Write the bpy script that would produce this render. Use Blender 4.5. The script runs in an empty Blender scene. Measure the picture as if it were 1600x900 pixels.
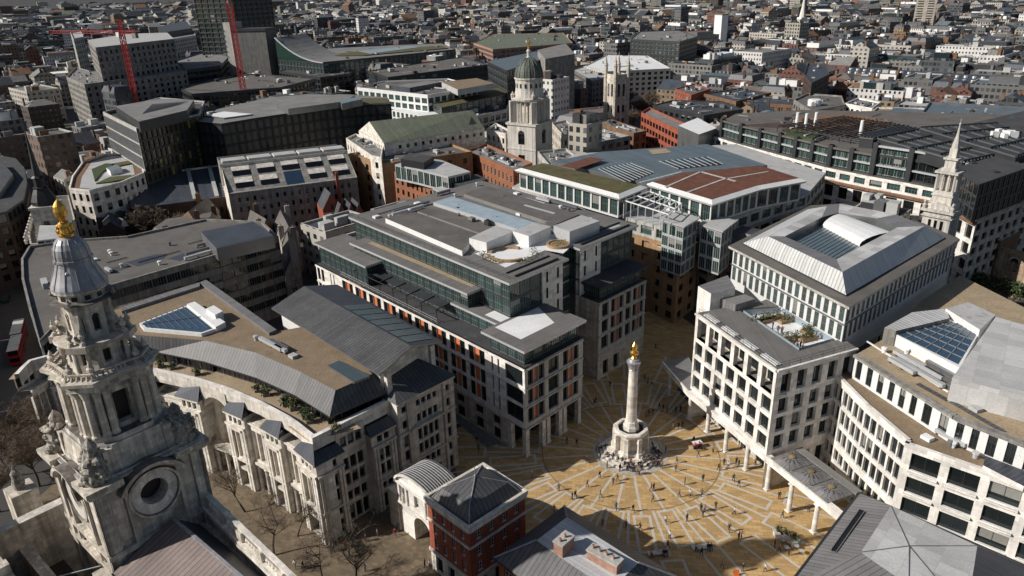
import bpy, math, random
from mathutils import Vector, Matrix
rnd = random.Random(11)
C = bpy.context.scene.collection
PI = math.pi
# ---------------------------------------------------------------- camera model (metres, camera 85 m up at the origin)
FPX, PITCH, ROLL, CAMH = 1150.0, math.atan(480/1150), -0.027, 85.0
_f = Vector((0, math.cos(PITCH), -math.sin(PITCH))); _u = Vector((0, math.sin(PITCH), math.cos(PITCH))); _x = Vector((1, 0, 0))
CX = _x*math.cos(ROLL) + _u*math.sin(ROLL); CU = -_x*math.sin(ROLL) + _u*math.cos(ROLL)
CAM = Vector((0, 0, CAMH))
def at(px, py, z=0.0):
    """point of the place seen at photo position px,py (1600 wide) on the level z"""
    d = CX*(px-800) + CU*(450-py) + _f*FPX
    return CAM + d*((z-CAMH)/d.z)
def proj(p):
    v = Vector(p)-CAM; k = v.dot(_f)
    return (800+FPX*v.dot(CX)/k, 450-FPX*v.dot(CU)/k) if k > 1 else None
def L2(pts, z): return [at(x, y, z).xy for x, y in pts]
def V2(x, y): return Vector((x, y))
def ccw(p):
    a = sum(p[i-1].x*p[i].y-p[i].x*p[i-1].y for i in range(len(p)))
    return list(p) if a > 0 else list(reversed(p))
def inset(poly, d):
    n = len(poly); out = []
    for i in range(n):
        a, b, c = poly[i-1], poly[i], poly[(i+1) % n]
        e1 = (b-a).normalized(); e2 = (c-b).normalized()
        n1 = V2(-e1.y, e1.x); n2 = V2(-e2.y, e2.x)
        m = n1+n2
        k = m.length_squared
        out.append(b + m*(2*d/k if k > .25 else d*2))
    return out
# ---------------------------------------------------------------- materials
MATS = {}
def M(name, col, rough=.85, metal=0., var=.22, scale=.25, streak=0., seam=0., seamw=.08, seamd=.55, brick=None, fine=.12, bump=0., rand=0., spots=None, spec=None, mortar=.7):
    m = bpy.data.materials.new(name); m.use_nodes = True; N = m.node_tree.nodes; K = m.node_tree.links
    b = N['Principled BSDF']; b.inputs['Roughness'].default_value = rough; b.inputs['Metallic'].default_value = metal
    if spec is not None: b.inputs['Specular IOR Level'].default_value = spec
    geo = N.new('ShaderNodeNewGeometry'); uv = N.new('ShaderNodeUVMap')
    def noise(vec, sc, det=4, ro=.6):
        n = N.new('ShaderNodeTexNoise'); n.inputs['Scale'].default_value = sc; n.inputs['Detail'].default_value = det; n.inputs['Roughness'].default_value = ro
        K.new(vec, n.inputs['Vector']); return n.outputs['Fac']
    def ramp(v, a, b_, lo, hi):
        r = N.new('ShaderNodeMapRange'); r.inputs[1].default_value = a; r.inputs[2].default_value = b_; r.inputs[3].default_value = lo; r.inputs[4].default_value = hi
        K.new(v, r.inputs[0]); return r.outputs[0]
    def mth(op, a, b_=None):
        r = N.new('ShaderNodeMath'); r.operation = op
        for i, v in enumerate((a, b_)):
            if v is None: continue
            if isinstance(v, (int, float)): r.inputs[i].default_value = v
            else: K.new(v, r.inputs[i])
        return r.outputs[0]
    def mapping(vec, s):
        mp = N.new('ShaderNodeMapping'); mp.inputs['Scale'].default_value = s; K.new(vec, mp.inputs[0]); return mp.outputs[0]
    pos = geo.outputs['Position']
    fac = ramp(noise(pos, scale, 5), .25, .75, 1-var, 1+var)
    if fine: fac = mth('MULTIPLY', fac, ramp(noise(pos, 3.1, 3), .25, .75, 1-fine, 1+fine))
    if streak:
        fac = mth('MULTIPLY', fac, ramp(noise(mapping(pos, (1.3, 1.3, .07)), 1.0, 4, .7), .38, .62, 1-streak, 1.0+streak*.15))
    if rand:
        oi = N.new('ShaderNodeObjectInfo'); fac = mth('MULTIPLY', fac, ramp(oi.outputs['Random'], 0, 1, 1-rand, 1+rand))
    hgt = None
    if seam:
        sx = N.new('ShaderNodeSeparateXYZ'); K.new(uv.outputs[0], sx.inputs[0])
        fr = mth('FRACT', mth('MULTIPLY', sx.outputs[0], 1/seam))
        ls = mth('LESS_THAN', fr, seamw); hgt = ls
        fac = mth('MULTIPLY', fac, ramp(ls, 0, 1, 1, seamd))
        # each sheet of the roof weathers by itself
        fl = mth('FLOOR', mth('MULTIPLY', sx.outputs[0], 1/seam)); wn = N.new('ShaderNodeTexWhiteNoise'); wn.noise_dimensions = '1D'; K.new(fl, wn.inputs['W'])
        fac = mth('MULTIPLY', fac, ramp(wn.outputs['Value'], 0, 1, .88, 1.1))
    if brick:
        bt = N.new('ShaderNodeTexBrick'); bt.inputs['Scale'].default_value = 1; bt.inputs['Brick Width'].default_value = brick[0]; bt.inputs['Row Height'].default_value = brick[1]
        bt.inputs['Mortar Size'].default_value = brick[2] if len(brick) > 2 else .03
        bt.inputs['Color1'].default_value = (.78, .78, .78, 1); bt.inputs['Color2'].default_value = (1.18, 1.18, 1.18, 1); bt.inputs['Mortar'].default_value = (mortar,)*3+(1,)
        K.new(uv.outputs[0], bt.inputs['Vector']); fac = mth('MULTIPLY', fac, bt.outputs['Color'])
    cm = N.new('ShaderNodeMix'); cm.data_type = 'RGBA'; cm.blend_type = 'MULTIPLY'; cm.inputs[0].default_value = 1
    cm.inputs[6].default_value = (*col, 1); K.new(fac, cm.inputs[7]); out = cm.outputs[2]
    if spots:   # (colour, noise scale, threshold)
        f2 = ramp(noise(pos, spots[1], 5, .65), spots[2], spots[2]+.08, 0, 1)
        c2 = N.new('ShaderNodeMix'); c2.data_type = 'RGBA'; K.new(f2, c2.inputs[0]); K.new(out, c2.inputs[6]); c2.inputs[7].default_value = (*spots[0], 1); out = c2.outputs[2]
    K.new(out, b.inputs['Base Color'])
    if bump or hgt is not None:
        bp = N.new('ShaderNodeBump'); bp.inputs['Strength'].default_value = bump or .4; bp.inputs['Distance'].default_value = .12
        K.new(hgt if hgt is not None else noise(pos, 2.2, 5), bp.inputs['Height']); K.new(bp.outputs[0], b.inputs['Normal'])
    MATS[name] = m
    return m
def glassmat(name, col, blind=.12, blindc=(.3, .29, .26), rough=.06, bright=.5):
    m = bpy.data.materials.new(name); m.use_nodes = True; N = m.node_tree.nodes; K = m.node_tree.links
    b = N['Principled BSDF']; b.inputs['Roughness'].default_value = rough; b.inputs['IOR'].default_value = 1.52
    oi = N.new('ShaderNodeObjectInfo'); geo = N.new('ShaderNodeNewGeometry'); n = N.new('ShaderNodeTexNoise'); n.inputs['Scale'].default_value = .45; n.inputs['Detail'].default_value = 2
    K.new(geo.outputs['Position'], n.inputs['Vector'])
    ad = N.new('ShaderNodeMath'); ad.operation = 'MULTIPLY_ADD'; ad.inputs[1].default_value = .35; K.new(n.outputs['Fac'], ad.inputs[0]); K.new(oi.outputs['Random'], ad.inputs[2])
    r = N.new('ShaderNodeValToRGB'); e = r.color_ramp.elements
    e[0].position = 0; e[0].color = (*[c*.45 for c in col], 1); e[1].position = .75; e[1].color = (*col, 1)
    x = e.new(1.17-blind); x.color = (*[c*(1+bright) for c in col], 1); x = e.new(min(1, 1.2-blind)); x.color = (*blindc, 1)
    mp = N.new('ShaderNodeMapRange'); mp.inputs[1].default_value = .1; mp.inputs[2].default_value = 1.25; K.new(ad.outputs[0], mp.inputs[0]); K.new(mp.outputs[0], r.inputs[0])
    K.new(r.outputs[0], b.inputs['Base Color']); MATS[name] = m
def farmat(name, wall, ww=3.2, wh=3.4, fx=.5, fy=.5, glass=(.02, .025, .03)):
    """far-off wall: storeys of dark panes let into the wall colour (metres, along the wall)"""
    m = bpy.data.materials.new(name); m.use_nodes = True; N = m.node_tree.nodes; K = m.node_tree.links
    b = N['Principled BSDF']; uv = N.new('ShaderNodeUVMap'); sx = N.new('ShaderNodeSeparateXYZ'); K.new(uv.outputs[0], sx.inputs[0])
    def mth(op, a, b_=None):
        r = N.new('ShaderNodeMath'); r.operation = op
        for i, v in enumerate((a, b_)):
            if v is None: continue
            if isinstance(v, (int, float)): r.inputs[i].default_value = v
            else: K.new(v, r.inputs[i])
        return r.outputs[0]
    a = mth('LESS_THAN', mth('FRACT', mth('MULTIPLY', sx.outputs[0], 1/ww)), fx); c = mth('LESS_THAN', mth('FRACT', mth('MULTIPLY', sx.outputs[1], 1/wh)), fy)
    f = mth('MULTIPLY', a, c)
    wn = N.new('ShaderNodeTexWhiteNoise'); wn.noise_dimensions = '2D'; cb = N.new('ShaderNodeCombineXYZ')
    K.new(mth('FLOOR', mth('MULTIPLY', sx.outputs[0], 1/ww)), cb.inputs[0]); K.new(mth('FLOOR', mth('MULTIPLY', sx.outputs[1], 1/wh)), cb.inputs[1]); K.new(cb.outputs[0], wn.inputs['Vector'])
    g = N.new('ShaderNodeMix'); g.data_type = 'RGBA'; K.new(mth('POWER', wn.outputs['Value'], 3), g.inputs[0]); g.inputs[6].default_value = (*glass, 1); g.inputs[7].default_value = (.16, .17, .17, 1)
    no = N.new('ShaderNodeTexNoise'); no.inputs['Scale'].default_value = .08; no.inputs['Detail'].default_value = 4; geo = N.new('ShaderNodeNewGeometry'); K.new(geo.outputs['Position'], no.inputs['Vector'])
    oi = N.new('ShaderNodeObjectInfo'); hv = mth('MULTIPLY', mth('MULTIPLY_ADD', no.outputs['Fac'], .7), 1); 
    w = N.new('ShaderNodeMix'); w.data_type = 'RGBA'; w.inputs[6].default_value = (*[v*.6 for v in wall], 1); w.inputs[7].default_value = (*[v*1.25 for v in wall], 1); K.new(no.outputs['Fac'], w.inputs[0])
    x = N.new('ShaderNodeMix'); x.data_type = 'RGBA'; K.new(f, x.inputs[0]); K.new(w.outputs[2], x.inputs[6]); K.new(g.outputs[2], x.inputs[7]); K.new(x.outputs[2], b.inputs['Base Color'])
    rr = N.new('ShaderNodeMapRange'); K.new(f, rr.inputs[0]); rr.inputs[3].default_value = .85; rr.inputs[4].default_value = .12; K.new(rr.outputs[0], b.inputs['Roughness'])
    MATS[name] = m
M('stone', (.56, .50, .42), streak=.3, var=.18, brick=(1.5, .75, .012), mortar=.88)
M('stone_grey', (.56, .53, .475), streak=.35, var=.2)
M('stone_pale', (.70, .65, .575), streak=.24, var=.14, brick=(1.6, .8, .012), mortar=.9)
M('stone_old', (.62, .56, .475), streak=.42, var=.28, scale=.5, brick=(1.1, .55, .015), mortar=.8, bump=.15)
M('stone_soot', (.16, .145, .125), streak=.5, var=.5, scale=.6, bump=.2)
M('stone_carved', (.33, .30, .255), streak=.5, var=.7, scale=2.4, fine=.5, bump=.5)
M('white_stone', (.75, .715, .66), var=.07, streak=.12, brick=(1.8, .9, .012), mortar=.9)
M('white_paint', (.72, .72, .70), rough=.5, var=.07, streak=.08)
M('concrete', (.27, .255, .23), streak=.35, var=.2, brick=(2.6, 1.6, .02), mortar=.8)
M('concrete_dark', (.17, .165, .155), streak=.3, var=.25)
M('concrete_pale', (.46, .445, .41), streak=.3, var=.18)
M('brick_red', (.30, .080, .042), var=.25, streak=.2, brick=(.6, .2, .02), mortar=1.25)
M('brick_orange', (.27, .105, .05), var=.2, streak=.15, brick=(.6, .2, .02), mortar=1.2)
M('brick_brown', (.19, .105, .058), var=.25, streak=.25, brick=(.6, .2, .02), mortar=1.2)
M('brick_tan', (.33, .20, .105), var=.2, streak=.2, brick=(.6, .2, .02), mortar=1.15)
M('brick_dark', (.07, .045, .035), var=.25, streak=.2, brick=(.6, .2, .02), mortar=1.2)
M('brick_pink', (.36, .21, .155), var=.25, streak=.2, brick=(.6, .2, .02), mortar=1.2)
M('terracotta', (.60, .17, .055), var=.1, rough=.6)
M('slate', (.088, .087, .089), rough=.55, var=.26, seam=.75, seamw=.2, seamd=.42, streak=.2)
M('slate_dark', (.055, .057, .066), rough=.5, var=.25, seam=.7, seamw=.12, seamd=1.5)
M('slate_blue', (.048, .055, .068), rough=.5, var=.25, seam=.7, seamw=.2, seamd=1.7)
M('lead', (.36, .36, .38), rough=.45, metal=.25, var=.3, streak=.3, seam=0)
M('lead_roof', (.20, .155, .14), rough=.55, var=.3, seam=.7, seamw=.18, seamd=.5)
M('zinc', (.19, .183, .183), rough=.5, var=.14, seam=.75, seamw=.16, seamd=.5)
M('zinc_pale', (.50, .50, .505), rough=.4, metal=0, var=.12, seam=.6, seamw=.13, seamd=.7)
M('zinc_ribbed', (.52, .52, .515), rough=.45, metal=0, var=.1, seam=.85, seamw=.3, seamd=.62)
M('sheet_pale', (.45, .445, .435), rough=.6, var=.2, scale=.12, brick=(2.6, 3.4, .03), mortar=.8)
M('roof_membrane', (.115, .104, .094), var=.28, scale=.16, fine=.18, spots=((.145, .13, .118), .22, .58))
M('roof_deck', (.15, .142, .134), var=.18, seam=.5, seamw=.2, seamd=.78)
M('roof_grey', (.19, .185, .178), var=.25, scale=.14, spots=((.11, .105, .10), .3, .6))
M('roof_dark', (.050, .050, .052), var=.35, scale=.14, spots=((.10, .098, .094), .25, .6))
M('roof_pale', (.40, .40, .39), var=.15, scale=.2, spots=((.30, .29, .27), .35, .58))
M('roof_white', (.74, .74, .73), rough=.6, var=.1, scale=.2)
M('gravel', (.215, .158, .100), var=.2, scale=.3, fine=.3, bump=.35, spots=((.15, .108, .07), .35, .6))
M('gravel_pale', (.33, .255, .165), var=.18, scale=.3, fine=.25, bump=.3, spots=((.25, .19, .12), .4, .62))
M('sedum', (.125, .045, .025), var=.4, scale=.5, fine=.4, bump=.5, spots=((.10, .070, .03), .35, .6))
M('sedum_green', (.085, .08, .03), var=.4, scale=.4, fine=.4, bump=.5, spots=((.13, .06, .03), .3, .56))
M('metal_bluegrey', (.115, .145, .165), rough=.5, var=.15, seam=1.1, seamw=.06, seamd=.75)
M('copper_green', (.150, .165, .118), rough=.7, var=.16, streak=.2, seam=1.0, seamw=.1, seamd=.85)
M('copper_dome', (.10, .115, .092), rough=.6, var=.3, streak=.4)
M('steel', (.22, .225, .23), rough=.4, metal=.6, var=.15)
M('steel_pale', (.52, .53, .54), rough=.4, metal=.3, var=.1)
M('steel_dark', (.035, .037, .04), rough=.45, var=.25)
M('black_metal', (.012, .012, .014), rough=.5, var=.3)
M('frame_grey', (.20, .205, .20), rough=.5, var=.1)
M('frame_white', (.62, .62, .60), rough=.5, var=.08)
M('frame_dark', (.03, .032, .034), rough=.5, var=.1)
M('gold', (.75, .43, .09), rough=.3, metal=.85, var=.25, scale=3)
M('gold_bronze', (.25, .18, .08), rough=.5, metal=.2, var=.3)
M('paving', (.445, .295, .13), var=.16, scale=.16, fine=.16, brick=(1.5, .75, .03), mortar=.68, spots=((.38, .235, .09), .45, .62))
M('paving_line', (.49, .45, .385), var=.12, scale=.6, fine=.14)
M('paving_pale', (.40, .36, .30), var=.2, scale=.3, brick=(1.0, .5, .02), mortar=.85)
M('paving_yard', (.155, .117, .075), var=.25, scale=.25, brick=(.9, .6, .02), mortar=.85, spots=((.115, .085, .055), .3, .58))
M('paving_seam', (.16, .12, .08), var=.2)
M('asphalt', (.034, .034, .036), var=.25, scale=.3, fine=.2)
M('pavement', (.17, .16, .145), var=.2, scale=.3, brick=(.9, .6, .02), mortar=.85)
M('road_paint', (.62, .6, .55), var=.15)
M('city_ground', (.06, .056, .052), var=.4, scale=.02, fine=.2, spots=((.055, .055, .057), .03, .55))
M('hillside', (.05, .046, .043), var=.5, scale=.02, fine=.3, spots=((.11, .10, .093), .035, .6))
M('ruin_stone', (.44, .32, .22), var=.35, streak=.35, scale=.6, brick=(.7, .35, .03), mortar=.75)
M('bark', (.060, .046, .034), var=.3, bump=.3)
M('twig', (.105, .078, .055), var=.3, scale=.6)
M('twig_pale', (.15, .108, .07), var=.3, scale=.4)
M('leaf', (.050, .075, .022), rough=.6, var=.5, scale=1.2, fine=.4)
M('leaf_olive', (.085, .088, .030), rough=.6, var=.5, scale=1.2, fine=.4)
M('hedge', (.040, .060, .020), var=.5, scale=1.5, fine=.5, bump=.6)
M('timber', (.33, .22, .12), var=.2)
M('crane_red', (.36, .026, .026), rough=.45, var=.15)
M('bus_red_shaded', (.25, .012, .014), rough=.3, var=.1)  # red darkened: the shade of the street put into the bus paint
M('sign_blue', (.02, .10, .42), rough=.4, var=.08)
M('skin', (.42, .26, .19), var=.1); M('cloth_black', (.012, .012, .014), var=.3); M('cloth_navy', (.018, .024, .05), var=.2); M('cloth_grey', (.09, .09, .095), var=.2)
M('cloth_red', (.32, .025, .03), var=.2); M('cloth_white', (.62, .6, .57), var=.1); M('cloth_tan', (.26, .18, .11), var=.2); M('cloth_denim', (.05, .075, .13), var=.2); M('cloth_teal', (.03, .09, .10), var=.2)
M('hair', (.025, .017, .012), var=.3)
M('canvas_teal', (.05, .10, .095), var=.2); M('orange_board', (.62, .14, .03), var=.1); M('rubber', (.015, .015, .015))
glassmat('glass', (.016, .022, .023), blind=.2, blindc=(.16, .17, .165)); glassmat('glass_teal', (.030, .065, .062), blind=.15, blindc=(.22, .30, .28))
glassmat('glass_cool', (.040, .060, .070), blind=.2, blindc=(.45, .52, .52)); glassmat('glass_black', (.008, .010, .011), blind=.14, blindc=(.09, .09, .085))
M('blind', (.22, .215, .195), var=.1)
glassmat('glass_green', (.022, .05, .04), blind=.1, blindc=(.10, .26, .2)); glassmat('glass_gold', (.07, .052, .014), blind=.34, blindc=(.40, .31, .06))
glassmat('glass_roof', (.045, .085, .14), blind=.02, blindc=(.1, .15, .2), rough=.15); glassmat('glass_roof_grey', (.10, .135, .15), blind=.02, rough=.2)
glassmat('glass_roof_pale', (.30, .36, .40), blind=.02, rough=.25)
FW = []
for i, (c, f) in enumerate([((.36, .33, .28), .55), ((.17, .115, .085), .5), ((.17, .070, .050), .5), ((.44, .41, .36), .5), ((.15, .147, .143), .7), ((.075, .082, .085), .82), ((.26, .19, .12), .5), ((.62, .60, .57), .45), ((.075, .058, .05), .55), ((.22, .21, .19), .6)]):
    farmat('far_wall_%d' % i, c, ww=rnd.uniform(2.6, 4), wh=rnd.uniform(3.2, 3.8), fx=f, fy=rnd.uniform(.42, .6)); FW.append('far_wall_%d' % i)
# ---------------------------------------------------------------- mesh builder
ZM = None; RS = None
class MB:
    def __init__(s): s.v = []; s.f = []; s.m = []; s.u = []; s.s = []; s.mats = []
    def mi(s, m):
        if m not in s.mats: s.mats.append(m)
        return s.mats.index(m)
    def face(s, pts, m, smooth=False, uv=None):
        pts = [Vector(p) for p in pts]
        n = Vector((0, 0, 0))
        for i in range(len(pts)):
            a, b = pts[i-1], pts[i]
            n += Vector(((a.y-b.y)*(a.z+b.z), (a.z-b.z)*(a.x+b.x), (a.x-b.x)*(a.y+b.y)))
        if n.length < 1e-9: return
        n.normalize()
        if uv is None:
            if abs(n.z) > .97:
                e = pts[1]-pts[0]; e.z = 0; u = e.normalized() if e.length > 1e-6 else Vector((1, 0, 0)); w = Vector((-u.y, u.x, 0))
            else:
                u = Vector((-n.y, n.x, 0)).normalized(); w = n.cross(u)
            uv = [(p.dot(u), p.dot(w)) for p in pts]
        k = len(s.v); s.v += [tuple(p) for p in pts]; s.f.append(tuple(range(k, k+len(pts)))); s.m.append(s.mi(m)); s.u += uv; s.s.append(smooth)
    def prism(s, poly, z0, z1, m, top=None, bot=False):
        poly = ccw(poly); n = len(poly)
        for i in range(n):
            a, b = poly[i], poly[(i+1) % n]
            s.face([(a.x, a.y, z0), (b.x, b.y, z0), (b.x, b.y, z1), (a.x, a.y, z1)], m)
        s.face([(p.x, p.y, z1) for p in poly], top or m)
        if bot: s.face([(p.x, p.y, z0) for p in reversed(poly)], m)
    def box(s, c, sx, sy, z0, z1, m, ang=0., top=None, bot=False):
        ca, sa = math.cos(ang), math.sin(ang)
        s.prism([V2(c[0]+ca*x*sx/2-sa*y*sy/2, c[1]+sa*x*sx/2+ca*y*sy/2) for x, y in ((-1, -1), (1, -1), (1, 1), (-1, 1))], z0, z1, m, top, bot)
    def bar(s, a, b, w, h, m):
        """square bar from a to b (3D)"""
        a = Vector(a); b = Vector(b); d = (b-a)
        if d.length < 1e-6: return
        d.normalize(); up = Vector((0, 0, 1)) if abs(d.z) < .95 else Vector((0, 1, 0)); x = d.cross(up).normalized(); y = x.cross(d)
        q = [x*w/2*i+y*h/2*j for i, j in ((-1, -1), (1, -1), (1, 1), (-1, 1))]
        for i in range(4): s.face([a+q[i], b+q[i], b+q[(i+1) % 4], a+q[(i+1) % 4]][::-1], m)
        s.face([a+k for k in q], m); s.face([b+k for k in reversed(q)], m)
    def lathe(s, c, prof, m, n=16, smooth=True, a0=0.):
        cs = [(math.cos(a0+2*PI*i/n), math.sin(a0+2*PI*i/n)) for i in range(n)]
        for (r0, z0), (r1, z1) in zip(prof[:-1], prof[1:]):
            for i in range(n):
                a, b = cs[i], cs[(i+1) % n]
                P = [(c[0]+a[0]*r0, c[1]+a[1]*r0, z0), (c[0]+b[0]*r0, c[1]+b[1]*r0, z0), (c[0]+b[0]*r1, c[1]+b[1]*r1, z1), (c[0]+a[0]*r1, c[1]+a[1]*r1, z1)]
                if r1 < 1e-4: P = P[:3]
                elif r0 < 1e-4: P = [P[0], P[2], P[3]]
                rm = max(r0, r1); t0 = 2*PI*i/n*rm; t1 = 2*PI*(i+1)/n*rm
                s.face(P, m, smooth, [(t0, z0), (t1, z0), (t1, z1), (t0, z1)][:len(P)])
        if prof[-1][0] > 1e-3: s.face([(c[0]+a[0]*prof[-1][0], c[1]+a[1]*prof[-1][0], prof[-1][1]) for a in cs], m)
    def tube(s, pts, rad, m, n=5):
        pts = [Vector(p) for p in pts]; rings = []
        for i, p in enumerate(pts):
            d = (pts[min(i+1, len(pts)-1)]-pts[max(i-1, 0)]).normalized(); up = Vector((0, 0, 1)) if abs(d.z) < .9 else Vector((1, 0, 0))
            x = d.cross(up).normalized(); y = d.cross(x); r = rad[i] if isinstance(rad, (list, tuple)) else rad
            rings.append([p+x*r*math.cos(2*PI*k/n)+y*r*math.sin(2*PI*k/n) for k in range(n)])
        for a, b in zip(rings[:-1], rings[1:]):
            for k in range(n): s.face([a[k], b[k], b[(k+1) % n], a[(k+1) % n]], m, True)
    def mesh(s, name, off=(0, 0, 0)):
        me = bpy.data.meshes.new(name); o = Vector(off); zm = ZM or (lambda z: z)
        rs = RS or (lambda a, b, c: (a, b)); me.from_pydata([(*((lambda q: (q[0]-o.x, q[1]-o.y))(rs(a, b, c))), zm(c)-o.z) for a, b, c in s.v], [], s.f)
        for m in s.mats: me.materials.append(MATS[m])
        me.polygons.foreach_set('material_index', s.m); me.polygons.foreach_set('use_smooth', s.s)
        ul = me.uv_layers.new(name='UVMap'); ul.data.foreach_set('uv', [c for p in s.u for c in p]); me.update()
        return me
def put(name, mesh, parent=None, loc=None):
    o = bpy.data.objects.new(name, mesh); C.objects.link(o)
    if parent is not None: o.parent = parent
    if loc is not None: o.location = loc
    return o
LABELS = {}
def tag(o, label, cat, group=None, kind=None):
    if label: o['label'] = label
    if cat: o['category'] = cat
    if group: o['group'] = group
    if kind: o['kind'] = kind
def structure(name, mb, kind='structure', label=None, cat=None):
    o = put(name, mb.mesh(name)); o['kind'] = kind
    if label: o['label'] = label
    if cat: o['category'] = cat
    return o
WIN = {}
def win_mesh(style, w, h, var=0):
    w = max(.2, round(w*5)/5); h = max(.2, round(h*5)/5)
    k = (style, w, h, var)
    if k in WIN: return WIN[k]
    b = MB(); f, g, nx, ny, fr = dict(plain=('frame_dark', 'glass', 1, 0, .07), pale=('frame_white', 'glass', 1, 1, .09), grid=('frame_dark', 'glass', 1, 0, .07), sash=('frame_white', 'glass', 1, 2, .07),
        curtain=('frame_grey', 'glass_teal', 3, 1, .06), band=('frame_grey', 'glass', 4, 0, .07), single=('frame_grey', 'glass_teal', 0, 0, .06), cool=('steel_pale', 'glass_cool', 0, 1, .06), slit=('frame_dark', 'glass_black', 0, 0, .03),
        dark=('frame_dark', 'glass_black', 1, 0, .06), green=('steel_pale', 'glass_green', 2, 0, .07), gold=('frame_dark', 'glass_gold', 1, 0, .08), shop=('frame_dark', 'glass_black', 2, 1, .1), stonewin=('stone', 'glass_black', 2, 1, .22), blade=('frame_white', 'glass_cool', 1, 0, .12), panel=(None, 'terracotta', 0, 0, 0), louvre=('steel_pale', 'steel_dark', 0, 8, .05))[style]
    b.face([(-w/2, 0, 0), (w/2, 0, 0), (w/2, 0, h), (-w/2, 0, h)], g)
    if var and style in ('plain', 'grid', 'dark', 'sash', 'curtain', 'band', 'pale', 'green', 'blade'): x_ = w*.5-fr; lo_ = h*(.35, .62, .12)[var-1]; b.face([(-x_, -.02, lo_), (x_, -.02, lo_), (x_, -.02, h-fr), (-x_, -.02, h-fr)], 'blind')
    if f:
        t = .06
        def strip(x0, x1, z0, z1):
            b.face([(x0, -t, z0), (x1, -t, z0), (x1, -t, z1), (x0, -t, z1)], f)
            if x1-x0 < z1-z0: b.face([(x0, 0, z0), (x0, -t, z0), (x0, -t, z1), (x0, 0, z1)], f); b.face([(x1, -t, z0), (x1, 0, z0), (x1, 0, z1), (x1, -t, z1)], f)
            else: b.face([(x0, -t, z1), (x1, -t, z1), (x1, 0, z1), (x0, 0, z1)], f)
        strip(-w/2, -w/2+fr, 0, h); strip(w/2-fr, w/2, 0, h); strip(-w/2+fr, w/2-fr, 0, fr); strip(-w/2+fr, w/2-fr, h-fr, h)
        for i in range(nx): x = -w/2+w*(i+1)/(nx+1); strip(x-fr/2, x+fr/2, fr, h-fr)
        t = .05
        for i in range(ny): z = h*(i+1)/(ny+1); strip(-w/2+fr, w/2-fr, z-fr/3, z+fr/3)
    WIN[k] = b.mesh('window_%s' % style); return WIN[k]
ALL = []
class Thing:
    def __init__(s, name, label, cat, loc, group=None, cap=100):
        s.o = bpy.data.objects.new(name, None); C.objects.link(s.o); s.o.empty_display_size = .5
        s.loc = Vector((loc[0], loc[1], loc[2] if len(loc) > 2 else 0)); s.o.location = s.loc
        tag(s.o, label, cat, group); s.p = {}; s.w = []; s.cap = cap; ALL.append(s)
    def __getitem__(s, k):
        if k not in s.p: s.p[k] = MB()
        return s.p[k]
    def one(s, name, mb, parent=None, label=None):
        """a part of its own"""
        o = put(name, mb.mesh(name, s.loc), parent or s.o)
        if label: o['label'] = label
        return o
    def win(s, style, w, h, pos, ang, name='window'):
        n = Vector((math.sin(ang), -math.cos(ang), 0)); d = CAM-Vector(pos); q = proj(pos)
        sc = w*h*max(0, n.dot(d))/d.length**3 if q and -30 < q[0] < 1630 and -30 < q[1] < 930 else 0
        s.w.append((sc, style, w, h, Vector(pos), ang, name))
    def done(s):
        for k, b in s.p.items():
            if b.f: s.one(k.split('#')[0], b)
        by = {}
        for x in s.w: by.setdefault(x[6], []).append(x)
        for nm, L in by.items():
            L.sort(key=lambda t: -t[0])
            for sc, st, w, h, pos, ang, _ in L[:s.cap]:
                wr = rnd.random(); me = win_mesh(st, w, h, 0 if wr > .17 else 1 if wr > .11 else 2 if wr > .03 else 3); o = put(nm, me, s.o); o.location = pos-s.loc; o.rotation_euler = (0, 0, ang)
                w0 = max(.2, round(w*5)/5); h0 = max(.2, round(h*5)/5); o.scale = (w/w0, 1, h/h0)
            rest = L[s.cap:]
            if rest:
                b = MB()
                for sc, st, w, h, pos, ang, _ in rest:
                    me = win_mesh(st, w, h); w0 = max(.2, round(w*5)/5); h0 = max(.2, round(h*5)/5)
                    mt = Matrix.Translation(pos) @ Matrix.Rotation(ang, 4, 'Z') @ Matrix.Diagonal((w/w0, 1, h/h0, 1))
                    names = [m.name for m in me.materials]
                    for p in me.polygons: b.face([mt @ me.vertices[i].co for i in p.vertices], names[p.material_index])
                o = s.one(nm, b); o['kind'] = 'stuff'
        return s.o
def cols_even(Lw, n, frac, style, x0=0., x1=None):
    x1 = Lw if x1 is None else x1; b = (x1-x0)/n
    return [(x0+b*i+b*(1-frac)/2, x0+b*i+b*(1+frac)/2, style) for i in range(n)]
def rows_even(z0, z1, n, lo=.28, hi=.86):
    h = (z1-z0)/n
    return [(z0+h*i+h*lo, z0+h*i+h*hi) for i in range(n)]
def facing(p0, p1, z=15):
    e = (p1-p0).normalized(); n = V2(e.y, -e.x); mid = (p0+p1)/2
    return n.dot(CAM.xy-mid) > 0
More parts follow.
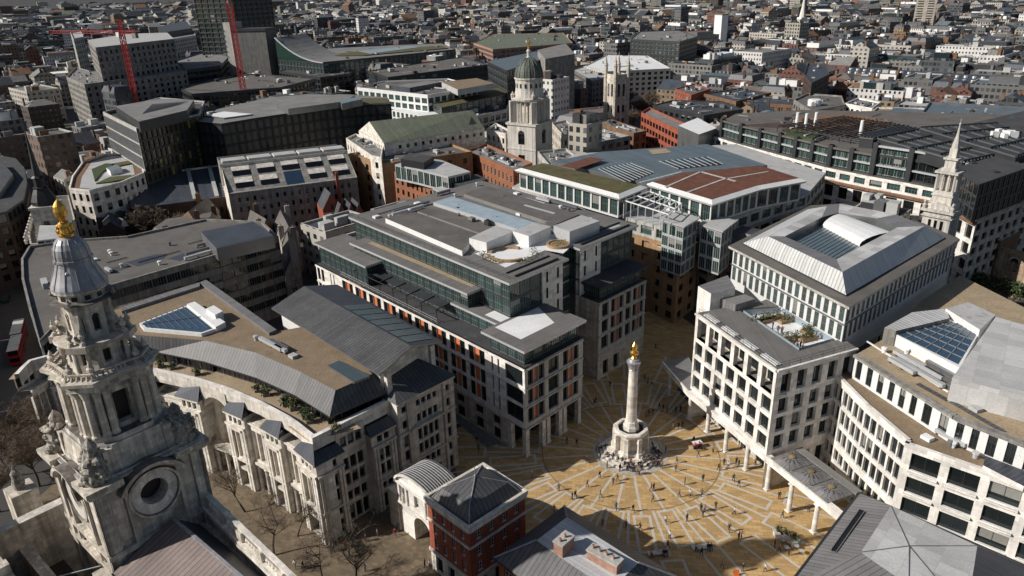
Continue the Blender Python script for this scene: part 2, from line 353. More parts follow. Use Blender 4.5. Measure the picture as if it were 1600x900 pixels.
def facade(t, p0, p1, z0, z1, cols, rows, m='stone', d=.35, part='wall', sill=None, force=False, name='window'):
    """wall from p0 to p1 (outside on the right hand), with real openings; a window stands in each"""
    b = t[part]; e3 = (p1-p0); Lw = e3.length; e = e3.normalized(); n = V2(e.y, -e.x); ang = math.atan2(e.y, e.x)
    P = lambda x, z, y=0.: (p0.x+e.x*x-n.x*y, p0.y+e.y*x-n.y*y, z)
    def q(x0, x1, a, c):
        if x1-x0 > 1e-3 and c-a > 1e-3: b.face([P(x0, a), P(x1, a), P(x1, c), P(x0, c)], m)
    if not cols or not rows or (not force and not facing(p0, p1)):
        q(0, Lw, z0, z1); return
    rows = sorted(rows); cols = sorted(cols); z = z0
    for ra, rb in rows:
        q(0, Lw, z, ra); x = 0
        for ca, cb, st in cols:
            q(x, ca, ra, rb); x = cb
            b.face([P(ca, ra), P(cb, ra), P(cb, ra, d), P(ca, ra, d)], sill or m); b.face([P(ca, rb, d), P(cb, rb, d), P(cb, rb), P(ca, rb)], m)
            b.face([P(ca, ra, d), P(ca, rb, d), P(ca, rb), P(ca, ra)][::-1], m); b.face([P(cb, ra), P(cb, rb), P(cb, rb, d), P(cb, ra, d)][::-1], m)
            if st == 'void': continue
            w = cb-ca; pos = Vector(P((ca+cb)/2, ra, d)); t.win(st, w, rb-ra, pos, ang, 'panel' if st == 'panel' else name)
        q(x, Lw, ra, rb); z = rb
    q(0, Lw, z, z1)
def walls(t, poly, z0, z1, bay=4., fl=3.6, style='plain', fx=.6, lo=.28, hi=.86, m='stone', d=.35, ground=0., top=.5, skip=(), part='wall'):
    poly = ccw(poly)
    for i in range(len(poly)):
        a, b = poly[i], poly[(i+1) % len(poly)]; Lw = (b-a).length
        n = max(1, round(Lw/bay)) if Lw > bay*.6 else 0; r = max(1, round((z1-top-z0-ground)/fl))
        if i in skip: n = 0
        facade(t, a, b, z0, z1, cols_even(Lw, n, fx, style) if n else [], rows_even(z0+ground, z1-top, r, lo, hi), m, d, part)
def cap(t, poly, z, m, part='roof'):
    t[part].face([(p.x, p.y, z) for p in ccw(poly)], m)
def parapet(t, poly, z0, z1, th, m, part='parapet', rm=None, rz=None):
    """coping ring: top and inner side (outer side is the wall itself), and the roof sheet inside it"""
    o = ccw(poly); i_ = inset(o, th); b = t[part]; n = len(o)
    for k in range(n):
        a, c = o[k], o[(k+1) % n]; ai, ci = i_[k], i_[(k+1) % n]
        b.face([(a.x, a.y, z1), (c.x, c.y, z1), (ci.x, ci.y, z1), (ai.x, ai.y, z1)], m)
        b.face([(ai.x, ai.y, z1), (ci.x, ci.y, z1), (ci.x, ci.y, z0), (ai.x, ai.y, z0)], m)
        b.face([(a.x, a.y, z0), (c.x, c.y, z0), (c.x, c.y, z1), (a.x, a.y, z1)], m)
    if rm: t['roof'].face([(p.x, p.y, rz if rz is not None else z0) for p in i_], rm)
def slab(t, poly, z0, z1, over, m, top=None, part='eave'):
    t[part].prism(inset(ccw(poly), -over), z0, z1, m, top, bot=True)
def hip(b, poly, z0, rise, ins, m, capm=None):
    o = ccw(poly); i_ = inset(o, ins); n = len(o)
    for k in range(n):
        a, c = o[k], o[(k+1) % n]; ai, ci = i_[k], i_[(k+1) % n]
        b.face([(a.x, a.y, z0), (c.x, c.y, z0), (ci.x, ci.y, z0+rise), (ai.x, ai.y, z0+rise)], m)
    if capm: b.face([(p.x, p.y, z0+rise) for p in i_], capm)
    return i_
def gable(b, q, z0, rise, m, wallm=None, over=0.):
    """q: four corners, ridge between the middles of sides q0q3 and q1q2"""
    q = [Vector((p.x, p.y, z0)) for p in q]; r0 = (q[0]+q[3])/2+Vector((0, 0, rise)); r1 = (q[1]+q[2])/2+Vector((0, 0, rise))
    for a, c in (((q[0], q[1], r1, r0)), m), ((q[2], q[3], r0, r1), m):
        n = (a[1]-a[0]).cross(a[2]-a[0]); b.face(a if n.z > 0 else a[::-1], c)
    if wallm: b.face([q[0], q[3], r0], wallm); b.face([q[1], q[2], r1], wallm)
def units(t, poly, z, n, seed=1, big=3., m=('steel', 'roof_grey', 'steel_dark', 'roof_pale')):
    """plant on a flat roof: each unit a part"""
    r = random.Random(seed); poly = ccw(poly); ax = (poly[1]-poly[0]); ang = math.atan2(ax.y, ax.x)
    xs = [p.x for p in poly]; ys = [p.y for p in poly]; k = 0; tr = 0; done = []
    def inside(p, mar):
        for i in range(len(poly)):
            a, c = poly[i], poly[(i+1) % len(poly)]; e = (c-a).normalized()
            if (p-a).dot(V2(-e.y, e.x)) < mar: return False
        return True
    while k < n and tr < n*40:
        tr += 1; p = V2(r.uniform(min(xs), max(xs)), r.uniform(min(ys), max(ys))); s = r.uniform(.25, 1)*big
        if not inside(p, s*.7+.6) or any((p-q).length < (s+w)*.75 for q, w in done): continue
        done.append((p, s)); b = MB(); mm = r.choice(m); h = r.uniform(.6, 1.0)*min(2.4, .5+s*.5); sy = s*r.uniform(.4, 1)
        b.box(p, s, sy, z+.25, z+h, mm, ang); 
        for q in (-.4, .4): b.box(p+V2(math.cos(ang), math.sin(ang))*s*q, .15, sy*.9, z, z+.25, 'steel_dark', ang)
        if r.random() < .6: b.lathe((p.x, p.y), [(min(s, sy)*.3, z+h), (min(s, sy)*.3, z+h+.25), (0, z+h+.28)], 'steel_dark', 8)
        t.one('plant_unit', b); k += 1
def rail(b, pts, z, h=1.1, m='steel', step=2.5, w=.06):
    for a, c in zip(pts[:-1], pts[1:]):
        for zz in (z+h, z+h*.5): b.bar((a.x, a.y, zz), (c.x, c.y, zz), w, w, m)
        n = max(1, int((c-a).length/step))
        for i in range(n+1): p = a+(c-a)*i/n; b.bar((p.x, p.y, z), (p.x, p.y, z+h), w, w, m)
def centre(poly): return sum((p for p in poly), V2(0, 0))/len(poly)

def clutter(t, poly, z, n=10, seed=1, pale='roof_pale'):
    """walkway strips, ducts, vents and hatches lying on a flat roof, each a part"""
    r = random.Random(seed+77); poly = ccw(poly); c = centre(poly); ax = max(((poly[(i+1) % len(poly)]-poly[i]) for i in range(len(poly))), key=lambda v: v.length).normalized(); ay = V2(-ax.y, ax.x)
    def ok(p, mar=.8):
        for i in range(len(poly)):
            a, b = poly[i], poly[(i+1) % len(poly)]; e = (b-a).normalized()
            if (p-a).dot(V2(-e.y, e.x)) < mar: return False
        return True
    R_ = max((p-c).length for p in poly); k = tr = 0
    n = int(n*1.7)
    while k < n and tr < n*60:
        tr += 1; p = c+ax*r.uniform(-R_, R_)+ay*r.uniform(-R_, R_); L_ = r.uniform(3, 14); d = ax if r.random() < .7 else ay; q = p+d*L_; kind = r.choice(('walkway', 'duct', 'vent', 'hatch', 'vent', 'duct', 'pipe', 'patch', 'patch', 'patch'))
        if not ok(p) or (kind in ('walkway', 'duct', 'pipe') and not ok(q)): continue
        m = MB()
        if kind == 'walkway': e = V2(-d.y, d.x)*.45; m.prism(ccw([p-e, q-e, q+e, p+e]), z, z+.08, pale)
        elif kind == 'duct':
            m.bar((*p, z+.7), (*q, z+.7), .7, .6, 'steel_pale' if r.random() < .5 else 'steel')
            for f in (.05, .5, .95): s_ = p.lerp(q, f); m.bar((*s_, z), (*s_, z+.45), .12, .5, 'steel_dark')
        elif kind == 'patch':
            e = V2(-d.y, d.x)*r.uniform(.8, 2.5); q = p+d*L_*.5
            if not ok(p, 3) or not ok(q, 3): continue
            m.face([(*v, z+.012+.003*(k % 5)) for v in ccw([p-e, q-e, q+e, p+e])], r.choice(('roof_dark', 'roof_grey', 'roof_membrane', 'roof_deck', 'zinc')))
        elif kind == 'pipe': m.bar((*p, z+.2), (*q, z+.2), .16, .16, 'steel_dark')
        elif kind == 'vent': m.lathe((p.x, p.y), [(.35, z), (.35, z+.7), (.55, z+.75), (.5, z+1.0), (0, z+1.1)], r.choice(('steel_pale', 'roof_white', 'steel')), 8)
        else: m.box(p, 1.5, 1.2, z, z+.55, r.choice(('roof_white', 'steel', 'roof_pale')), math.atan2(ax.y, ax.x))
        t.one(kind, m); k += 1
# ================================================================ ground, square, paving
b = MB(); b.face([(-9000, -400, 0), (9000, -400, 0), (9000, 9000, 0), (-9000, 9000, 0)], 'city_ground'); structure('ground', b)
b = MB()
SQ = [V2(-3, 60), V2(60, 50), V2(62, 100), V2(52, 118), V2(40, 128), V2(36, 142), V2(50, 168), V2(42, 190), V2(16, 160), V2(-2, 136), V2(-14, 128), V2(-9, 102)]
b.face([(p.x, p.y, .008) for p in SQ], 'paving'); structure('square_paving', b)
b = MB(); Y = [V2(-95, 60), V2(-50, 40), V2(0, 62), V2(-10, 100), V2(-9, 118), V2(-22, 112), V2(-32, 100), V2(-55, 122), V2(-85, 128)]
b.face([(p.x, p.y, .004) for p in ccw(Y)], 'paving_yard'); structure('churchyard_paving', b)
COL = V2(22.0, 119.3)
b = MB()
def stripe(p, q, w=.46, z=.014):
    e = (q-p).normalized(); n = V2(-e.y, e.x)*w/2
    b.face([(*(p+n), z), (*(p-n), z), (*(q-n), z), (*(q+n), z)], 'paving_line')
pol = lambda r, a: COL+V2(math.cos(a), math.sin(a))*r
NR = 26
def frame(a, r0, r1, hw, inner=True, outer=True):
    d = V2(math.cos(a), math.sin(a)); n = V2(-d.y, d.x)*hw; p0, p1 = COL+d*r0, COL+d*r1
    for s_ in (-1, 1): stripe(p0+n*s_-d*.25, p1+n*s_+d*.25)
    if inner: stripe(p0-n, p0+n, z=.0145)
    if outer: stripe(p1-n, p1+n, z=.0145)
for i in range(NR):
    a = 2*PI*(i+.3)/NR; h = PI/NR
    stripe(pol(7.4, a), pol(17.4+.9*(i % 2), a))
    frame(a, 17.6+.9*(i % 2), 26.2+.9*(i % 2), 1.35)
    frame(a+h, 28.2+.9*(i % 2), 41, 1.7, True, False)
    stripe(pol(17.2, a+h), pol(28, a+h))
structure('paving_stripes', b)
b = MB()
for r, w, z in ((16.9, .16, .02),):
    for i in range(64):
        a, c = 2*PI*i/64, 2*PI*(i+1)/64
        b.face([(*pol(r, a), z), (*pol(r+w, a), z), (*pol(r+w, c), z), (*pol(r, c), z)], 'paving_seam')
structure('paving_drain', b)
b = MB(); b.face([(*pol(7.4, 2*PI*i/32), .026) for i in range(32)], 'paving_pale'); structure('column_apron', b)
# pavement band along the long side of the office block, and the lane
b = MB(); P4 = L2([(690, 610), (790, 690), (760, 700), (680, 630)], 0); b.face([(p.x, p.y, .03) for p in ccw(P4)], 'pavement'); structure('lane_pavement', b)
# street on the far left with its pavements and markings
b = MB(); S = [V2(-112, 60), V2(-96, 60), V2(-118, 122), V2(-140, 170), V2(-182, 262), V2(-330, 640), V2(-620, 1400), V2(-650, 1395), V2(-350, 640), V2(-204, 262), V2(-160, 172), V2(-136, 122)]
b.face([(p.x, p.y, .01) for p in ccw(S)], 'asphalt'); structure('street', b)
b = MB(); 
for i in range(46):
    t0 = i/46.; yy = 62+t0*t0*560+t0*60; f = lambda y: (-104 if y < 62 else -104-(y-62)*.38 if y < 122 else -127-(y-122)*.48)
    b.face([(f(yy), yy, .02), (f(yy)+.3, yy, .02), (f(yy+2.2)+.3, yy+2.2, .02), (f(yy+2.2), yy+2.2, .02)], 'road_paint')
structure('road_markings', b)
b = MB(); b.prism([V2(-96, 60), V2(-92, 60), V2(-112, 124), V2(-117.5, 122)], 0, .12, 'pavement'); b.prism([V2(-117.6, 122.3), V2(-112, 124.3), V2(-138, 172), V2(-139.8, 170.5)], 0, .12, 'pavement'); structure('pavement', b)
# ================================================================ the column in the square
t = Thing('monument_column', 'white stone column with gilded flaming urn on a stepped octagonal base', 'monument', COL)
b = t['step']
for k, (r, z0, z1) in enumerate(((6.2, 0, .32), (5.5, .32, .64), (4.8, .64, .98))):
    b.lathe(COL, [(r, z0), (r, z1), (r-.75, z1)], 'stone_pale', 8, False, PI/8)
b = t['pedestal']
b.lathe(COL, [(3.3, .98), (3.3, 1.5), (2.7, 1.6), (2.7, 4.9), (3.3, 5.0), (3.45, 5.5), (3.3, 5.85), (2.6, 5.85), (2.55, 5.45), (1.5, 5.4)], 'stone_pale', 8, False, PI/8)
for i in range(8):
    a = PI/8+2*PI*i/8; p = pol(2.95, a); m_ = MB(); m_.box(p, 1.05, .7, .98, 4.95, 'stone_pale', a); m_.box(pol(3.2, a), 1.0, .9, .98, 1.9, 'stone_pale', a); t.one('buttress', m_)
for i in range(8):
    a = 2*PI*i/8; m_ = MB(); e = V2(-math.sin(a), math.cos(a)); p = pol(2.53, a); m_.face([(*(p-e*.5), 1.7), (*(p+e*.5), 1.7), (*(p+e*.5), 4.3), (*(p-e*.5), 4.3)], 'stone'); t.one('niche', m_)
b = MB(); b.lathe(COL, [(2.5, 5.5), (1.45, 5.52)], 'black_metal', 8, False, PI/8); t.one('dark_well', b)  # black sheet painted in for the dark inside the hollow pedestal top
t['plinth'].lathe(COL, [(1.55, 5.4), (1.55, 6.3), (1.3, 6.7), (1.25, 7.2), (1.05, 7.5)], 'stone_pale', 8, False, PI/8)
t['shaft'].lathe(COL, [(1.05, 7.5), (.98, 9), (.93, 13), (.82, 18.2)], 'stone_pale', 20)
t['capital'].lathe(COL, [(.82, 18.2), (.95, 18.35), (.86, 18.5), (1.05, 19.2), (1.3, 19.75), (1.35, 20.0), (1.0, 20.05), (.8, 20.5)], 'lead', 12)
t['gilded_urn'].lathe(COL, [(.5, 20.4), (.55, 20.7), (.35, 21.0), (.75, 21.5), (.82, 21.9), (.45, 22.2), (.4, 22.4), (.55, 22.8), (.5, 23.2), (.25, 23.6), (0, 23.95)], 'gold', 12)
t.done()
# ================================================================ long office block on the square's west side (terracotta panels, stepped roofs)
WO = V2(1.9, 118.5); Wa = V2(.666, -.746); Wb = V2(.70, .714)
W = lambda s, q: WO+Wa*s+Wb*q
t = Thing('office_block', 'long stepped office block with orange facade panels and round white roof terrace', 'office building', W(-35, 20), cap=100)
cl = []
for x in (1.2, 3.2): cl.append((x-.7, x+.7, 'dark'))
for x in (7., 8.6): cl.append((x, x+.5, 'slit'))
for i in range(9):
    x = 12+6.1*i; cl += [(x+.85, x+2.5, 'dark'), (x+2.52, x+4.15, 'panel'), (x+4.17, x+5.8, 'dark')]
for x in (68.6, 70.4): cl.append((x, x+.5, 'slit'))
cl.append((72.6, 77.4, 'plain'))
R3 = [(7.4+4*i, 10.8+4*i) for i in range(3)]
facade(t, W(-78, 0), W(0, 0), 6.3, 19.3, cl, R3, 'white_stone', .3)
facade(t, W(-78, 0), W(-5.2, 0), 0, 6.3, [(x, x+2.6, 'dark') for x in [14+6.1*i for i in range(9)]]+[(68.4, 70.6, 'dark')], [(.3, 2.9), (3.7, 5.7)], 'stone', .45)
cf = [(.8, 2.3, 'dark'), (2.4, 3.7, 'panel'), (3.8, 5.4, 'dark'), (6.6, 9.6, 'plain'), (10.9, 12.5, 'dark'), (12.6, 14.0, 'panel'), (14.1, 15.7, 'dark')]
facade(t, W(0, 0), W(0, 17), 6.3, 19.3, cf, R3, 'concrete_pale', .5)
b = t['wall']
b.face([(*W(0, 17), 0), (*W(-13, 19), 0), (*W(-13, 19), 19.3), (*W(0, 17), 19.3)], 'stone')
for z in (6.3, 10.9, 14.9, 18.95):   # string courses proud of the front
    for p, q in ((W(.12, -.12), W(.12, 17)),): b.bar((*p, z), (*q, z), .24, .34, 'concrete_pale')
for z in (14.95, 19.1): b.bar((*W(-78, -.12), z), (*W(.1, -.12), z), .24, .4, 'white_stone')
facade(t, W(-5.2, 0), W(-5.2, 17), 0, 6.1, [(1, 5, 'shop'), (6.5, 10.5, 'shop'), (11.8, 15.6, 'shop')], [(.1, 4.2)], 'concrete', .3)
b.face([(*W(-5.2, 0), 6.1), (*W(0, 0), 6.1), (*W(0, 17), 6.1), (*W(-5.2, 17), 6.1)], 'concrete_pale')
for s, q in ((-.5, .5), (-.5, 5.2), (-.5, 6.6), (-.5, 10.2), (-.5, 11.6), (-.5, 16.2), (-4.7, .5)):
    m_ = MB(); m_.box(W(s, q), .95, .95, 0, 6.1, 'stone_pale', math.atan2(Wb.y, Wb.x)); m_.box(W(s, q), 1.15, 1.15, 0, .5, 'stone_pale', math.atan2(Wb.y, Wb.x)); t.one('arcade_column', m_)
t['terrace'].face([(*W(-78, .3), 19.35), (*W(-.3, .3), 19.35), (*W(-.3, 17), 19.35), (*W(-13, 19), 19.35), (*W(-78, 14), 19.35)], 'roof_dark')
b = MB(); rail(b, [W(-66, .4), W(-27, .4)], 19.35, 1.1, 'steel_pale', 2.); t.one('terrace_railing', b)
for i in range(7):
    s = -60+5.4*i; m_ = MB(); m_.bar((*W(s, .9), 19.35), (*W(s, .9), 22.2), .16, .16, 'steel_dark'); m_.bar((*W(s, .6), 22.2), (*W(s, 5), 22.6), .16, .22, 'steel_dark')
    if i: m_.bar((*W(s, .9), 22.2), (*W(s-5.4, .9), 22.2), .14, .2, 'steel_dark'); m_.face([(*W(s-.2, 2.2), 22.35), (*W(s-4.9, 2.2), 22.35), (*W(s-4.9, 4.6), 22.5), (*W(s-.2, 4.6), 22.5)][::-1], 'steel_dark')
    t.one('pergola', m_)
def glassbox(t, poly, z0, z1, bay=2.6, fl=3.6, style='curtain', m='steel_dark'):
    walls(t, poly, z0, z1, bay, fl, style, .9, .08, .96, m, .12, top=.1)
R_ = lambda s0, s1, q0, q1: [W(s0, q0), W(s1, q0), W(s1, q1), W(s0, q1)]
p = R_(-77.6, -55, 1.4, 9); glassbox(t, p, 19.35, 24.4); slab(t, p, 24.4, 24.9, .9, 'steel_pale', 'roof_deck')
p = R_(-26.5, -11, 5.0, 9); glassbox(t, p, 19.35, 22.4); slab(t, p, 22.4, 22.9, .6, 'steel_pale', 'roof_deck')
p = R_(-10.8, -1.2, 1.2, 16.6); glassbox(t, p, 19.35, 22.5); slab(t, p, 22.5, 23.0, 1.3, 'steel_pale', 'roof_deck')
t['terrace'].face([(*W(-11.2, 2.9), 23.03), (*W(-3.8, 2.9), 23.03), (*W(-3.8, 12.5), 23.03), (*W(-11.2, 15.5), 23.03)], 'roof_white')
t['terrace'].face([(*W(-17, 5.4), 22.94), (*W(-11.6, 5.4), 22.94), (*W(-11.6, 8.2), 22.94), (*W(-17, 8.2), 22.94)], 'roof_white')
p = R_(-66, -22, 5.2, 9.4); glassbox(t, p, 19.35, 26.2); slab(t, p, 26.2, 26.7, .9, 'steel_pale', 'roof_deck')
t['terrace'].face([(*W(-63, 7.2), 26.72), (*W(-23, 7.2), 26.72), (*W(-23, 8.6), 26.72), (*W(-63, 8.6), 26.72)], 'gravel_pale')
up = [W(-72, 9.4), W(-12, 8), W(-12, 24), W(-19, 24), W(-19, 32), W(-14, 32), W(-14, 52), W(-72, 54)]
for i in range(len(up)):
    a_, c_ = up[i], up[(i+1) % 8]; Lw = (c_-a_).length
    if i == 1:   # front wing: glass then stone with slits
        facade(t, a_, c_, 19.3, 30.5, cols_even(Lw, 3, .92, 'curtain', 0, 9.2), rows_even(19.4, 30.2, 3, .08, .92), 'steel_dark', .12)
        b = t['wall']; b.prism([W(-11.7, 17.4), W(-11.7, 23.8), W(-14, 23.8), W(-14, 17.4)], 19.3, 30.4, 'white_stone')
        for k in range(3):
            for q in (18.8, 22.2): t.win('slit', .5, 2.3, (*W(-11.66, q), 20.2+3.6*k), math.atan2(Wb.y, Wb.x))
    elif i == 3: facade(t, W(-17, 24), W(-17, 32), 0, 29.6, cols_even(8.2, 3, .92, 'curtain'), rows_even(0, 29.6, 8, .06, .95), 'steel_pale', .1)
    elif i == 5:
        facade(t, a_, c_, 19.3, 30.5, cols_even(Lw-8, 5, .9, 'curtain', 8, Lw-.6), rows_even(19.4, 30.2, 3, .08, .9), 'steel_dark', .12)
        t['wall'].prism([W(-13.7, 32), W(-13.7, 39.4), W(-15, 39.4), W(-15, 32)], 0, 30.4, 'white_stone')
        for k in range(3):
            for q in (33.6, 37.6): t.win('slit', .5, 2.3, (*W(-13.66, q), 20.2+3.6*k), math.atan2(Wb.y, Wb.x))
    else: facade(t, a_, c_, 19.3, 30.5, cols_even(Lw, int(Lw/2.6), .9, 'curtain'), rows_even(19.4, 30.3, 3, .08, .95), 'steel_dark', .12)
    t['eave'].face([(*a_, 30.5), (*c_, 30.5), (*c_, 30.9), (*a_, 30.9)], 'steel_pale')
for p in ([W(-72, 9.4), W(-12, 8), W(-12, 24), W(-19, 24)], ): pass
o = [W(-73, 8.4), W(-11, 7), W(-11, 25), W(-19, 25), W(-19, 31), W(-13, 31), W(-13, 53), W(-73, 55)]
b = t['roof']; b.prism(ccw(o), 30.5, 31.0, 'steel_pale', 'roof_deck', bot=True)
# second wing
facade(t, W(-8, 32), W(-8, 50), 5.6, 19.3, [(1.2, 3.6, 'plain'), (4.6, 6.2, 'dark'), (6.3, 7.6, 'panel'), (7.7, 9.2, 'dark'), (10.2, 12.2, 'plain'), (13, 14.5, 'dark'), (14.6, 15.9, 'panel'), (16, 17.4, 'dark')], R3, 'concrete_pale', .5)
facade(t, W(-8, 32), W(-8, 50), 0, 5.6, [(2, 4, 'dark'), (6, 8, 'dark'), (13, 15, 'dark')], [(.5, 4.2)], 'stone', .5)
b = t['wall']; b.face([(*W(-14, 32), 0), (*W(-8, 32), 0), (*W(-8, 32), 19.3), (*W(-14, 32), 19.3)], 'stone'); b.face([(*W(-8, 50), 0), (*W(-14, 50), 0), (*W(-14, 50), 19.3), (*W(-8, 50), 19.3)], 'stone')
t['terrace'].face([(*W(-14, 32), 19.35), (*W(-8, 32), 19.35), (*W(-8, 50), 19.35), (*W(-14, 50), 19.35)], 'roof_dark')
for z in (6.3, 10.9, 14.9, 18.95): b.bar((*W(-7.88, 32), z), (*W(-7.88, 50), z), .24, .34, 'concrete_pale')
p = R_(-14, -9.2, 33.5, 49.5); glassbox(t, p, 19.35, 22.2); slab(t, p, 22.2, 22.7, 1.2, 'steel_dark', 'roof_dark')
# back part of the block
t['wall'].prism([W(-78, 9), W(-78, 54), W(-72.1, 54), W(-72.1, 9.4)], 0, 24, 'brick_brown', 'roof_dark')
t['parapet'].prism([W(-78.2, 10), W(-78.2, 30), W(-77.8, 30), W(-77.8, 10)], 24, 24.8, 'white_paint')
# things on the top roof
def pbox(t, part, pix, z0, z1, m, top=None, one=False):
    p = ccw(L2(pix, z1)); b = MB() if one else t[part]; b.prism(p, z0, z1, m, top)
    if one: t.one(part, b)
    return p
pbox(t, 'roof_platform', [(602, 341), (722, 392), (748, 366), (648, 331)], 31.0, 32.2, 'white_paint', 'roof_membrane', True)
pbox(t, 'roof_platform', [(652, 330), (755, 366), (820, 361), (690, 317)], 31.0, 31.9, 'roof_grey', 'roof_membrane', True)
pbox(t, 'rooflight', [(677, 316), (706, 307), (846, 351), (822, 362)], 31.0, 32.8, 'steel_pale', 'glass_roof_pale', True)
pbox(t, 'roof_platform', [(725, 303), (760, 290), (905, 335), (868, 350)], 31.0, 31.9, 'roof_grey', 'roof_membrane', True)
pbox(t, 'stair_housing', [(733, 372), (760, 379), (800, 362), (775, 352)], 31.0, 33.4, 'white_paint', 'roof_pale', True)
pbox(t, 'stair_housing', [(801, 361), (826, 369), (861, 354), (836, 347)], 31.0, 33.6, 'white_paint', 'roof_pale', True)
pbox(t, 'stair_housing', [(865, 353), (890, 362), (937, 345), (909, 336)], 31.0, 34., 'steel_pale', 'roof_pale', True)
tp = L2([(742, 396), (800, 382), (862, 366), (898, 380), (880, 396), (851, 391), (790, 418)], 31.03); t['terrace'].face([(p.x, p.y, 31.03) for p in ccw(tp)], 'roof_white')
c = at(872, 384, 31.0).xy; b = MB(); b.lathe(c, [(2.6, 31.04), (2.6, 31.6), (2.1, 31.62), (2.1, 31.4), (0, 31.42)], 'timber', 18); t.one('round_planter', b)
b = MB(); rr = random.Random(4)
for i in range(160):
    a = rr.uniform(0, 2*PI); r = 1.9*math.sqrt(rr.random()); p = Vector((c.x+r*math.cos(a), c.y+r*math.sin(a), 31.45+rr.uniform(0, .8))); d = Vector((rr.gauss(0, .2), rr.gauss(0, .2), rr.gauss(0, .15))); e = Vector((rr.gauss(0, .2), rr.gauss(0, .2), .1))
    b.face([p, p+d, p+e], 'leaf_olive')
t.one('planting', b)
c2 = at(795, 399, 31.0).xy; b = MB()
for i in range(22):
    a0, a1 = 1.0+i*.2, 1.0+(i+1)*.2
    if i in (9, 10): continue
    q = lambda r, a: c2+V2(math.cos(a), math.sin(a))*r
    b.prism([q(4.6, a0), q(4.6, a1), q(3.9, a1), q(3.9, a0)], 31.04, 31.55, 'timber')
t.one('curved_bench', b)
b = MB()
for i in range(420):
    a = rr.choice((rr.uniform(2.9, 4.4), rr.uniform(-1.2, .4))); r = rr.uniform(4.8, 6.2); p = Vector((c2.x+r*math.cos(a), c2.y+r*math.sin(a), 31.05+rr.uniform(0, .9))); d = Vector((rr.gauss(0, .2), rr.gauss(0, .2), rr.gauss(0, .15))); e = Vector((rr.gauss(0, .2), rr.gauss(0, .2), .15))
    b.face([p, p+d, p+e], 'leaf_olive')
t.one('planting', b)
b = MB(); b.bar((*W(-12.4, 10), 31.2), (*W(-12.4, 23), 31.2), .3, .4, 'steel_dark'); b.bar((*W(-15, 10), 31.15), (*W(-15, 23), 31.15), .2, .3, 'steel_dark'); b.bar((*W(-14.4, 33), 31.2), (*W(-14.4, 51), 31.2), .3, .4, 'steel_dark'); b.bar((*W(-17.4, 33), 31.15), (*W(-17.4, 51), 31.15), .2, .3, 'steel_dark'); t.one('roof_upstand', b)
units(t, R_(-77, -73, 12, 40), 24, 7, 3, 2.2)
for q_ in (R_(-71, -58, 12, 52), R_(-58, -20, 36, 53), R_(-30, -14, 36, 51)): clutter(t, q_, 31.02, 7, int(q_[0].x))
b = MB(); rail(b, [W(-72, 9), W(-12.5, 8.2)], 31.0, .9, 'steel', 3); t.one('roof_railing', b); units(t, R_(-56, -30, 24, 34), 32.0, 9, 4, 1.6)
t.done()
# ================================================================ curved stone block with mansard roof
def polyl(px, z): return L2(px, z)
def along(pts, d):
    for a, c in zip(pts[:-1], pts[1:]):
        l = (c-a).length
        if d <= l: return a+(c-a)*(d/l)
        d -= l
    return pts[-1]+(pts[-1]-pts[-2]).normalized()*d
def plen(pts): return sum((c-a).length for a, c in zip(pts[:-1], pts[1:]))
JP = [V2(-92.5, 121.5), V2(-93.5, 127), V2(-90, 129.5), V2(-82, 127.2), V2(-74, 124), V2(-66.4, 121.3), V2(-58.8, 118.0), V2(-51.5, 114.0), V2(-44.4, 109.2), V2(-37.3, 103.4), V2(-31.0, 96.6)]
JL = plen(JP)
t = Thing('curved_stone_block', 'curved pale stone block with slate mansard and arcade along the churchyard', 'building', V2(-50, 125), cap=100)
JT = 19.0
def jpt(d, off=0.):
    p = along(JP, d); e = (along(JP, min(JL, d+.5))-along(JP, max(0, d-.5))).normalized(); return p+V2(e.y, -e.x)*off
_e2 = V2(.694, .72); _n2 = V2(_e2.y, -_e2.x); _n1 = (jpt(JL, 1)-jpt(JL, 0)); _o2 = jpt(JL, .75)
def mitre(d1, d2):
    a1 = jpt(JL, 0).dot(_n1)+d1; a2 = _o2.dot(_n2)+d2; D = _n1.x*_n2.y-_n1.y*_n2.x; return V2((a1*_n2.y-a2*_n1.y)/D, (_n1.x*a2-_n2.x*a1)/D)
KO, KI = mitre(-.2, -1.7), mitre(-1.0, -2.5)
bays = []   # from the corner (distance back from the corner), kind
x = JL
seq = [('pav', 6.2), ('rec', 5.2), ('pav', 5.0), ('rec', 5.4), ('pav', 5.2), ('arch', 6.6), ('pav', 5.6), ('rec', 5.4), ('pav', 5.2), ('rec', 5.4), ('pav', 5.4), ('rec', 5.2), ('pav', 5.2), ('rec', 5.2), ('pav', 5.0), ('rec', 4.4), ('pav', 4.2)]
b = t['wall']
def wallq(p, q, z0, z1, m='stone_pale', part='wall'): t[part].face([(*p, z0), (*q, z0), (*q, z1), (*p, z1)], m)
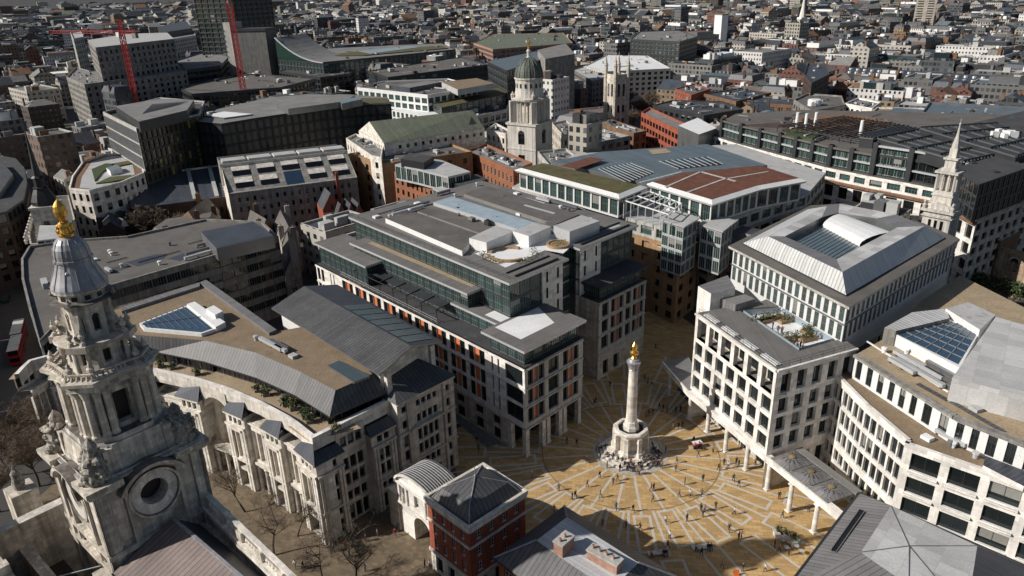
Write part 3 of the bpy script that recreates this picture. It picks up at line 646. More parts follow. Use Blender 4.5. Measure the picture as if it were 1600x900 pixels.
for i, (k, w) in enumerate(seq):
    x1 = x; x0 = x-w; x = x0
    if x0 < .5: break
    if k == 'pav':
        off = .75; p, q = jpt(x0, off), jpt(x1, off); Lw = (q-p).length; m = Lw/2
        facade(t, p, q, 0, 16.6, [(m-1.5, m+1.5, 'void')], [(0, 3.9)], 'stone_pale', 1.0) if False else None
        # ground opening, mezzanine, tall two-storey bay of windows, attic windows
        facade(t, p, q, 0, 6.0, [(1.0, Lw-1.0, 'shop')], [(.05, 3.6), (4.2, 5.5)], 'stone_pale', 1.3)
        facade(t, p, q, 6.0, 13.2, [(m-1.9, m-.75, 'stonewin'), (m-.55, m+.55, 'stonewin'), (m+.75, m+1.9, 'stonewin')], [(6.5, 12.4)], 'stone_pale', .55)
        facade(t, p, q, 13.2, 15.6, [(m-1.75, m-.85, 'dark'), (m-.45, m+.45, 'dark'), (m+.85, m+1.75, 'dark')], [(13.6, 15.1)], 'stone_pale', .5)
        for (c, s) in ((x0, -1), (x1, 1)):
            r_ = jpt(c, -2.2); f_ = jpt(c, off)
            wallq(*((r_, f_) if s < 0 else (f_, r_)), 0, 15.6)
        tr = MB()
        for s in (.35, Lw-.35):   # corner pilasters, two each
            for dx in (0, .75 if s < 1 else -.75):
                e = (q-p).normalized(); n = V2(e.y, -e.x); c = p+e*(s+dx)+n*.1; tr.box(c, .5, .4, 0, 13.1, 'stone_pale', math.atan2(e.y, e.x))
        e = (q-p).normalized(); n = V2(e.y, -e.x)
        tr.bar((*(p+n*.2), 13.25), (*(q+n*.2), 13.25), .5, .45, 'stone_pale'); tr.bar((*(p+n*.15), 6.0), (*(q+n*.15), 6.0), .4, .4, 'stone_pale'); tr.bar((*(p+n*.2), 15.5), (*(q+n*.2), 15.5), .5, .3, 'stone_pale')
        mm = (p+q)/2+n*.3; tr.box(mm, 3.4, .5, 12.5, 12.95, 'stone_pale', math.atan2(e.y, e.x))
        t.one('pilaster_order', tr)
        r = MB(); A_, B_ = p+n*.45-e*.25, q+n*.45+e*.25; T0, T1 = p-n*.9+e*.1, q-n*.9-e*.1
        if i == 0:
            g_ = V2(.72, -.694); B_ = q+(n+g_)*.42; T1 = KO; CORN = (B_, T1)
        r.face([(*A_, 15.7), (*B_, 15.7), (*T1, 18.3), (*T0, 16.8)], 'slate_blue'); r.face([(*(p-n*.95-e*.25), 15.7), (*A_, 15.7), (*T0, 16.8)], 'slate_blue')
        if i: r.face([(*B_, 15.7), (*(q-n*.95+e*.25), 15.7), (*T1, 16.8)], 'slate_blue')
        t.one('pent_roof', r)
    elif k == 'rec':
        off = 0.; p, q = jpt(x0, off), jpt(x1, off); Lw = (q-p).length; m = Lw/2; e = (q-p).normalized(); n = V2(e.y, -e.x)
        p5, q5 = jpt(x0, -2.2), jpt(x1, -2.2)
        wallq(p5, q5, 0, 5.6, 'concrete_dark'); t['wall'].face([(*p, 5.6), (*p5, 5.6), (*q5, 5.6), (*q, 5.6)], 'stone')
        wallq(p, q, 5.2, 6.2)
        for s in (.5, m, Lw-.5):
            c_ = MB(); c_.lathe(p+e*s-n*.2, [(.42, 0), (.42, .3), (.34, .4), (.3, 4.8), (.44, 5.2)], 'stone_pale', 10); t.one('arcade_column', c_)
        facade(t, p, q, 6.2, 14.4, [(m-2.1, m-.95, 'stonewin'), (m-.6, m+.6, 'stonewin'), (m+.95, m+2.1, 'stonewin')], [(6.9, 13.0)], 'stone_pale', .7)
        wallq(p, q, 14.4, 14.8); t['wall'].face([(*p, 14.8), (*q, 14.8), (*q5, 14.8), (*p5, 14.8)], 'stone')
        facade(t, p5, q5, 14.8, 18.4, [(m-2.0, m-.9, 'dark'), (m-.55, m+.55, 'dark'), (m+.9, m+2.0, 'dark')], [(15.3, 17.3)], 'stone_pale', .4)
        br = MB()
        for s in (-1.3, 1.3, 0):
            c = p+e*(m+s)-n*1.1; br.prism([c-e*.25, c+e*.25, c+e*.25-n*1.1, c-e*.25-n*1.1], 17.3, 18.3, 'stone_pale', bot=True)
        br.bar((*(p+n*.15), 6.1), (*(q+n*.15), 6.1), .5, .5, 'stone_pale'); br.bar((*(p+n*.12), 14.5), (*(q+n*.12), 14.5), .4, .4, 'stone_pale'); t.one('bracket_course', br)
    else:   # tall arch: deep recess with a lower gallery in front
        p, q = jpt(x0, 0), jpt(x1, 0); p5, q5 = jpt(x0, -6), jpt(x1, -6); Lw = (q-p).length; e = (q-p).normalized(); n = V2(e.y, -e.x)
        facade(t, p5, q5, 0, 17.2, [(1, 2.2, 'dark'), (2.8, 4, 'dark'), (4.6, 5.8, 'dark')], [(7.4, 9.6), (11, 13.5)], 'stone', .4)
        wallq(p5, p, 0, 17); wallq(q, q5, 0, 17)
        am = MB(); K = 12; rad = Lw/2-.2; cz = 14.2
        pts = [(Lw/2+rad*math.cos(PI-PI*j/K), cz+rad*.85*math.sin(PI*j/K)) for j in range(K+1)]
        P3 = lambda s, z, y=0.: (*(p+e*s-n*y), z)
        for (xa, za), (xb, zb) in zip(pts[:-1], pts[1:]):
            am.face([P3(xa, za), P3(xb, zb), P3(xb, 18.4), P3(xa, 18.4)], 'stone_pale'); am.face([P3(xa, za, 6), P3(xb, zb, 6), P3(xb, zb), P3(xa, za)], 'stone_pale')
        t.one('great_arch', am)
        g = MB(); g.prism([jpt(x0, .2), jpt(x1, .2), jpt(x1, -1.4), jpt(x0, -1.4)], 5.2, 6.2, 'stone_pale', bot=True)
        for s in (.7, Lw/2, Lw-.7): g.lathe(p+e*s-n*.3, [(.4, 0), (.3, .4), (.3, 5.2)], 'stone_pale', 8)
        t.one('gallery', g)
xs = [JL-i*(JL-.5)/30 for i in range(31)]
for a_, c_ in zip(xs[1:], xs[:-1]):
    b = t['parapet']; P0, P1, Q0, Q1 = jpt(a_, -.2), jpt(c_, -.2), jpt(a_, -1.0), jpt(c_, -1.0)
    if c_ == JL: P1, Q1 = KO, KI
    b.face([(*P0, 17.0), (*P1, 17.0), (*P1, 19.4), (*P0, 19.4)], 'stone_pale'); b.face([(*P0, 19.4), (*P1, 19.4), (*Q1, 19.4), (*Q0, 19.4)], 'white_stone'); b.face([(*Q0, 18.4), (*Q0, 19.4), (*Q1, 19.4), (*Q1, 18.4)], 'stone_pale')
    t['terrace'].face([(*Q0, 18.41), (*Q1, 18.41), (*jpt(c_, -8 if a_ > 16 else -2.2), 18.41), (*jpt(a_, -8 if a_ > 16 else -2.2), 18.41)], 'gravel_pale')
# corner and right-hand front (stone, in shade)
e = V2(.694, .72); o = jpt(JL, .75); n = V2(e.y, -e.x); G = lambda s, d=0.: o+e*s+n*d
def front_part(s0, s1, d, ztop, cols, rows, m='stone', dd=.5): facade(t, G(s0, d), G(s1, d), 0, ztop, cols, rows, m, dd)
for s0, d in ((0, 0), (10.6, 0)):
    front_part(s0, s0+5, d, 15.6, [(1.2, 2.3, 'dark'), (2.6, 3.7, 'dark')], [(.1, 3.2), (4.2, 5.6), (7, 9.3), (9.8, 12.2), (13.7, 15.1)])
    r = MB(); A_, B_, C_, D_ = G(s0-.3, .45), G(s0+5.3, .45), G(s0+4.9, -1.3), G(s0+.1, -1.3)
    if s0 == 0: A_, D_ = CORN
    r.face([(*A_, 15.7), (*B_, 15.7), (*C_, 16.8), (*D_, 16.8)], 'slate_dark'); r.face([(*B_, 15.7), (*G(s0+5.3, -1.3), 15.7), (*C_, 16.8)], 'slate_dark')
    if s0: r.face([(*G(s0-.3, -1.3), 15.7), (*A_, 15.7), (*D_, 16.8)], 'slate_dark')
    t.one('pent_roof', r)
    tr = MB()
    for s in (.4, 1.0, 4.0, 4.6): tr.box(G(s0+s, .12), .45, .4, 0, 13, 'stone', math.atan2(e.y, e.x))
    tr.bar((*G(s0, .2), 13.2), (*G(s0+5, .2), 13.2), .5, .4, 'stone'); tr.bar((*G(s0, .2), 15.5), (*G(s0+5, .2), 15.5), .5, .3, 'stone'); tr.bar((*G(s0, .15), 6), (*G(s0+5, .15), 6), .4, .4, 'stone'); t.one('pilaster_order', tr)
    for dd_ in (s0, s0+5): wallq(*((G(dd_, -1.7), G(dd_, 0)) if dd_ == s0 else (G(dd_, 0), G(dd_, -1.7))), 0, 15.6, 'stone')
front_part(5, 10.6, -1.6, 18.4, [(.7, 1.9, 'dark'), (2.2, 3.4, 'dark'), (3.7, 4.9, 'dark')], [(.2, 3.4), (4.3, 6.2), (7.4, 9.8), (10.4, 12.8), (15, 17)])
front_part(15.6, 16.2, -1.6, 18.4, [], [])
for s in (0, 15.6): pass
b = t['parapet']
for s0, s1 in ((.6, 16.2),): b.prism([KO, G(s1, -1.7), G(s1, -2.5), KI], 17.0, 19.4, 'stone_pale', 'white_stone')
t['terrace'].face([(*p, 18.4) for p in (G(1, -2.4), G(16, -2.4), G(16, -9), G(1, -9))], 'gravel_pale')
# taller end wing
EW = [G(16.2, .3), G(29.2, .3), G(29.2, -12), G(16.2, -12)]; ez = 19.4
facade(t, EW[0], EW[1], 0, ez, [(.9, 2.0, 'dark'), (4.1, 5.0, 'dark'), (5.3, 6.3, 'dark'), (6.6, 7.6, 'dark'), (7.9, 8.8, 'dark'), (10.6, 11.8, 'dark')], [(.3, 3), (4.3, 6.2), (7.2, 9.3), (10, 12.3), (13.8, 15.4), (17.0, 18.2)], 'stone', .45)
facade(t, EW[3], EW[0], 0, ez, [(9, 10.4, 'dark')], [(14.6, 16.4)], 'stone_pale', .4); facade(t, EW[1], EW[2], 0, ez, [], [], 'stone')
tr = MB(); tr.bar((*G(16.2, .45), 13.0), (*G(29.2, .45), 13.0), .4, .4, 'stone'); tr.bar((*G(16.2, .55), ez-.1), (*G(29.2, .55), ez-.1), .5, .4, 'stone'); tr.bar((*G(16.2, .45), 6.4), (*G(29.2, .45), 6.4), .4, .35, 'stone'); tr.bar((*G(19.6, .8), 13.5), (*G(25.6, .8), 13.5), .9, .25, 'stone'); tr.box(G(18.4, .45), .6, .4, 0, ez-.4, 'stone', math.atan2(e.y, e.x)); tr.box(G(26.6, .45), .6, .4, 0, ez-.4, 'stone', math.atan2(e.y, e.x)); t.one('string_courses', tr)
hp = [G(15.8, .8), G(29.6, .8), G(29.6, -12.4), G(15.8, -12.4)]; hb = MB(); m0, m1 = G(20.5, -6.2), G(24.9, -6.2)
for q in (([hp[0], hp[1]], [m1, m0]), ([hp[1], hp[2]], [m1]), ([hp[2], hp[3]], [m0, m1]), ([hp[3], hp[0]], [m0])): hb.face([(*v, ez+.1) for v in q[0]]+[(*v, ez+3.6) for v in q[1]], 'slate')
t.one('hipped_roof', hb)
# mansard ring with glazed wall under it, gravel roof
LOp = [(150, 548), (200, 546), (245, 550), (320, 565), (400, 590), (460, 617), (515, 651), (604, 613)]; UPp = [(150, 522), (200, 522), (235, 525), (320, 532), (400, 551), (470, 581), (524, 610), (582, 584)]
LO = L2(LOp, 20.6); UP = L2(UPp, 23.6)
for i in range(len(LO)-1):
    t['mansard'].face([(*LO[i], 20.6), (*LO[i+1], 20.6), (*UP[i+1], 23.6), (*UP[i], 23.6)], 'slate')
    t['eave'].face([(*LO[i], 20.3), (*LO[i+1], 20.3), (*LO[i+1], 20.6), (*LO[i], 20.6)], 'steel_dark')
    c = centre(UP); a_, c_ = LO[i]+(UP[i]-LO[i])*.0+(V2(-45, 125)-LO[i]).normalized()*1.3, LO[i+1]+(V2(-35, 120)-LO[i+1]).normalized()*1.3
    t['eave'].face([(*LO[i], 20.3), (*a_, 20.3), (*c_, 20.3), (*LO[i+1], 20.3)], 'steel_dark')
    Lw = (c_-a_).length; facade(t, a_, c_, 18.4, 20.4, cols_even(Lw, max(2, int(Lw/2.4)), .9, 'dark'), [(18.5, 20.3)], 'steel_dark', .1, part='glazed_wall')
b = t['roof']; RP = UP[:]+L2([(560, 560), (500, 505), (420, 520), (310, 442), (185, 482), (110, 500)], 23.6)
b.face([(*p, 23.55) for p in ccw(RP)], 'gravel')
t['parapet'].prism(ccw(L2([(420, 520), (312, 441), (322, 437), (432, 515)], 24.2)), 22, 24.2, 'zinc'); t['parapet'].prism(ccw(L2([(312, 441), (188, 480), (190, 486), (312, 447)], 24.2)), 22, 24.2, 'zinc')
for q in ([(420, 520), (312, 441)], [(312, 441), (110, 500)]):
    a_, c_ = L2(q, 23.6); wallq(a_, c_, 0, 23.6, 'stone'); wallq(c_, a_, 0, 23.6, 'stone')
rl = ccw(L2([(217, 503), (292, 475), (337, 511), (314, 519), (224, 511)], 24.6)); m_ = MB(); m_.prism(rl, 23.6, 24.3, 'white_paint', 'white_paint'); m_.face([(*p, 24.32) for p in inset(rl, .5)], 'glass_roof'); o_ = t.one('rooflight', m_)
g_ = MB()
for i in range(1, 8):
    k = i/8; a_ = rl[0].lerp(rl[1], k)
for i in range(1, 9):
    q0 = at(217+(292-217)*i/9, 503+(475-503)*i/9, 24.4); q1 = at(224+(337-224)*i/9, 512+(513-512)*i/9, 24.4); g_.bar(q0, q1, .12, .1, 'steel')
g_.bar(at(222, 507, 24.4), at(318, 494, 24.4), .12, .1, 'steel'); t.one('glazing_bars', g_, o_)
pbox(t, 'rooflight_walk', [(292, 475), (304, 471), (352, 503), (337, 511)], 23.6, 24.75, 'white_paint', 'roof_white', True)
pbox(t, 'plant_unit', [(322, 482), (334, 477), (348, 486), (336, 492)], 23.6, 25.6, 'white_paint', 'roof_white', True)
clutter(t, L2([(355, 515), (420, 528), (500, 570), (470, 575), (390, 542)], 23.6), 23.57, 6, 3)
pbox(t, 'rooflight', [(512, 571), (530, 563), (578, 587), (553, 597)], 23.6, 24.0, 'steel', 'glass_roof_grey', True)
# bushes in pots along the terrace: each a plant of its own
BUSH = []
def bush(name, label, c, r, h, m, n=260, group=None, pot=True, z=0., cat='potted bush', seed=0):
    th = Thing(name, label, cat, (c.x, c.y, z), group); rr = random.Random(seed+int(c.x*7+c.y*13)); b = th['foliage']
    for i in range(n):
        d = Vector((rr.gauss(0, 1), rr.gauss(0, 1), rr.gauss(0, 1))).normalized()*(rr.random()**.35); p = Vector((c.x, c.y, z+h*.55))+Vector((d.x*r, d.y*r, d.z*h*.5))*(.8+.3*math.sin(d.x*5+d.y*4+i % 3))
        s = r*.2; q = Vector((rr.gauss(0, s), rr.gauss(0, s), rr.gauss(0, s))); w = Vector((rr.gauss(0, s), rr.gauss(0, s), rr.gauss(0, s))); b.face([p, p+q, p+w], m)
    if pot: th['planter'].box(c, r*1.1, r*1.1, z, z+h*.3, 'concrete_dark', .4)
    th.done(); return th
WL = ['first', 'second', 'third', 'fourth', 'fifth', 'sixth', 'seventh', 'eighth', 'ninth', 'tenth', 'eleventh', 'twelfth']
bp = [(309, 580, .9), (402, 606, .8), (416, 612, 1.0), (447, 627, 1.1), (459, 634, 1.1), (478, 646, 1.2), (484, 654, 1.0), (524, 670, .9), (252, 568, 1.), (270, 571, .8)]
for i, (x, y, r) in enumerate(sorted(bp, reverse=True)):
    c = at(x, y+6, 18.4).xy; bush('potted_bush', 'rounded green bush on the curved roof terrace, %s from the stone corner' % WL[i], c, r, 1.9*r, 'leaf' if i % 3 else 'leaf_olive', group='bushes along the curved roof terrace', z=18.45)
t.done()
# ---------------------------------------------------------------- long gabled hall behind it
t = Thing('gabled_hall', 'long grey gabled hall roof with a strip of glass on its far slope', 'building', V2(-30, 120))
E0, E1 = at(424, 481, 25).xy, at(593, 586, 25).xy; R0, R1 = at(475, 447, 27.2).xy, at(643, 541, 27.2).xy
F0, F1 = R0+(R0-E0), R1+(R1-E1)
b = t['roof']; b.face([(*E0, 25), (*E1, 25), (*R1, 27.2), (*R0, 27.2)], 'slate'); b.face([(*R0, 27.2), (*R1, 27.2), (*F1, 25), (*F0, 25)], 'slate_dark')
b.face([(*E0, 24.7), (*E1, 24.7), (*E1, 25), (*E0, 25)], 'steel'); u = t['eave']; u.face([(*E0, 24.7), (*R0, 26.9), (*R1, 26.9), (*E1, 24.7)], 'steel_dark'); u.face([(*R0, 26.9), (*F0, 24.7), (*F1, 24.7), (*R1, 26.9)], 'steel_dark')
u.face([(*E1, 24.7), (*R1, 26.9), (*R1, 27.2), (*E1, 25)], 'steel'); u.face([(*R1, 26.9), (*F1, 24.7), (*F1, 25), (*R1, 27.2)], 'steel')
g = MB(); k = lambda s, q: (R0.lerp(R1, s)).lerp(F0.lerp(F1, s), q)
for i in range(7):
    s0, s1 = .38+.083*i, .38+.083*(i+1)-.008
    P = [k(s0, .06), k(s1, .06), k(s1, .88), k(s0, .88)]; g.face([(*P[0], 27.2-.06*2.2+.08), (*P[1], 27.2-.06*2.2+.08), (*P[2], 27.2-.88*2.2+.08), (*P[3], 27.2-.88*2.2+.08)], 'glass_roof_grey')
t.one('roof_glazing', g)
ne = (E1-E0).normalized(); ni = V2(-ne.y, ne.x)
a_, c_ = E0+ni*1.6+ne*.6, E1+ni*1.6-ne*2.6; Lw = (c_-a_).length
facade(t, a_, c_, 0, 24.9, cols_even(Lw, 9, .55, 'band'), [(23.7, 24.7)], 'white_paint', .1)
a2, c2 = F1-ni*1.6-ne*2.6, F0-ni*1.6+ne*.6; facade(t, c_, a2, 0, 25, [], [], 'stone_pale'); facade(t, a2, c2, 0, 25, [], [], 'stone'); facade(t, c2, a_, 0, 25, [], [], 'stone_pale')
t['wall'].face([(*c_, 25), (*a2, 25), (*c_.lerp(a2, .5), 26.8)], 'stone')
for q in (.15, .85):
    m_ = MB(); m_.box(E1.lerp(F1, q)-ne*.9, .9, .9, 18, 24.9 if q < .2 else 25, 'stone_pale', math.atan2(ne.y, ne.x)); t.one('gable_pier', m_)
t.done()
# ================================================================ white gridded block on the right of the square
LA, LB, LC = V2(35.9, 130.6), V2(43.7, 107.2), V2(60.2, 114.3); LD = V2(54, 138)
t = Thing('white_grid_block', 'white stone office block with a deep square window grid and a sunken planted roof terrace', 'office building', V2(47, 118), cap=100)
Lw = (LB-LA).length; fl = [(7.9, 10.8), (11.55, 14.5), (15.25, 18.2)]
facade(t, LA, LB, 7.0, 18.7, cols_even(Lw, 7, .70, 'grid'), fl, 'white_stone', .6)
facade(t, LA, LB, 18.7, 23.9, cols_even(Lw, 6, .74, 'void', .3, Lw-.2), [(19.1, 23.3)], 'white_stone', .9)
ld = (LB-LA).normalized(); li = V2(-ld.y, ld.x)
facade(t, LA+li*2.6, LB+li*2.6, 18.7, 23.9, cols_even(Lw, 9, .88, 'grid'), [(19.4, 23)], 'stone', .1, part='loggia_wall')
t['loggia_floor'].face([(*LA, 19.1), (*LB, 19.1), (*(LB+li*2.6), 19.1), (*(LA+li*2.6), 19.1)], 'roof_grey')
Lw2 = (LC-LB).length
facade(t, LB, LC, 0, 23.9, cols_even(Lw2, 5, .6, 'grid', .6, Lw2), [(1.0, 5.6)]+fl+[(19.3, 22.9)], 'white_stone', .7)
facade(t, LA+li*4, LB+li*4, 0, 7.0, cols_even(Lw, 6, .6, 'shop'), [(.2, 4.6)], 'stone', .4)
t['wall'].face([(*LA, 6.9), (*(LA+li*4), 6.9), (*(LB+li*4), 6.9), (*LB, 6.9)], 'stone'); t['wall'].face([(*(LB+li*4), 0), (*LB, 0), (*LB, 7), (*(LB+li*4), 7)], 'stone')
bk = LA+li*17; t['wall'].face([(*bk, 0), (*LA, 0), (*LA, 24), (*bk, 24)], 'white_stone')
t['string_course'].bar((*(LA-li*.1), 24), (*(LB-li*.1), 24), .5, .35, 'white_stone'); e = (LC-LB).normalized(); n = V2(e.y, -e.x); t['string_course'].bar((*(LB+n*.1), 24.0), (*(LC+n*.1), 24.0), .5, .35, 'white_stone')
# roof deck ring round the sunken terrace
ter = L2([(1152, 489), (1222, 484), (1309, 537), (1247, 555)], 23.3); ter = ccw(ter)
outer = ccw([LA, LB, LC, LD, LA+li*15])
def ring(b, o, i_, z, m):
    # quads between two loops by nearest angle
    import mathutils
    from mathutils.geometry import tessellate_polygon
    tri = tessellate_polygon([[Vector((p.x, p.y, z)) for p in o], [Vector((p.x, p.y, z)) for p in reversed(i_)]])
    al = [Vector((p.x, p.y, z)) for p in o]+[Vector((p.x, p.y, z)) for p in reversed(i_)]
    for a, c, d in tri:
        q = [al[a], al[c], al[d]]
        if (q[1]-q[0]).cross(q[2]-q[0]).z < 0: q.reverse()
        b.face(q, m, uv=[(p.x, p.y) for p in q])
ring(t['roof'], outer, ter, 24.15, 'roof_deck')
for a_, c_ in zip(ter, ter[1:]+ter[:1]): t['terrace'].face([(*c_, 22.9), (*a_, 22.9), (*a_, 24.15), (*c_, 24.15)], 'concrete')
t['terrace'].face([(*p, 22.9) for p in ter], 'roof_white')
for i in range(4):   # white roof slots over the loggia
    s0, s1 = .06+.24*i, .06+.24*i+.17; m_ = MB(); P = [LA.lerp(LB, s0)+li*.7, LA.lerp(LB, s1)+li*.7, LA.lerp(LB, s1)+li*1.7, LA.lerp(LB, s0)+li*1.7]; m_.prism(ccw(P), 24.15, 24.4, 'white_stone', 'roof_white'); t.one('roof_slot', m_)
tin = inset(ter, .7); m_ = MB()
for a_, c_ in zip(tin, tin[1:]+tin[:1]): m_.face([(*a_, 22.9), (*c_, 22.9), (*c_, 24.2), (*a_, 24.2)], 'glass_roof_pale')
t.one('glass_balustrade', m_)
m_ = MB(); rail(m_, [p for p in inset(outer, .35)][:3], 24.15, 1.0, 'steel_dark', 2.2, .05); t.one('roof_railing', m_)
sb = ccw(L2([(1091, 447), (1111, 459), (1149, 450), (1137, 430)], 27.2)); walls(t, sb, 7, 27.2, 99, 9, m='white_stone'); cap(t, sb, 27.2, 'zinc')
pbox(t, 'plant_room', [(1110, 461), (1149, 452), (1180, 467), (1150, 476)], 22, 25.6, 'zinc', 'roof_grey', True)
t.done()
tc = centre(ter)
for i, (k, q, w, d) in enumerate(((.2, .75, 5.5, 1.2), (.5, .8, 6, 1.1), (.82, .72, 4.6, 1.1), (.62, .25, 3.6, 1.5), (.28, .3, 4, 1.3), (.85, .4, 2.6, 1.3))):
    p = ter[0].lerp(ter[1], k).lerp(ter[3].lerp(ter[2], k), q); ang = math.atan2((ter[1]-ter[0]).y, (ter[1]-ter[0]).x)
    th = Thing('planter_box', 'planted trough on the white roof terrace, %s' % ('longest by the pavilion wall', 'middle by the pavilion wall', 'end of the pavilion side', 'wide one near the outer balustrade', 'leafy one nearest the tall white block', 'short one at the far corner')[i], 'planter', (*p, 22.9), 'planters on the roof terrace')
    th['trough'].box(p, w, d, 22.9, 23.5, 'timber', ang); rr = random.Random(i); b = th['foliage']
    for j in range(220):
        x, y = rr.uniform(-w/2, w/2), rr.uniform(-d/2, d/2); h = rr.random()**1.5*1.2; v = Vector((p.x+math.cos(ang)*x-math.sin(ang)*y, p.y+math.sin(ang)*x+math.cos(ang)*y, 23.5+h)); b.face([v, v+Vector((rr.gauss(0, .2), rr.gauss(0, .2), rr.gauss(0, .2))), v+Vector((rr.gauss(0, .2), rr.gauss(0, .2), rr.gauss(0, .2)))], 'leaf_olive' if j % 4 else 'leaf')
    th.done()
# ---------------------------------------------------------------- pavilion with the big metal roof
t = Thing('metal_roof_pavilion', 'tall glass-walled pavilion under a broad ribbed grey metal roof with a sunken glass well', 'building', V2(66, 135), cap=100)
ev = L2([(1141, 385), (1326, 479), (1497, 374), (1440, 349), (1318, 319), (1268, 322)], 31.5); ev = ccw(ev)
wl = inset(ev, .6)
for i in range(len(wl)):
    a_, c_ = wl[i], wl[(i+1) % len(wl)]; Lw = (c_-a_).length
    facade(t, a_, c_, 20, 31.1, cols_even(Lw, int(Lw/1.9), .6, 'curtain'), [(24.2, 27.2), (27.8, 30.8)], 'frame_white', .14)
slab(t, wl, 31.1, 31.6, .9, 'concrete_pale', 'roof_membrane'); slab(t, wl, 27.4, 27.62, .25, 'steel', None, 'string_course')
lo = ccw(L2([(1161, 380), (1322, 461), (1477, 371), (1436, 352), (1314, 322), (1262, 327)], 31.9)); 
uo = ccw(L2([(1200, 369), (1316, 425), (1445, 353), (1400, 335), (1312, 318), (1292, 322)], 35.2)); ui = ccw(L2([(1226, 370), (1307, 406), (1402, 356), (1370, 342), (1310, 333), (1284, 340)], 34.9))
n_ = len(lo)
for i in range(n_):
    j = (i+1) % n_
    t['roof'].face([(*lo[i], 31.9), (*lo[j], 31.9), (*uo[j], 35.2), (*uo[i], 35.2)], 'zinc_ribbed' if (i % 2 == 0) else 'zinc_pale'); t['roof'].face([(*lo[i], 31.6), (*lo[j], 31.6), (*lo[j], 31.9), (*lo[i], 31.9)], 'steel_dark')
    t['roof_ring'].face([(*uo[i], 35.2), (*uo[j], 35.2), (*ui[j], 35.0), (*ui[i], 35.0)], 'sheet_pale' if i % 2 else 'zinc'); t['roof_ring'].face([(*ui[i], 33.2), (*ui[i], 35.0), (*ui[j], 35.0), (*ui[j], 33.2)], 'steel')
m_ = MB(); m_.face([(*p, 33.3) for p in ui], 'glass_roof_grey'); t.one('well_glazing', m_)
wc = MB(); u0 = (ui[1]-ui[0]); 
for i in range(1, 14): wc.bar((*ui[0].lerp(ui[1], i/14), 33.36), (*ui[0].lerp(ui[1], i/14)+(ui[-1]-ui[0])*1.0, 33.36), .1, .1, 'steel')
t.one('well_glazing_bars', wc)
va = L2([(1287, 343), (1318, 329), (1400, 358), (1345, 373)], 35.0); vb = MB(); K = 8
for i in range(K):
    a0, a1 = PI*i/K, PI*(i+1)/K; f = lambda a, P, Q: P.lerp(Q, (1-math.cos(a))/2); zz = lambda a: 33.8+1.1*math.sin(a)
    vb.face([(*f(a0, va[0], va[1]), zz(a0)), (*f(a0, va[3], va[2]), zz(a0)), (*f(a1, va[3], va[2]), zz(a1)), (*f(a1, va[0], va[1]), zz(a1))], 'roof_white', True)
vb.face([(*va[0], 33.2), (*va[3], 33.2), (*va[3], 33.8), (*va[0], 33.8)], 'white_paint'); t.one('white_vault', vb)
t.done()
# ---------------------------------------------------------------- stone block stepping down to the lower right
t = Thing('stepped_stone_block', 'pale stone office block at the right edge with gravel roofs, set-back top storey', 'office building', V2(70, 100), cap=100)
S0 = L2([(1303, 595), (1375, 645), (1416, 690)], 19.3); S0[0] = V2(56.6, 113.5); F = [V2(59.3, 91.2), V2(69.6, 81.4), V2(82, 69.5)]
S = [S0[0], V2(57.3, 103), V2(59.0, 93.0)]
fl = [(.6, 2.8), (4.2, 6.6), (8.0, 10.9), (11.7, 14.6), (15.4, 18.3)]
for a_, c_ in zip(S[:-1], S[1:]):
    Lw = (c_-a_).length; n = 6; cc = []
    for i in range(n//2):
        b0 = Lw*i/(n//2); w = Lw/(n//2); cc += [(b0+w*.07, b0+w*.46, 'grid'), (b0+w*.54, b0+w*.93, 'grid')]
    facade(t, a_, c_, 0, 19.3, cc, fl, 'white_stone', .45, sill='white_paint')
F0 = V2(58.2, 92.2)
t['wall'].face([(*S[-1], 0), (*F0, 0), (*F0, 19.6), (*S[-1], 19.6)], 'white_stone')
Fe = V2(82, 70.4); Lw = (Fe-F0).length; facade(t, F0, Fe, 0, 19.6, [(1.2+5.1*i, 1.2+5.1*i+3.9, 'grid') for i in range(6)], [(.6, 2.8), (4, 6.4), (7.6, 10.4), (11.4, 14.2), (15.4, 18.4)], 'white_stone', .5, sill='white_paint')
for i in range(5):
    for z in (7.4, 11.2, 15.2):
        e = (Fe-F0).normalized(); n = V2(e.y, -e.x); m_ = MB(); m_.bar((*(F0+e*(1.1+5.1*i)+n*.25), z), (*(F0+e*(5.2+5.1*i)+n*.25), z), .5, .22, 'white_stone'); t.one('window_ledge', m_)
UPR = L2([(1337, 554), (1388, 586), (1440, 618), (1492, 650), (1540, 669), (1600, 692), (1690, 728)], 24)
fb = [S[0], S[1], S[2], F0, Fe]; 
t['roof'].face([(*p, 19.4) for p in ccw([S[0], S[1], S[2], F0, Fe, V2(100, 95), V2(66, 118)])], 'gravel')
b = t['parapet']
for a_, c_ in zip(fb[:-1], fb[1:]):
    e = (c_-a_).normalized(); i_ = V2(-e.y, e.x)*.55; b.prism([a_+V2(e.y, -e.x)*.1, c_+V2(e.y, -e.x)*.1, c_+i_, a_+i_], 19.25, 19.75, 'white_stone')
for a_, c_ in zip(UPR[:-1], UPR[1:]):
    Lw = (c_-a_).length; facade(t, a_, c_, 19.4, 23.6, cols_even(Lw, max(2, round(Lw/2.5)), .5, 'grid'), [(19.8, 23.2)], 'white_paint', .25); e = (c_-a_).normalized(); o_ = V2(e.y, -e.x)
    b.prism([a_+o_*.5, c_+o_*.5, c_-o_*.6, a_-o_*.6], 23.6, 24.1, 'concrete')
top = UPR+L2([(1680, 520), (1500, 430), (1440, 470), (1380, 530)], 24)
b = MB(); b.face([(*p, 24.0) for p in ccw(top)], 'gravel_pale'); t.one('upper_roof', b)
pbox(t, 'glass_roof_hall', [(1395, 520), (1386, 512), (1478, 497), (1534, 512), (1500, 575)], 24, 26.2, 'white_paint', 'white_paint', True)
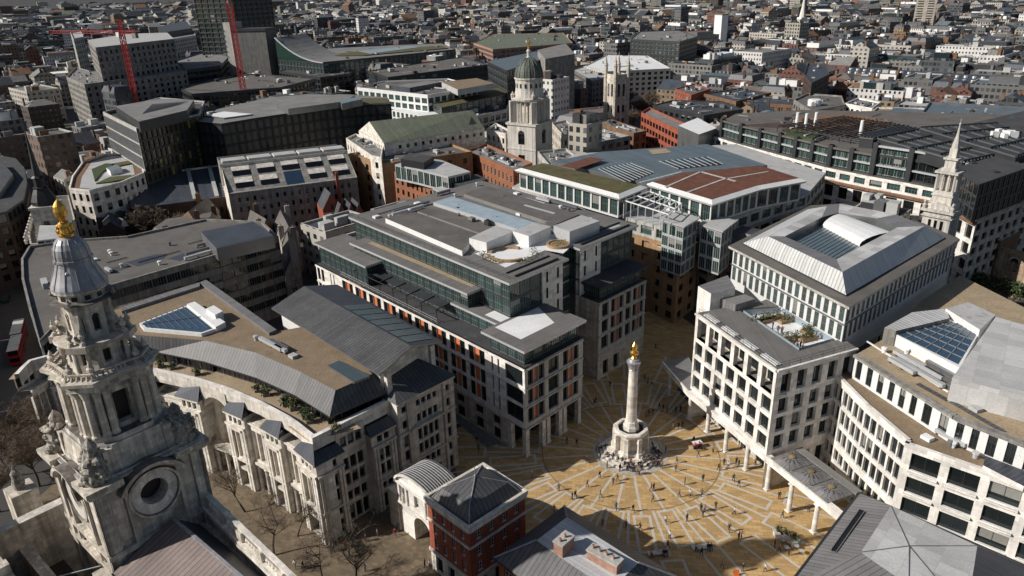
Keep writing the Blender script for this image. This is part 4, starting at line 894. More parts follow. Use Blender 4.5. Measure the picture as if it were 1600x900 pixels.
gp = L2([(1399, 521), (1479, 501), (1531, 514), (1497, 569)], 26.25); m_ = MB(); m_.face([(*p, 26.25) for p in ccw(gp)], 'glass_roof')
t.one('glass_roof', m_); m_ = MB()
for i in range(1, 6): m_.bar((*gp[0].lerp(gp[3], i/6), 26.3), (*gp[1].lerp(gp[2], i/6), 26.3), .14, .12, 'frame_grey'); m_.bar((*gp[0].lerp(gp[1], i/6), 26.3), (*gp[3].lerp(gp[2], i/6), 26.3), .14, .12, 'frame_grey')
t.one('glazing_bars', m_)
pbox(t, 'ribbed_plant_roof', [(1382, 512), (1425, 488), (1478, 482), (1484, 497), (1400, 517)], 24, 27, 'concrete', 'zinc_ribbed', True)
pbox(t, 'pale_plant_room', [(1478, 482), (1513, 472), (1556, 492), (1531, 515)], 24, 27.5, 'white_paint', 'roof_pale', True)
pbox(t, 'grey_plant_room', [(1488, 590), (1556, 495), (1680, 530), (1680, 640)], 24, 28.0, 'sheet_pale', 'sheet_pale', True)
pbox(t, 'rooflight', [(1540, 712), (1600, 735), (1600, 760), (1536, 727)], 19.4, 20.3, 'white_stone', 'slate_blue', True)
wb = MB(); a_, c_ = L2([(1355, 533), (1482, 612)], 24.15); wb.bar((*a_, 24.1), (*c_, 24.1), .25, .2, 'white_paint'); t.one('roof_kerb', wb)
wb = MB(); 
for p0_, p1_ in (((1430, 600), (1478, 627)), ((1482, 628), (1565, 676))):
    q = L2([p0_, p1_], 24.06); e = (q[1]-q[0]).normalized(); n = V2(-e.y, e.x)*1.0; wb.face([(*q[0], 24.06), (*q[1], 24.06), (*(q[1]+n), 24.06), (*(q[0]+n), 24.06)], 'slate')
t.one('solar_strip', wb)
clutter(t, L2([(1345, 545), (1395, 525), (1500, 590), (1590, 690)], 24), 24.05, 8, 5); clutter(t, L2([(1385, 640), (1440, 690), (1590, 755), (1590, 740), (1450, 665)], 19.45), 19.45, 4, 8)
t.done()
# ---------------------------------------------------------------- colonnade round the square
t = Thing('colonnade', 'white covered colonnade edging the square, with three shallow domed roof bays at its near end', 'colonnade', V2(46, 105))
CL = L2([(1036, 566), (1076, 612), (1201, 716), (1279, 778), (1318, 810)], 6.9)
for a_, c_ in zip(CL[:-1], CL[1:]):
    e = (c_-a_).normalized(); n = V2(e.y, -e.x)
    t['beam'].prism([a_+n*.1, c_+n*.1, c_-n*.8, a_-n*.8], 5.7, 6.9, 'white_stone', bot=True); t['beam'].prism([a_+n*.3, c_+n*.3, c_-n*.9, a_-n*.9], 6.9, 7.15, 'white_stone', bot=True)
a_, c_, d_ = CL[0], CL[1], CL[2]; w = V2(5.2, 2.6)
t['roof'].face([(*a_, 7.16), (*c_, 7.16), (*(c_+V2(3.4, 1.2)), 7.16), (*(a_+V2(6, 2)), 7.16)], 'zinc')
e = (CL[3]-CL[2]).normalized(); ii = V2(-e.y, e.x); g0 = CL[2]+e*.2
for i in range(3):
    s0 = .2+4.45*i; P = [g0+e*s0, g0+e*(s0+4.3), g0+e*(s0+4.3)+ii*5.6, g0+e*s0+ii*5.6]; m_ = MB(); m_.prism(P, 6.6, 7.2, 'concrete', bot=True); c0 = centre(P); N_ = 6
    grid = lambda u, v: Vector((*(P[0].lerp(P[1], u).lerp(P[3].lerp(P[2], u), v)), 7.22+.75*(1-abs(2*u-1)**2.5)*(1-abs(2*v-1)**2.5)))
    for x in range(N_):
        for y in range(N_): m_.face([grid(x/N_, y/N_), grid((x+1)/N_, y/N_), grid((x+1)/N_, (y+1)/N_), grid(x/N_, (y+1)/N_)], 'zinc', True)
    for k in range(14):
        a = 2*PI*k/14; m_.bar((c0.x+.8*math.cos(a), c0.y+.8*math.sin(a), 7.98), (c0.x+1.7*math.cos(a), c0.y+1.7*math.sin(a), 7.86), .08, .06, 'steel')
    o_ = t.one('domed_bay', m_); m_ = MB(); m_.lathe(c0, [(.55, 7.85), (.55, 8.15), (.2, 8.3), (0, 8.32)], 'gold_bronze', 10); t.one('oculus', m_, o_)
t['roof#2'].prism([g0+ii*5.7, g0+e*13.6+ii*5.7, g0+e*13.6+ii*7.2, g0+ii*7.2], 6.4, 7.3, 'concrete', 'roof_grey')
for x, y in ((1044, 618), (1075, 655), (1103, 676), (1131, 706), (1163, 735), (1196, 766), (1230, 800), (1269, 833)):
    p = at(x, y, 0).xy+V2(.3, .25); m_ = MB(); m_.lathe(p, [(.44, 0), (.42, .4), (.38, 5.72)], 'white_stone', 14); m_.box(p, 1.0, 1.0, 0, .25, 'white_stone', math.atan2(e.y, e.x)); m_.box(p, .95, .95, 5.45, 5.7, 'white_stone', math.atan2(e.y, e.x)); t.one('column', m_)
t.done()
# ---------------------------------------------------------------- low zinc roof, bottom right
t = Thing('zinc_roofed_lodge', 'low building under a folded zinc roof with one dark slot, bottom right', 'building', V2(50, 82))
zq = {'a': (1342, 770), 'b': (1392, 790), 'c': (1527, 853), 'd': (1345, 863), 'e': (1410, 905), 'f': (1247, 901)}
za = at(*zq['a'], 12.5); zf = at(1232, 915, 12.5); zb = at(*zq['b'], 14.4); zd = at(*zq['d'], 14.4); zc = at(*zq['c'], 14.2); z9 = at(1510, 960, 14.4); z8 = at(1420, 915, 14.4); z7 = at(1610, 888, 12.6); z6 = at(1600, 1000, 12.6); z5 = at(1330, 1010, 12.5)
b = t['roof']
b.face([za, zf, zd, zb], 'zinc'); b.face([zf, z5, z8, zd], 'zinc'); b.face([zc, z9, z6, z7], 'slate_dark'); b.face([za, zb, zc, z7], 'zinc')
pb = MB(); pb.face([zb, zd, z8, z9, zc], 'sheet_pale'); t.one('flat_panel', pb)
ct = (zb+zd+z8+zc)/4+Vector((0, 0, .03)); rb = MB()
for q in (zb, zd, z8, zc, z9): rb.bar(q+Vector((0, 0, .02)), ct, .1, .08, 'steel')
t.one('seam_bars', rb)
sl = MB(); s0, s1 = at(1347, 798, 13.5), at(1302, 862, 13.4); e = (s1-s0).normalized(); n = e.cross(Vector((0, 0, 1))).normalized()*.35; up = Vector((0, 0, .12)); sl.face([s0-n+up, s1-n+up, s1+n+up, s0+n+up], 'black_metal'); sl.bar(s0-n+up*.6, s1-n+up*.6, .1, .3, 'zinc'); sl.bar(s0+n+up*.6, s1+n+up*.6, .1, .3, 'zinc'); t.one('roof_slot', sl)
loop = [za, zf, z5, z6, z7]; 
for q, r in zip(loop, loop[1:]+loop[:1]):
    t['wall'].face([(q.x, q.y, 0), (r.x, r.y, 0), tuple(r), tuple(q)], 'stone'); t['gutter'].bar(q, r, .3, .25, 'steel_dark')
t.done()
# ---------------------------------------------------------------- slate hipped roof, bottom middle
t = Thing('slate_roofed_house', 'broad slate hipped roof with two brick chimney stacks beside the red lodge', 'house', V2(8, 78))
eq = ccw([at(779, 873, 10.5).xy, at(882, 795, 10.5).xy, at(1058, 906, 10.5).xy, at(960, 1010, 10.5).xy])
walls(t, eq, 0, 10.4, 3.2, 3.4, 'sash', .4, m='brick_red', ground=.6); slab(t, eq, 10.3, 10.6, .45, 'steel_dark')
o_ = inset(eq, -.45); i_ = inset(o_, 4.3)
for k in range(4):
    j = (k+1) % 4; t['roof'].face([(*o_[k], 10.62), (*o_[j], 10.62), (*i_[j], 13.6), (*i_[k], 13.6)], 'slate_dark' if (o_[j]-o_[k]).x < -.1 and (o_[j]-o_[k]).y > -99 and k in (2, 3) else 'slate')  # left slope's shade is put into a darker slate
t['roof'].face([(*p, 13.6) for p in i_], 'zinc_pale')
for k in range(4): t['hip_lead'].bar((*o_[k], 10.7), (*i_[k], 13.68), .3, .1, 'lead')
for x0, y0, x1, y1, h, lab in ((872, 868, 890, 852, 2.0, 'short square brick chimney stack'), (922, 868, 968, 893, 1.5, 'long low brick chimney stack')):
    p, q = at(x0, y0, 13.6).xy, at(x1, y1, 13.6).xy; d = (q-p).normalized(); n = V2(-d.y, d.x)*.75; m_ = MB(); m_.prism(ccw([p+n, q+n, q-n, p-n]), 13.3, 13.6+h, 'brick_pink', 'concrete_pale'); 
    m_.prism(ccw([p+n*1.15-d*.12, q+n*1.15+d*.12, q-n*1.15+d*.12, p-n*1.15-d*.12]), 13.45+h, 13.7+h, 'concrete_pale'); o2 = t.one('chimney', m_, label=lab); L_ = (q-p).length
    for i in range(max(2, int(L_/1.1))): m2 = MB(); c = p+d*(.5+1.05*i); m2.lathe(c, [(.2, 13.7+h), (.17, 14.15+h), (.2, 14.2+h), (.12, 14.2+h), (.1, 13.9+h)], 'brick_pink', 8); t.one('chimney_pot', m2, o2)
t.done()
# ---------------------------------------------------------------- red brick lodge
t = Thing('red_brick_lodge', 'square four-storey red brick lodge with a pyramid of grey slate behind a white coping', 'house', V2(-6, 90))
bq = ccw(L2([(661, 775), (732, 826), (825, 766), (755, 722)], 14.0))
bw = inset(bq, .35)
for i in range(4):
    a_, c_ = bw[i], bw[(i+1) % 4]; Lw = (c_-a_).length
    facade(t, a_, c_, 0, 4.0, cols_even(Lw, 3, .55, 'shop', .5, Lw-.5), [(.2, 3.3)], 'stone_pale', .5)
    facade(t, a_, c_, 4.0, 13.9, cols_even(Lw, 3 if Lw < 9.5 else 4, .36, 'sash', .5, Lw-.5), [(4.8, 6.7), (7.6, 9.5), (10.7, 12.2)], 'brick_red', .3, sill='stone_pale')
    e = (c_-a_).normalized(); n = V2(e.y, -e.x); 
    for z, w, h in ((4.1, .35, .4), (10.0, .25, .3), (13.1, .5, .45)): t['string_course#%d' % int(z)].bar((*(a_+n*.1-e*.1), z), (*(c_+n*.1+e*.1), z), w, h, 'stone_pale')
parapet(t, bq, 13.3, 14.0, .5, 'stone_pale', rm='lead_roof', rz=13.5)
o_ = inset(bq, .8); i_ = hip(t['roof'], o_, 13.55, 1.9, 1.25, 'slate'); cc = centre(i_); b = t['roof']
for k in range(4): b.face([(*i_[k], 15.45), (*i_[(k+1) % 4], 15.45), (*cc, 17.1)], 'slate')
for k in range(4): t['hip_lead'].bar((*o_[k], 13.6), (*i_[k], 15.5), .16, .08, 'lead'); t['hip_lead'].bar((*i_[k], 15.5), (*cc, 17.15), .14, .08, 'lead')
m_ = MB(); m_.lathe(cc, [(.16, 17.0), (.22, 17.3), (.07, 17.45), (.05, 18.6), (.1, 18.65), (0, 18.9)], 'lead', 8); t.one('finial', m_)
t.done()
# ---------------------------------------------------------------- city gate with barrel roof
t = Thing('stone_gateway', 'small white stone gateway with an arched passage and ribbed grey barrel roof joining the lodge', 'gateway', V2(-14, 95))
g0, g1 = V2(-19.6, 99.2), V2(-12.9, 92.3); e = (g1-g0).normalized(); n = V2(e.y, -e.x)
if n.dot(-g0) < 0: n = -n
Lg = (g1-g0).length; D = 5.2; K = 14; ax = Lg*.60; ar = 2.15
P3 = lambda s, z, y=0.: (*(g0+e*s-n*y), z)
b = t['wall']
for y in (0, D):
    # arched passage cut in the wall
    sp = 3.2; pts = [(ax-ar, 0), (ax-ar, sp)]+[(ax-ar*math.cos(PI*j/K), sp+ar*math.sin(PI*j/K)) for j in range(1, K)]+[(ax+ar, sp), (ax+ar, 0)]
    F4 = lambda x0, z0, x1, z1: b.face([P3(x0, z0, y), P3(x1, z0, y), P3(x1, z1, y), P3(x0, z1, y)], 'white_stone')
    F4(0, 0, ax-ar, 6.2); F4(ax+ar, 0, Lg, 6.2)
    for (xa, z_a), (xb, z_b) in zip(pts[1:-1], pts[2:-1]): b.face([P3(xa, z_a, y), P3(xb, z_b, y), P3(xb, 6.2, y), P3(xa, 6.2, y)], 'white_stone')
for (xa, z_a), (xb, z_b) in zip(pts[:-1], pts[1:]): b.face([P3(xa, z_a), P3(xa, z_a, D), P3(xb, z_b, D), P3(xb, z_b)], 'stone')
facade(t, g0, g1, 6.2, 10.2, [(.9, 1.9, 'sash'), (Lg/2-.6, Lg/2+.6, 'sash'), (Lg-1.9, Lg-.9, 'sash')], [(6.9, 9.3)], 'white_stone', .4)
b.face([P3(0, 6.2, D), P3(Lg, 6.2, D), P3(Lg, 10.2, D), P3(0, 10.2, D)], 'stone')
for s in (0, Lg): b.face([P3(s, 0), P3(s, 0, D), P3(s, 10.2, D), P3(s, 10.2)], 'white_stone')
R_a = lambda j, k=1.0: (Lg/2-(Lg/2+.25)*k*math.cos(PI*j/K), 10.2+2.5*k*math.sin(PI*j/K)**.9)
for j in range(K):
    (xa, z_a), (xb, z_b) = R_a(j), R_a(j+1)
    t['roof'].face([P3(xa, z_a, -.25), P3(xb, z_b, -.25), P3(xb, z_b, D+.3), P3(xa, z_a, D+.3)], 'slate', False, [(0, j), (0, j+1), (D+.5, j+1), (D+.5, j)])
    t['pediment'].face([P3(xa, 10.2), P3(xb, 10.2), P3(xb, z_b-.2), P3(xa, z_a-.2)], 'white_stone'); t['pediment'].bar(P3(xa, z_a-.12, -.35), P3(xb, z_b-.12, -.35), .35, .35, 'white_stone')
for j in range(1, 12):
    m_ = MB(); y = -.2+(D+.4)*j/12
    for k in range(K): (xa, z_a), (xb, z_b) = R_a(k, 1.01), R_a(k+1, 1.01); m_.bar(P3(xa, z_a, y), P3(xb, z_b, y), .09, .09, 'zinc_pale')
    t.one('roof_rib', m_)
for s in (.45, 2.4, Lg-2.4, Lg-.45): m_ = MB(); m_.box((g0+e*s+n*.12), .42, .35, 6.3, 10.0, 'white_stone', math.atan2(e.y, e.x)); t.one('pilaster', m_)
for z in (6.2, 10.15): t['string_course#%d' % int(z)].bar(P3(-.1, z, -.15), P3(Lg+.1, z, -.15), .5, .35, 'white_stone')
for s in (1.35, Lg-1.35): m_ = MB(); c = g0+e*s+n*.1; m_.lathe(c, [(.28, 6.5), (.3, 7.4), (.22, 7.9), (.12, 8.0), (.16, 8.25), (0, 8.4)], 'stone_pale', 8); t.one('niche_statue', m_)
t['wing_wall'].prism(ccw([g0+n*.4, g0-e*2.6+n*.4, g0-e*2.6-n*2, g0-n*2]), 0, 7.4, 'stone', 'stone_pale')
t.done()
# ================================================================ cathedral: bell tower and roofs
Wd, Nd = V2(-.758, .652), V2(.652, .758)
cw = lambda w, n: Wd*w+Nd*n
TC = cw(82.2, 25.25); AW = math.atan2(Wd.y, Wd.x)
_zk = [(0, 0), (20, 21), (30.3, 32.6), (34.3, 36.3), (38.4, 40.3), (44.4, 46.1), (45.8, 47.4), (49.7, 50.9), (54.5, 55.2), (56, 56.4), (62.1, 61.8), (66.2, 65.9), (99, 98)]
def ZM(z):
    for (a, c), (d, f) in zip(_zk[:-1], _zk[1:]):
        if z <= d: return c+(f-c)*(z-a)/(d-a)
    return z
def RS(x, y, z):
    s_ = 1 if z < 37.5 else .94 if z < 44.45 else .9 if z < 45.81 else .84 if z < 49.75 else .80 if z < 54.4 else .96 if z < 62.05 else .74
    return (TC.x+(x-TC.x)*s_, TC.y+(y-TC.y)*s_)
t = Thing('bell_tower', 'ornate grey stone baroque bell tower with a lead cap and golden pineapple at the left', 'tower', TC)
H_ = 6.2
sq = lambda h, ch=0.: [TC+Wd*x*h+Nd*y*h for x, y in ((-1, -1), (1, -1), (1, 1), (-1, 1))] if not ch else [TC+Wd*x+Nd*y for x, y in ((-h, -h+ch), (-h+ch, -h), (h-ch, -h), (h, -h+ch), (h, h-ch), (h-ch, h), (-h+ch, h), (-h, h-ch))]
FACES = [(-Wd, Nd), (-Nd, -Wd), (Wd, -Nd), (Nd, Wd)]   # outward normal, tangent to the right as seen from outside
b = t['clock_stage']
t['clock_stage'].prism(sq(H_-2.4), 0, 33.9, 'stone_old'); t['clock_stage'].prism(sq(H_-.1), 33.95, 34.28, 'stone_old', 'lead', bot=True)
def ringface(b, c, n, e, r0, r1, y, m, N=36, z0=None):
    for i in range(N):
        a0, a1 = 2*PI*i/N, 2*PI*(i+1)/N; P = lambda r, a, yy: (c.x+e.x*r*math.cos(a)+n.x*yy, c.y+e.y*r*math.cos(a)+n.y*yy, c.z+r*math.sin(a))
        b.face([P(r0, a0, y), P(r1, a0, y), P(r1, a1, y), P(r0, a1, y)], m)
        yield P, a0, a1
for fi, (n, e) in enumerate(FACES):
    fc = TC+n*H_; o3 = lambda s, d=0.: fc+e*s+n*d
    # corner piers, framed panels, plinth
    for s in (-5.45, 5.45):
        b.prism(ccw([o3(s-.75, .0), o3(s+.75, .0), o3(s+.75, -.5), o3(s-.75, -.5)]), 10, 33.6, 'stone_old')
    for s in (-2.95, 2.95): b.prism(ccw([o3(s-.22, .05), o3(s+.22, .05), o3(s+.22, -.5), o3(s-.22, -.5)]), 23.6, 33.2, 'stone_old')
    for s0, s1, z0, z1 in ((-4.6, -3.3, 26.4, 32.8), (3.3, 4.6, 26.4, 32.8)):
        m_ = MB(); m_.prism(ccw([o3(s0, -.28), o3(s1, -.28), o3(s1, -.5), o3(s0, -.5)]), z0, z1, 'stone'); t.one('wall_panel', m_)
    b.prism(ccw([o3(-6.25, .12), o3(6.25, .12), o3(6.25, -.5), o3(-6.25, -.5)]), 25.0, 25.6, 'stone_old'); b.prism(ccw([o3(-6.25, .1), o3(6.25, .1), o3(6.25, -.5), o3(-6.25, -.5)]), 22.6, 23.4, 'stone_old')
    c3 = Vector((*(fc), 30.3)); K = 40   # wall plate pierced by the round opening
    def rim(a):
        ca_, sa_ = math.cos(a), math.sin(a); k = min(5.75/abs(ca_) if abs(ca_) > 1e-6 else 99, ((34.6-30.3) if sa_ > 0 else 30.3)/abs(sa_) if abs(sa_) > 1e-6 else 99); return (*(fc+e*ca_*k-n*.45), 30.3+sa_*k)
    angs = sorted([2*PI*i/K for i in range(K)]+[math.atan2(4.3, 5.75), PI-math.atan2(4.3, 5.75), 2*PI-math.atan2(30.3, 5.75), PI+math.atan2(30.3, 5.75)])
    for a0, a1 in zip(angs, angs[1:]+[angs[0]+2*PI]):
        I = lambda a: (*(fc+e*1.5*math.cos(a)-n*.45), 30.3+1.5*math.sin(a)); b.face([I(a0), rim(a0), rim(a1), I(a1)], 'stone_old')
    # heavy moulded ring round it
    m_ = MB()
    for i in range(K):
        a0, a1 = 2*PI*i/K, 2*PI*(i+1)/K; P = lambda r, a, yy: (c3.x+e.x*r*math.cos(a)+n.x*yy, c3.y+e.y*r*math.cos(a)+n.y*yy, c3.z+r*math.sin(a))
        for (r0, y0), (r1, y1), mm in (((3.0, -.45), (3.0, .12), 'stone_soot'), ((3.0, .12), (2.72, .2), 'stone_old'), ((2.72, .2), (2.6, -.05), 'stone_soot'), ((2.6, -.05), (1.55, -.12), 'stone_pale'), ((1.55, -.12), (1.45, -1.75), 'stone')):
            m_.face([P(r0, a0, y0), P(r0, a1, y0), P(r1, a1, y1), P(r1, a0, y1)], mm)
        m_.face([P(0, a0, -.40), P(1.56, a0, -.40), P(1.56, a1, -.40)], 'black_metal') if False else None
    o_ = t.one('clock_opening', m_)
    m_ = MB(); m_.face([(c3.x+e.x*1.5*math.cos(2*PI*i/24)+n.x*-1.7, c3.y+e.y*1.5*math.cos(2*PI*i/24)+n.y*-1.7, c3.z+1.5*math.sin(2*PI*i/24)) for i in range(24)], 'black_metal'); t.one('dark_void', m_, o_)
    # arched cornice over the opening and straight cornices beside it
    m_ = MB(); K = 18; R0 = 3.35
    for i in range(K):
        a0, a1 = PI*(.13+.74*i/K), PI*(.13+.74*(i+1)/K); P = lambda r, a, yy: (c3.x+e.x*r*math.cos(a)+n.x*yy, c3.y+e.y*r*math.cos(a)+n.y*yy, c3.z+.1+r*math.sin(a))
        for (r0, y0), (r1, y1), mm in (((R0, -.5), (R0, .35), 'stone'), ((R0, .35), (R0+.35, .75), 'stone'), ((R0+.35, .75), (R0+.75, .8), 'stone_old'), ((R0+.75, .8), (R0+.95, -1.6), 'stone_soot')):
            m_.face([P(r0, a0, y0), P(r0, a1, y0), P(r1, a1, y1), P(r1, a0, y1)], mm)
    t.one('arched_cornice', m_)
    for s0, s1 in ((-6.9, -3.0), (3.0, 6.9)):
        m_ = MB(); zf = .012*fi; m_.prism(ccw([o3(s0, .7-zf), o3(s1, .7-zf), o3(s1, -1.4), o3(s0, -1.4)]), 33.7-zf, 34.35+zf, 'stone_old', 'stone_old', bot=True); m_.prism(ccw([o3(s0*.97, .35), o3(s1*.97, .35), o3(s1*.97, -1), o3(s0*.97, -1)]), 33.2-zf, 33.68-zf, 'stone_old', bot=True); t.one('cornice', m_)
    # attic block over each face, corner carved urn groups
    m_ = MB(); m_.prism(ccw([o3(-3.3, -1.3), o3(3.3, -1.3), o3(3.3, -3), o3(-3.3, -3)]), 34.3, 37.6, 'stone_old', 'lead')
    for s in (-3.3, 3.3): m_.prism(ccw([o3(s-.5, -1.0), o3(s+.5, -1.0), o3(s+.5, -2.4), o3(s-.5, -2.4)]), 34.3, 37.4, 'stone_old')
    t.one('attic_block', m_)
    cr = TC+n*4.95+e*4.95; m_ = MB(); rr = random.Random(fi+1)
    prof = [(1.3, 34.3), (1.45, 34.9), (1.1, 35.5), (1.35, 36.1), (1.05, 36.9), (.95, 37.6), (.7, 38.2), (.75, 38.6), (.35, 39.2), (0, 39.6)]
    m_.lathe(cr, prof, 'stone_carved', 9, True)
    for i in range(26):
        a = rr.uniform(0, 2*PI); z = rr.uniform(34.5, 37.8); r = 1.25-.12*(z-34.5)+rr.uniform(-.1, .25); s = rr.uniform(.22, .5); c = cr+V2(math.cos(a), math.sin(a))*r
        m_.lathe(c, [(0, z-s), (s*.8, z-s*.5), (s, z), (s*.7, z+s*.6), (0, z+s)], 'stone_carved', 6, True)
    t.one('corner_urn', m_)
t['clock_stage'].prism(sq(H_-1.0, 2.4), 34.3, 37.7, 'stone_old', 'lead')
# pedestal of the column stage
oc = lambda r: [TC+(Wd*math.cos(PI/8+PI*i/4)+Nd*math.sin(PI/8+PI*i/4))*r for i in range(8)]
t['pedestal'].prism(oc(5.4), 37.6, 38.4, 'stone_old', 'stone_soot')
b = t['column_stage']; dia = [(Wd*x+Nd*y).normalized() for x, y in ((-1, -1), (1, -1), (1, 1), (-1, 1))]
for n, e in FACES:
    f0 = TC+n*3.6
    facade(t, f0-e*1.9, f0+e*1.9, 38.4, 44.4, [(1.0, 2.8, 'void')], [(39.0, 43.0)], 'stone_old', 1.1, part='column_stage', force=True)
    t['void_shade'].face([(*(f0-n*1.0-e*1.1), 38.5), (*(f0-n*1.0+e*1.1), 38.5), (*(f0-n*1.0+e*1.1), 44), (*(f0-n*1.0-e*1.1), 44)], 'black_metal')  # black sheet behind the opening, painted in place of its inner shade
    for s in (-1.65, 1.65):
        m_ = MB(); m_.lathe(f0+e*s+n*.55, [(.52, 38.4), (.52, 38.65), (.42, 38.8), (.40, 41), (.36, 43.4), (.4, 43.5), (.6, 44.2), (.6, 44.4)], 'stone_old', 12); t.one('column', m_)
for d in dia:
    q = V2(-d.y, d.x); b.prism(ccw([TC+d*3.2+q*1.2, TC+d*4.5+q*1.0, TC+d*4.5-q*1.0, TC+d*3.2-q*1.2]), 38.4, 44.4, 'stone_old')
    for s, r in ((-1.05, 4.75), (1.05, 4.75), (0, 5.1)):
        m_ = MB(); m_.lathe(TC+d*r+q*s, [(.52, 38.4), (.52, 38.65), (.42, 38.8), (.40, 41), (.36, 43.4), (.4, 43.5), (.6, 44.2), (.6, 44.4)], 'stone_old', 12); t.one('column', m_)
b.prism(oc(2.2), 38.4, 44.4, 'stone_old')
# entablature with breaks forward at the corners
def breaks(rf, rd, wf, wd):
    P = []
    for (n, e), d in zip(FACES, [dia[0], dia[1], dia[2], dia[3]]): pass
    L_ = []
    for n, e in FACES: L_.append((n, e, rf, wf))
    out = []
    for d in dia: L_.append((d, V2(-d.y, d.x), rd, wd))
    for n, e, r, w in L_:
        for s in (-1, 1): p = n*r+e*w*s; out.append((math.atan2(p.y, p.x), TC+p))
    return [p for a, p in sorted(out, key=lambda x: x[0])]
for rf, rd, z0, z1, mm in ((4.6, 5.5, 44.4, 45.0, 'stone_old'), (4.75, 5.7, 45.0, 45.4, 'stone'), (5.3, 6.4, 45.4, 45.8, 'stone')):
    t['entablature'].prism(breaks(rf, rd, 1.7, 1.75), z0, z1, mm, 'stone_old', bot=True)
# balustrade ring, urns on the gallery
pp = breaks(4.9, 5.8, 1.6, 1.5); m_ = MB()
for a_, c_ in zip(pp, pp[1:]+pp[:1]):
    m_.bar((*a_, 46.55), (*c_, 46.55), .3, .2, 'stone'); m_.bar((*a_, 45.9), (*c_, 45.9), .3, .2, 'stone'); k = max(2, int((c_-a_).length/.5))
    for i in range(k+1): p = a_.lerp(c_, i/k); m_.bar((*p, 45.8), (*p, 46.5), .16, .16, 'stone')
t.one('balustrade', m_)
def urn(c, z, s, m='stone_old'):
    u = MB(); u.lathe(c, [(.42*s, z), (.42*s, z+.5*s), (.2*s, z+.6*s), (.16*s, z+.8*s), (.48*s, z+1.2*s), (.52*s, z+1.5*s), (.25*s, z+1.75*s), (.3*s, z+1.95*s), (.12*s, z+2.3*s), (0, z+2.55*s)], m, 9); t.one('urn', u)
for d in dia:
    q = V2(-d.y, d.x)
    for s in (-1.3, 1.3): urn(TC+d*5.3+q*s, 45.8, .9)
# second drum: square openings between piers
def drum(r, z0, z1, ow, oz0, oz1, arch, part, m='stone_old'):
    N = 8
    for i in range(N):
        a0 = PI/8+AW+PI/4*i; p, q = TC+V2(math.cos(a0), math.sin(a0))*r, TC+V2(math.cos(a0+PI/4), math.sin(a0+PI/4))*r; Lw = (q-p).length
        facade(t, p, q, z0, z1, [(Lw/2-ow/2, Lw/2+ow/2, 'void')], [(oz0, oz1)], m, .7, part=part, force=True)
        e = (q-p).normalized(); n = V2(e.y, -e.x); mid = (p+q)/2-n*.6
        t['void_shade'].face([(*(mid-e*ow*.6), oz0-.1), (*(mid+e*ow*.6), oz0-.1), (*(mid+e*ow*.6), oz1+.8), (*(mid-e*ow*.6), oz1+.8)], 'black_metal')  # black sheet stands for the unlit inside of the drum
        if arch:
            m_ = MB(); K = 8; c = (p+q)/2+n*.02
            P = lambda rr, a, y=0.: (*(c+e*rr*math.cos(a)+n*y), oz1+rr*math.sin(a))
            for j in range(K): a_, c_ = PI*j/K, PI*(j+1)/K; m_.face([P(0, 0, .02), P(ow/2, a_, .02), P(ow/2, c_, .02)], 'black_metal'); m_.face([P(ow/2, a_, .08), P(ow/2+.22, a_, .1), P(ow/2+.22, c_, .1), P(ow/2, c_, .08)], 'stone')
            t.one('arch_head', m_)
drum(3.55, 45.8, 49.2, 1.0, 46.6, 48.3, False, 'lower_drum')
for d in dia:
    q = V2(-d.y, d.x)
    for s in (-.75, .75):
        m_ = MB(); m_.lathe(TC+d*4.1+q*s, [(.36, 45.8), (.36, 46.1), (.28, 46.2), (.25, 48.5), (.4, 48.9)], 'stone_old', 10); t.one('column', m_)
t['ring_cornice'].lathe(TC, [(3.6, 49.0), (4.4, 49.2), (4.6, 49.5), (4.5, 49.7), (2.9, 49.75)], 'stone', 24, False); 
for d in dia: t['ring_cornice'].prism(ccw([TC+d*3.4+V2(-d.y, d.x)*1.3, TC+d*5+V2(-d.y, d.x)*1.2, TC+d*5-V2(-d.y, d.x)*1.2, TC+d*3.4-V2(-d.y, d.x)*1.3]), 48.9, 49.72, 'stone', bot=True)
for d in dia: urn(TC+d*4.5+V2(-d.y, d.x)*.75, 49.7, .85); urn(TC+d*4.5-V2(-d.y, d.x)*.75, 49.7, .85)
drum(2.75, 49.7, 54.3, .95, 50.5, 52.3, True, 'upper_drum')
for d in dia:   # scroll buttresses
    q = V2(-d.y, d.x)*.32; m_ = MB(); pts = [(4.0, 49.7), (4.1, 50.3), (3.75, 51), (3.35, 52), (3.15, 53), (3.3, 53.6), (3.1, 54.1)]
    for (r0, z0), (r1, z1) in zip(pts[:-1], pts[1:]):
        A_ = TC+d*r0; B_ = TC+d*r1; I0, I1 = TC+d*2.4, TC+d*2.4
        m_.face([(*(A_-q), z0), (*(A_+q), z0), (*(B_+q), z1), (*(B_-q), z1)], 'stone_old'); m_.face([(*(A_+q), z0), (*(I0+q), z0), (*(I1+q), z1), (*(B_+q), z1)], 'stone_old'); m_.face([(*(I0-q), z0), (*(A_-q), z0), (*(B_-q), z1), (*(I1-q), z1)], 'stone_old')
    m_.lathe(TC+d*3.75, [(0, 49.9), (.5, 50.1), (.6, 50.5), (.3, 50.9), (0, 51)], 'stone_carved', 8); t.one('scroll_buttress', m_); urn(TC+d*3.3, 54.1, .55, 'stone_carved')
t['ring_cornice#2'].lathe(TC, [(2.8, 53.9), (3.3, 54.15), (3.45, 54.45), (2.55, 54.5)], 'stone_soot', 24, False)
b = t['attic_ring']; b.lathe(TC, [(2.5, 54.5), (2.5, 55.6), (2.85, 55.7), (2.85, 55.95), (2.6, 56)], 'stone_old', 24, False)
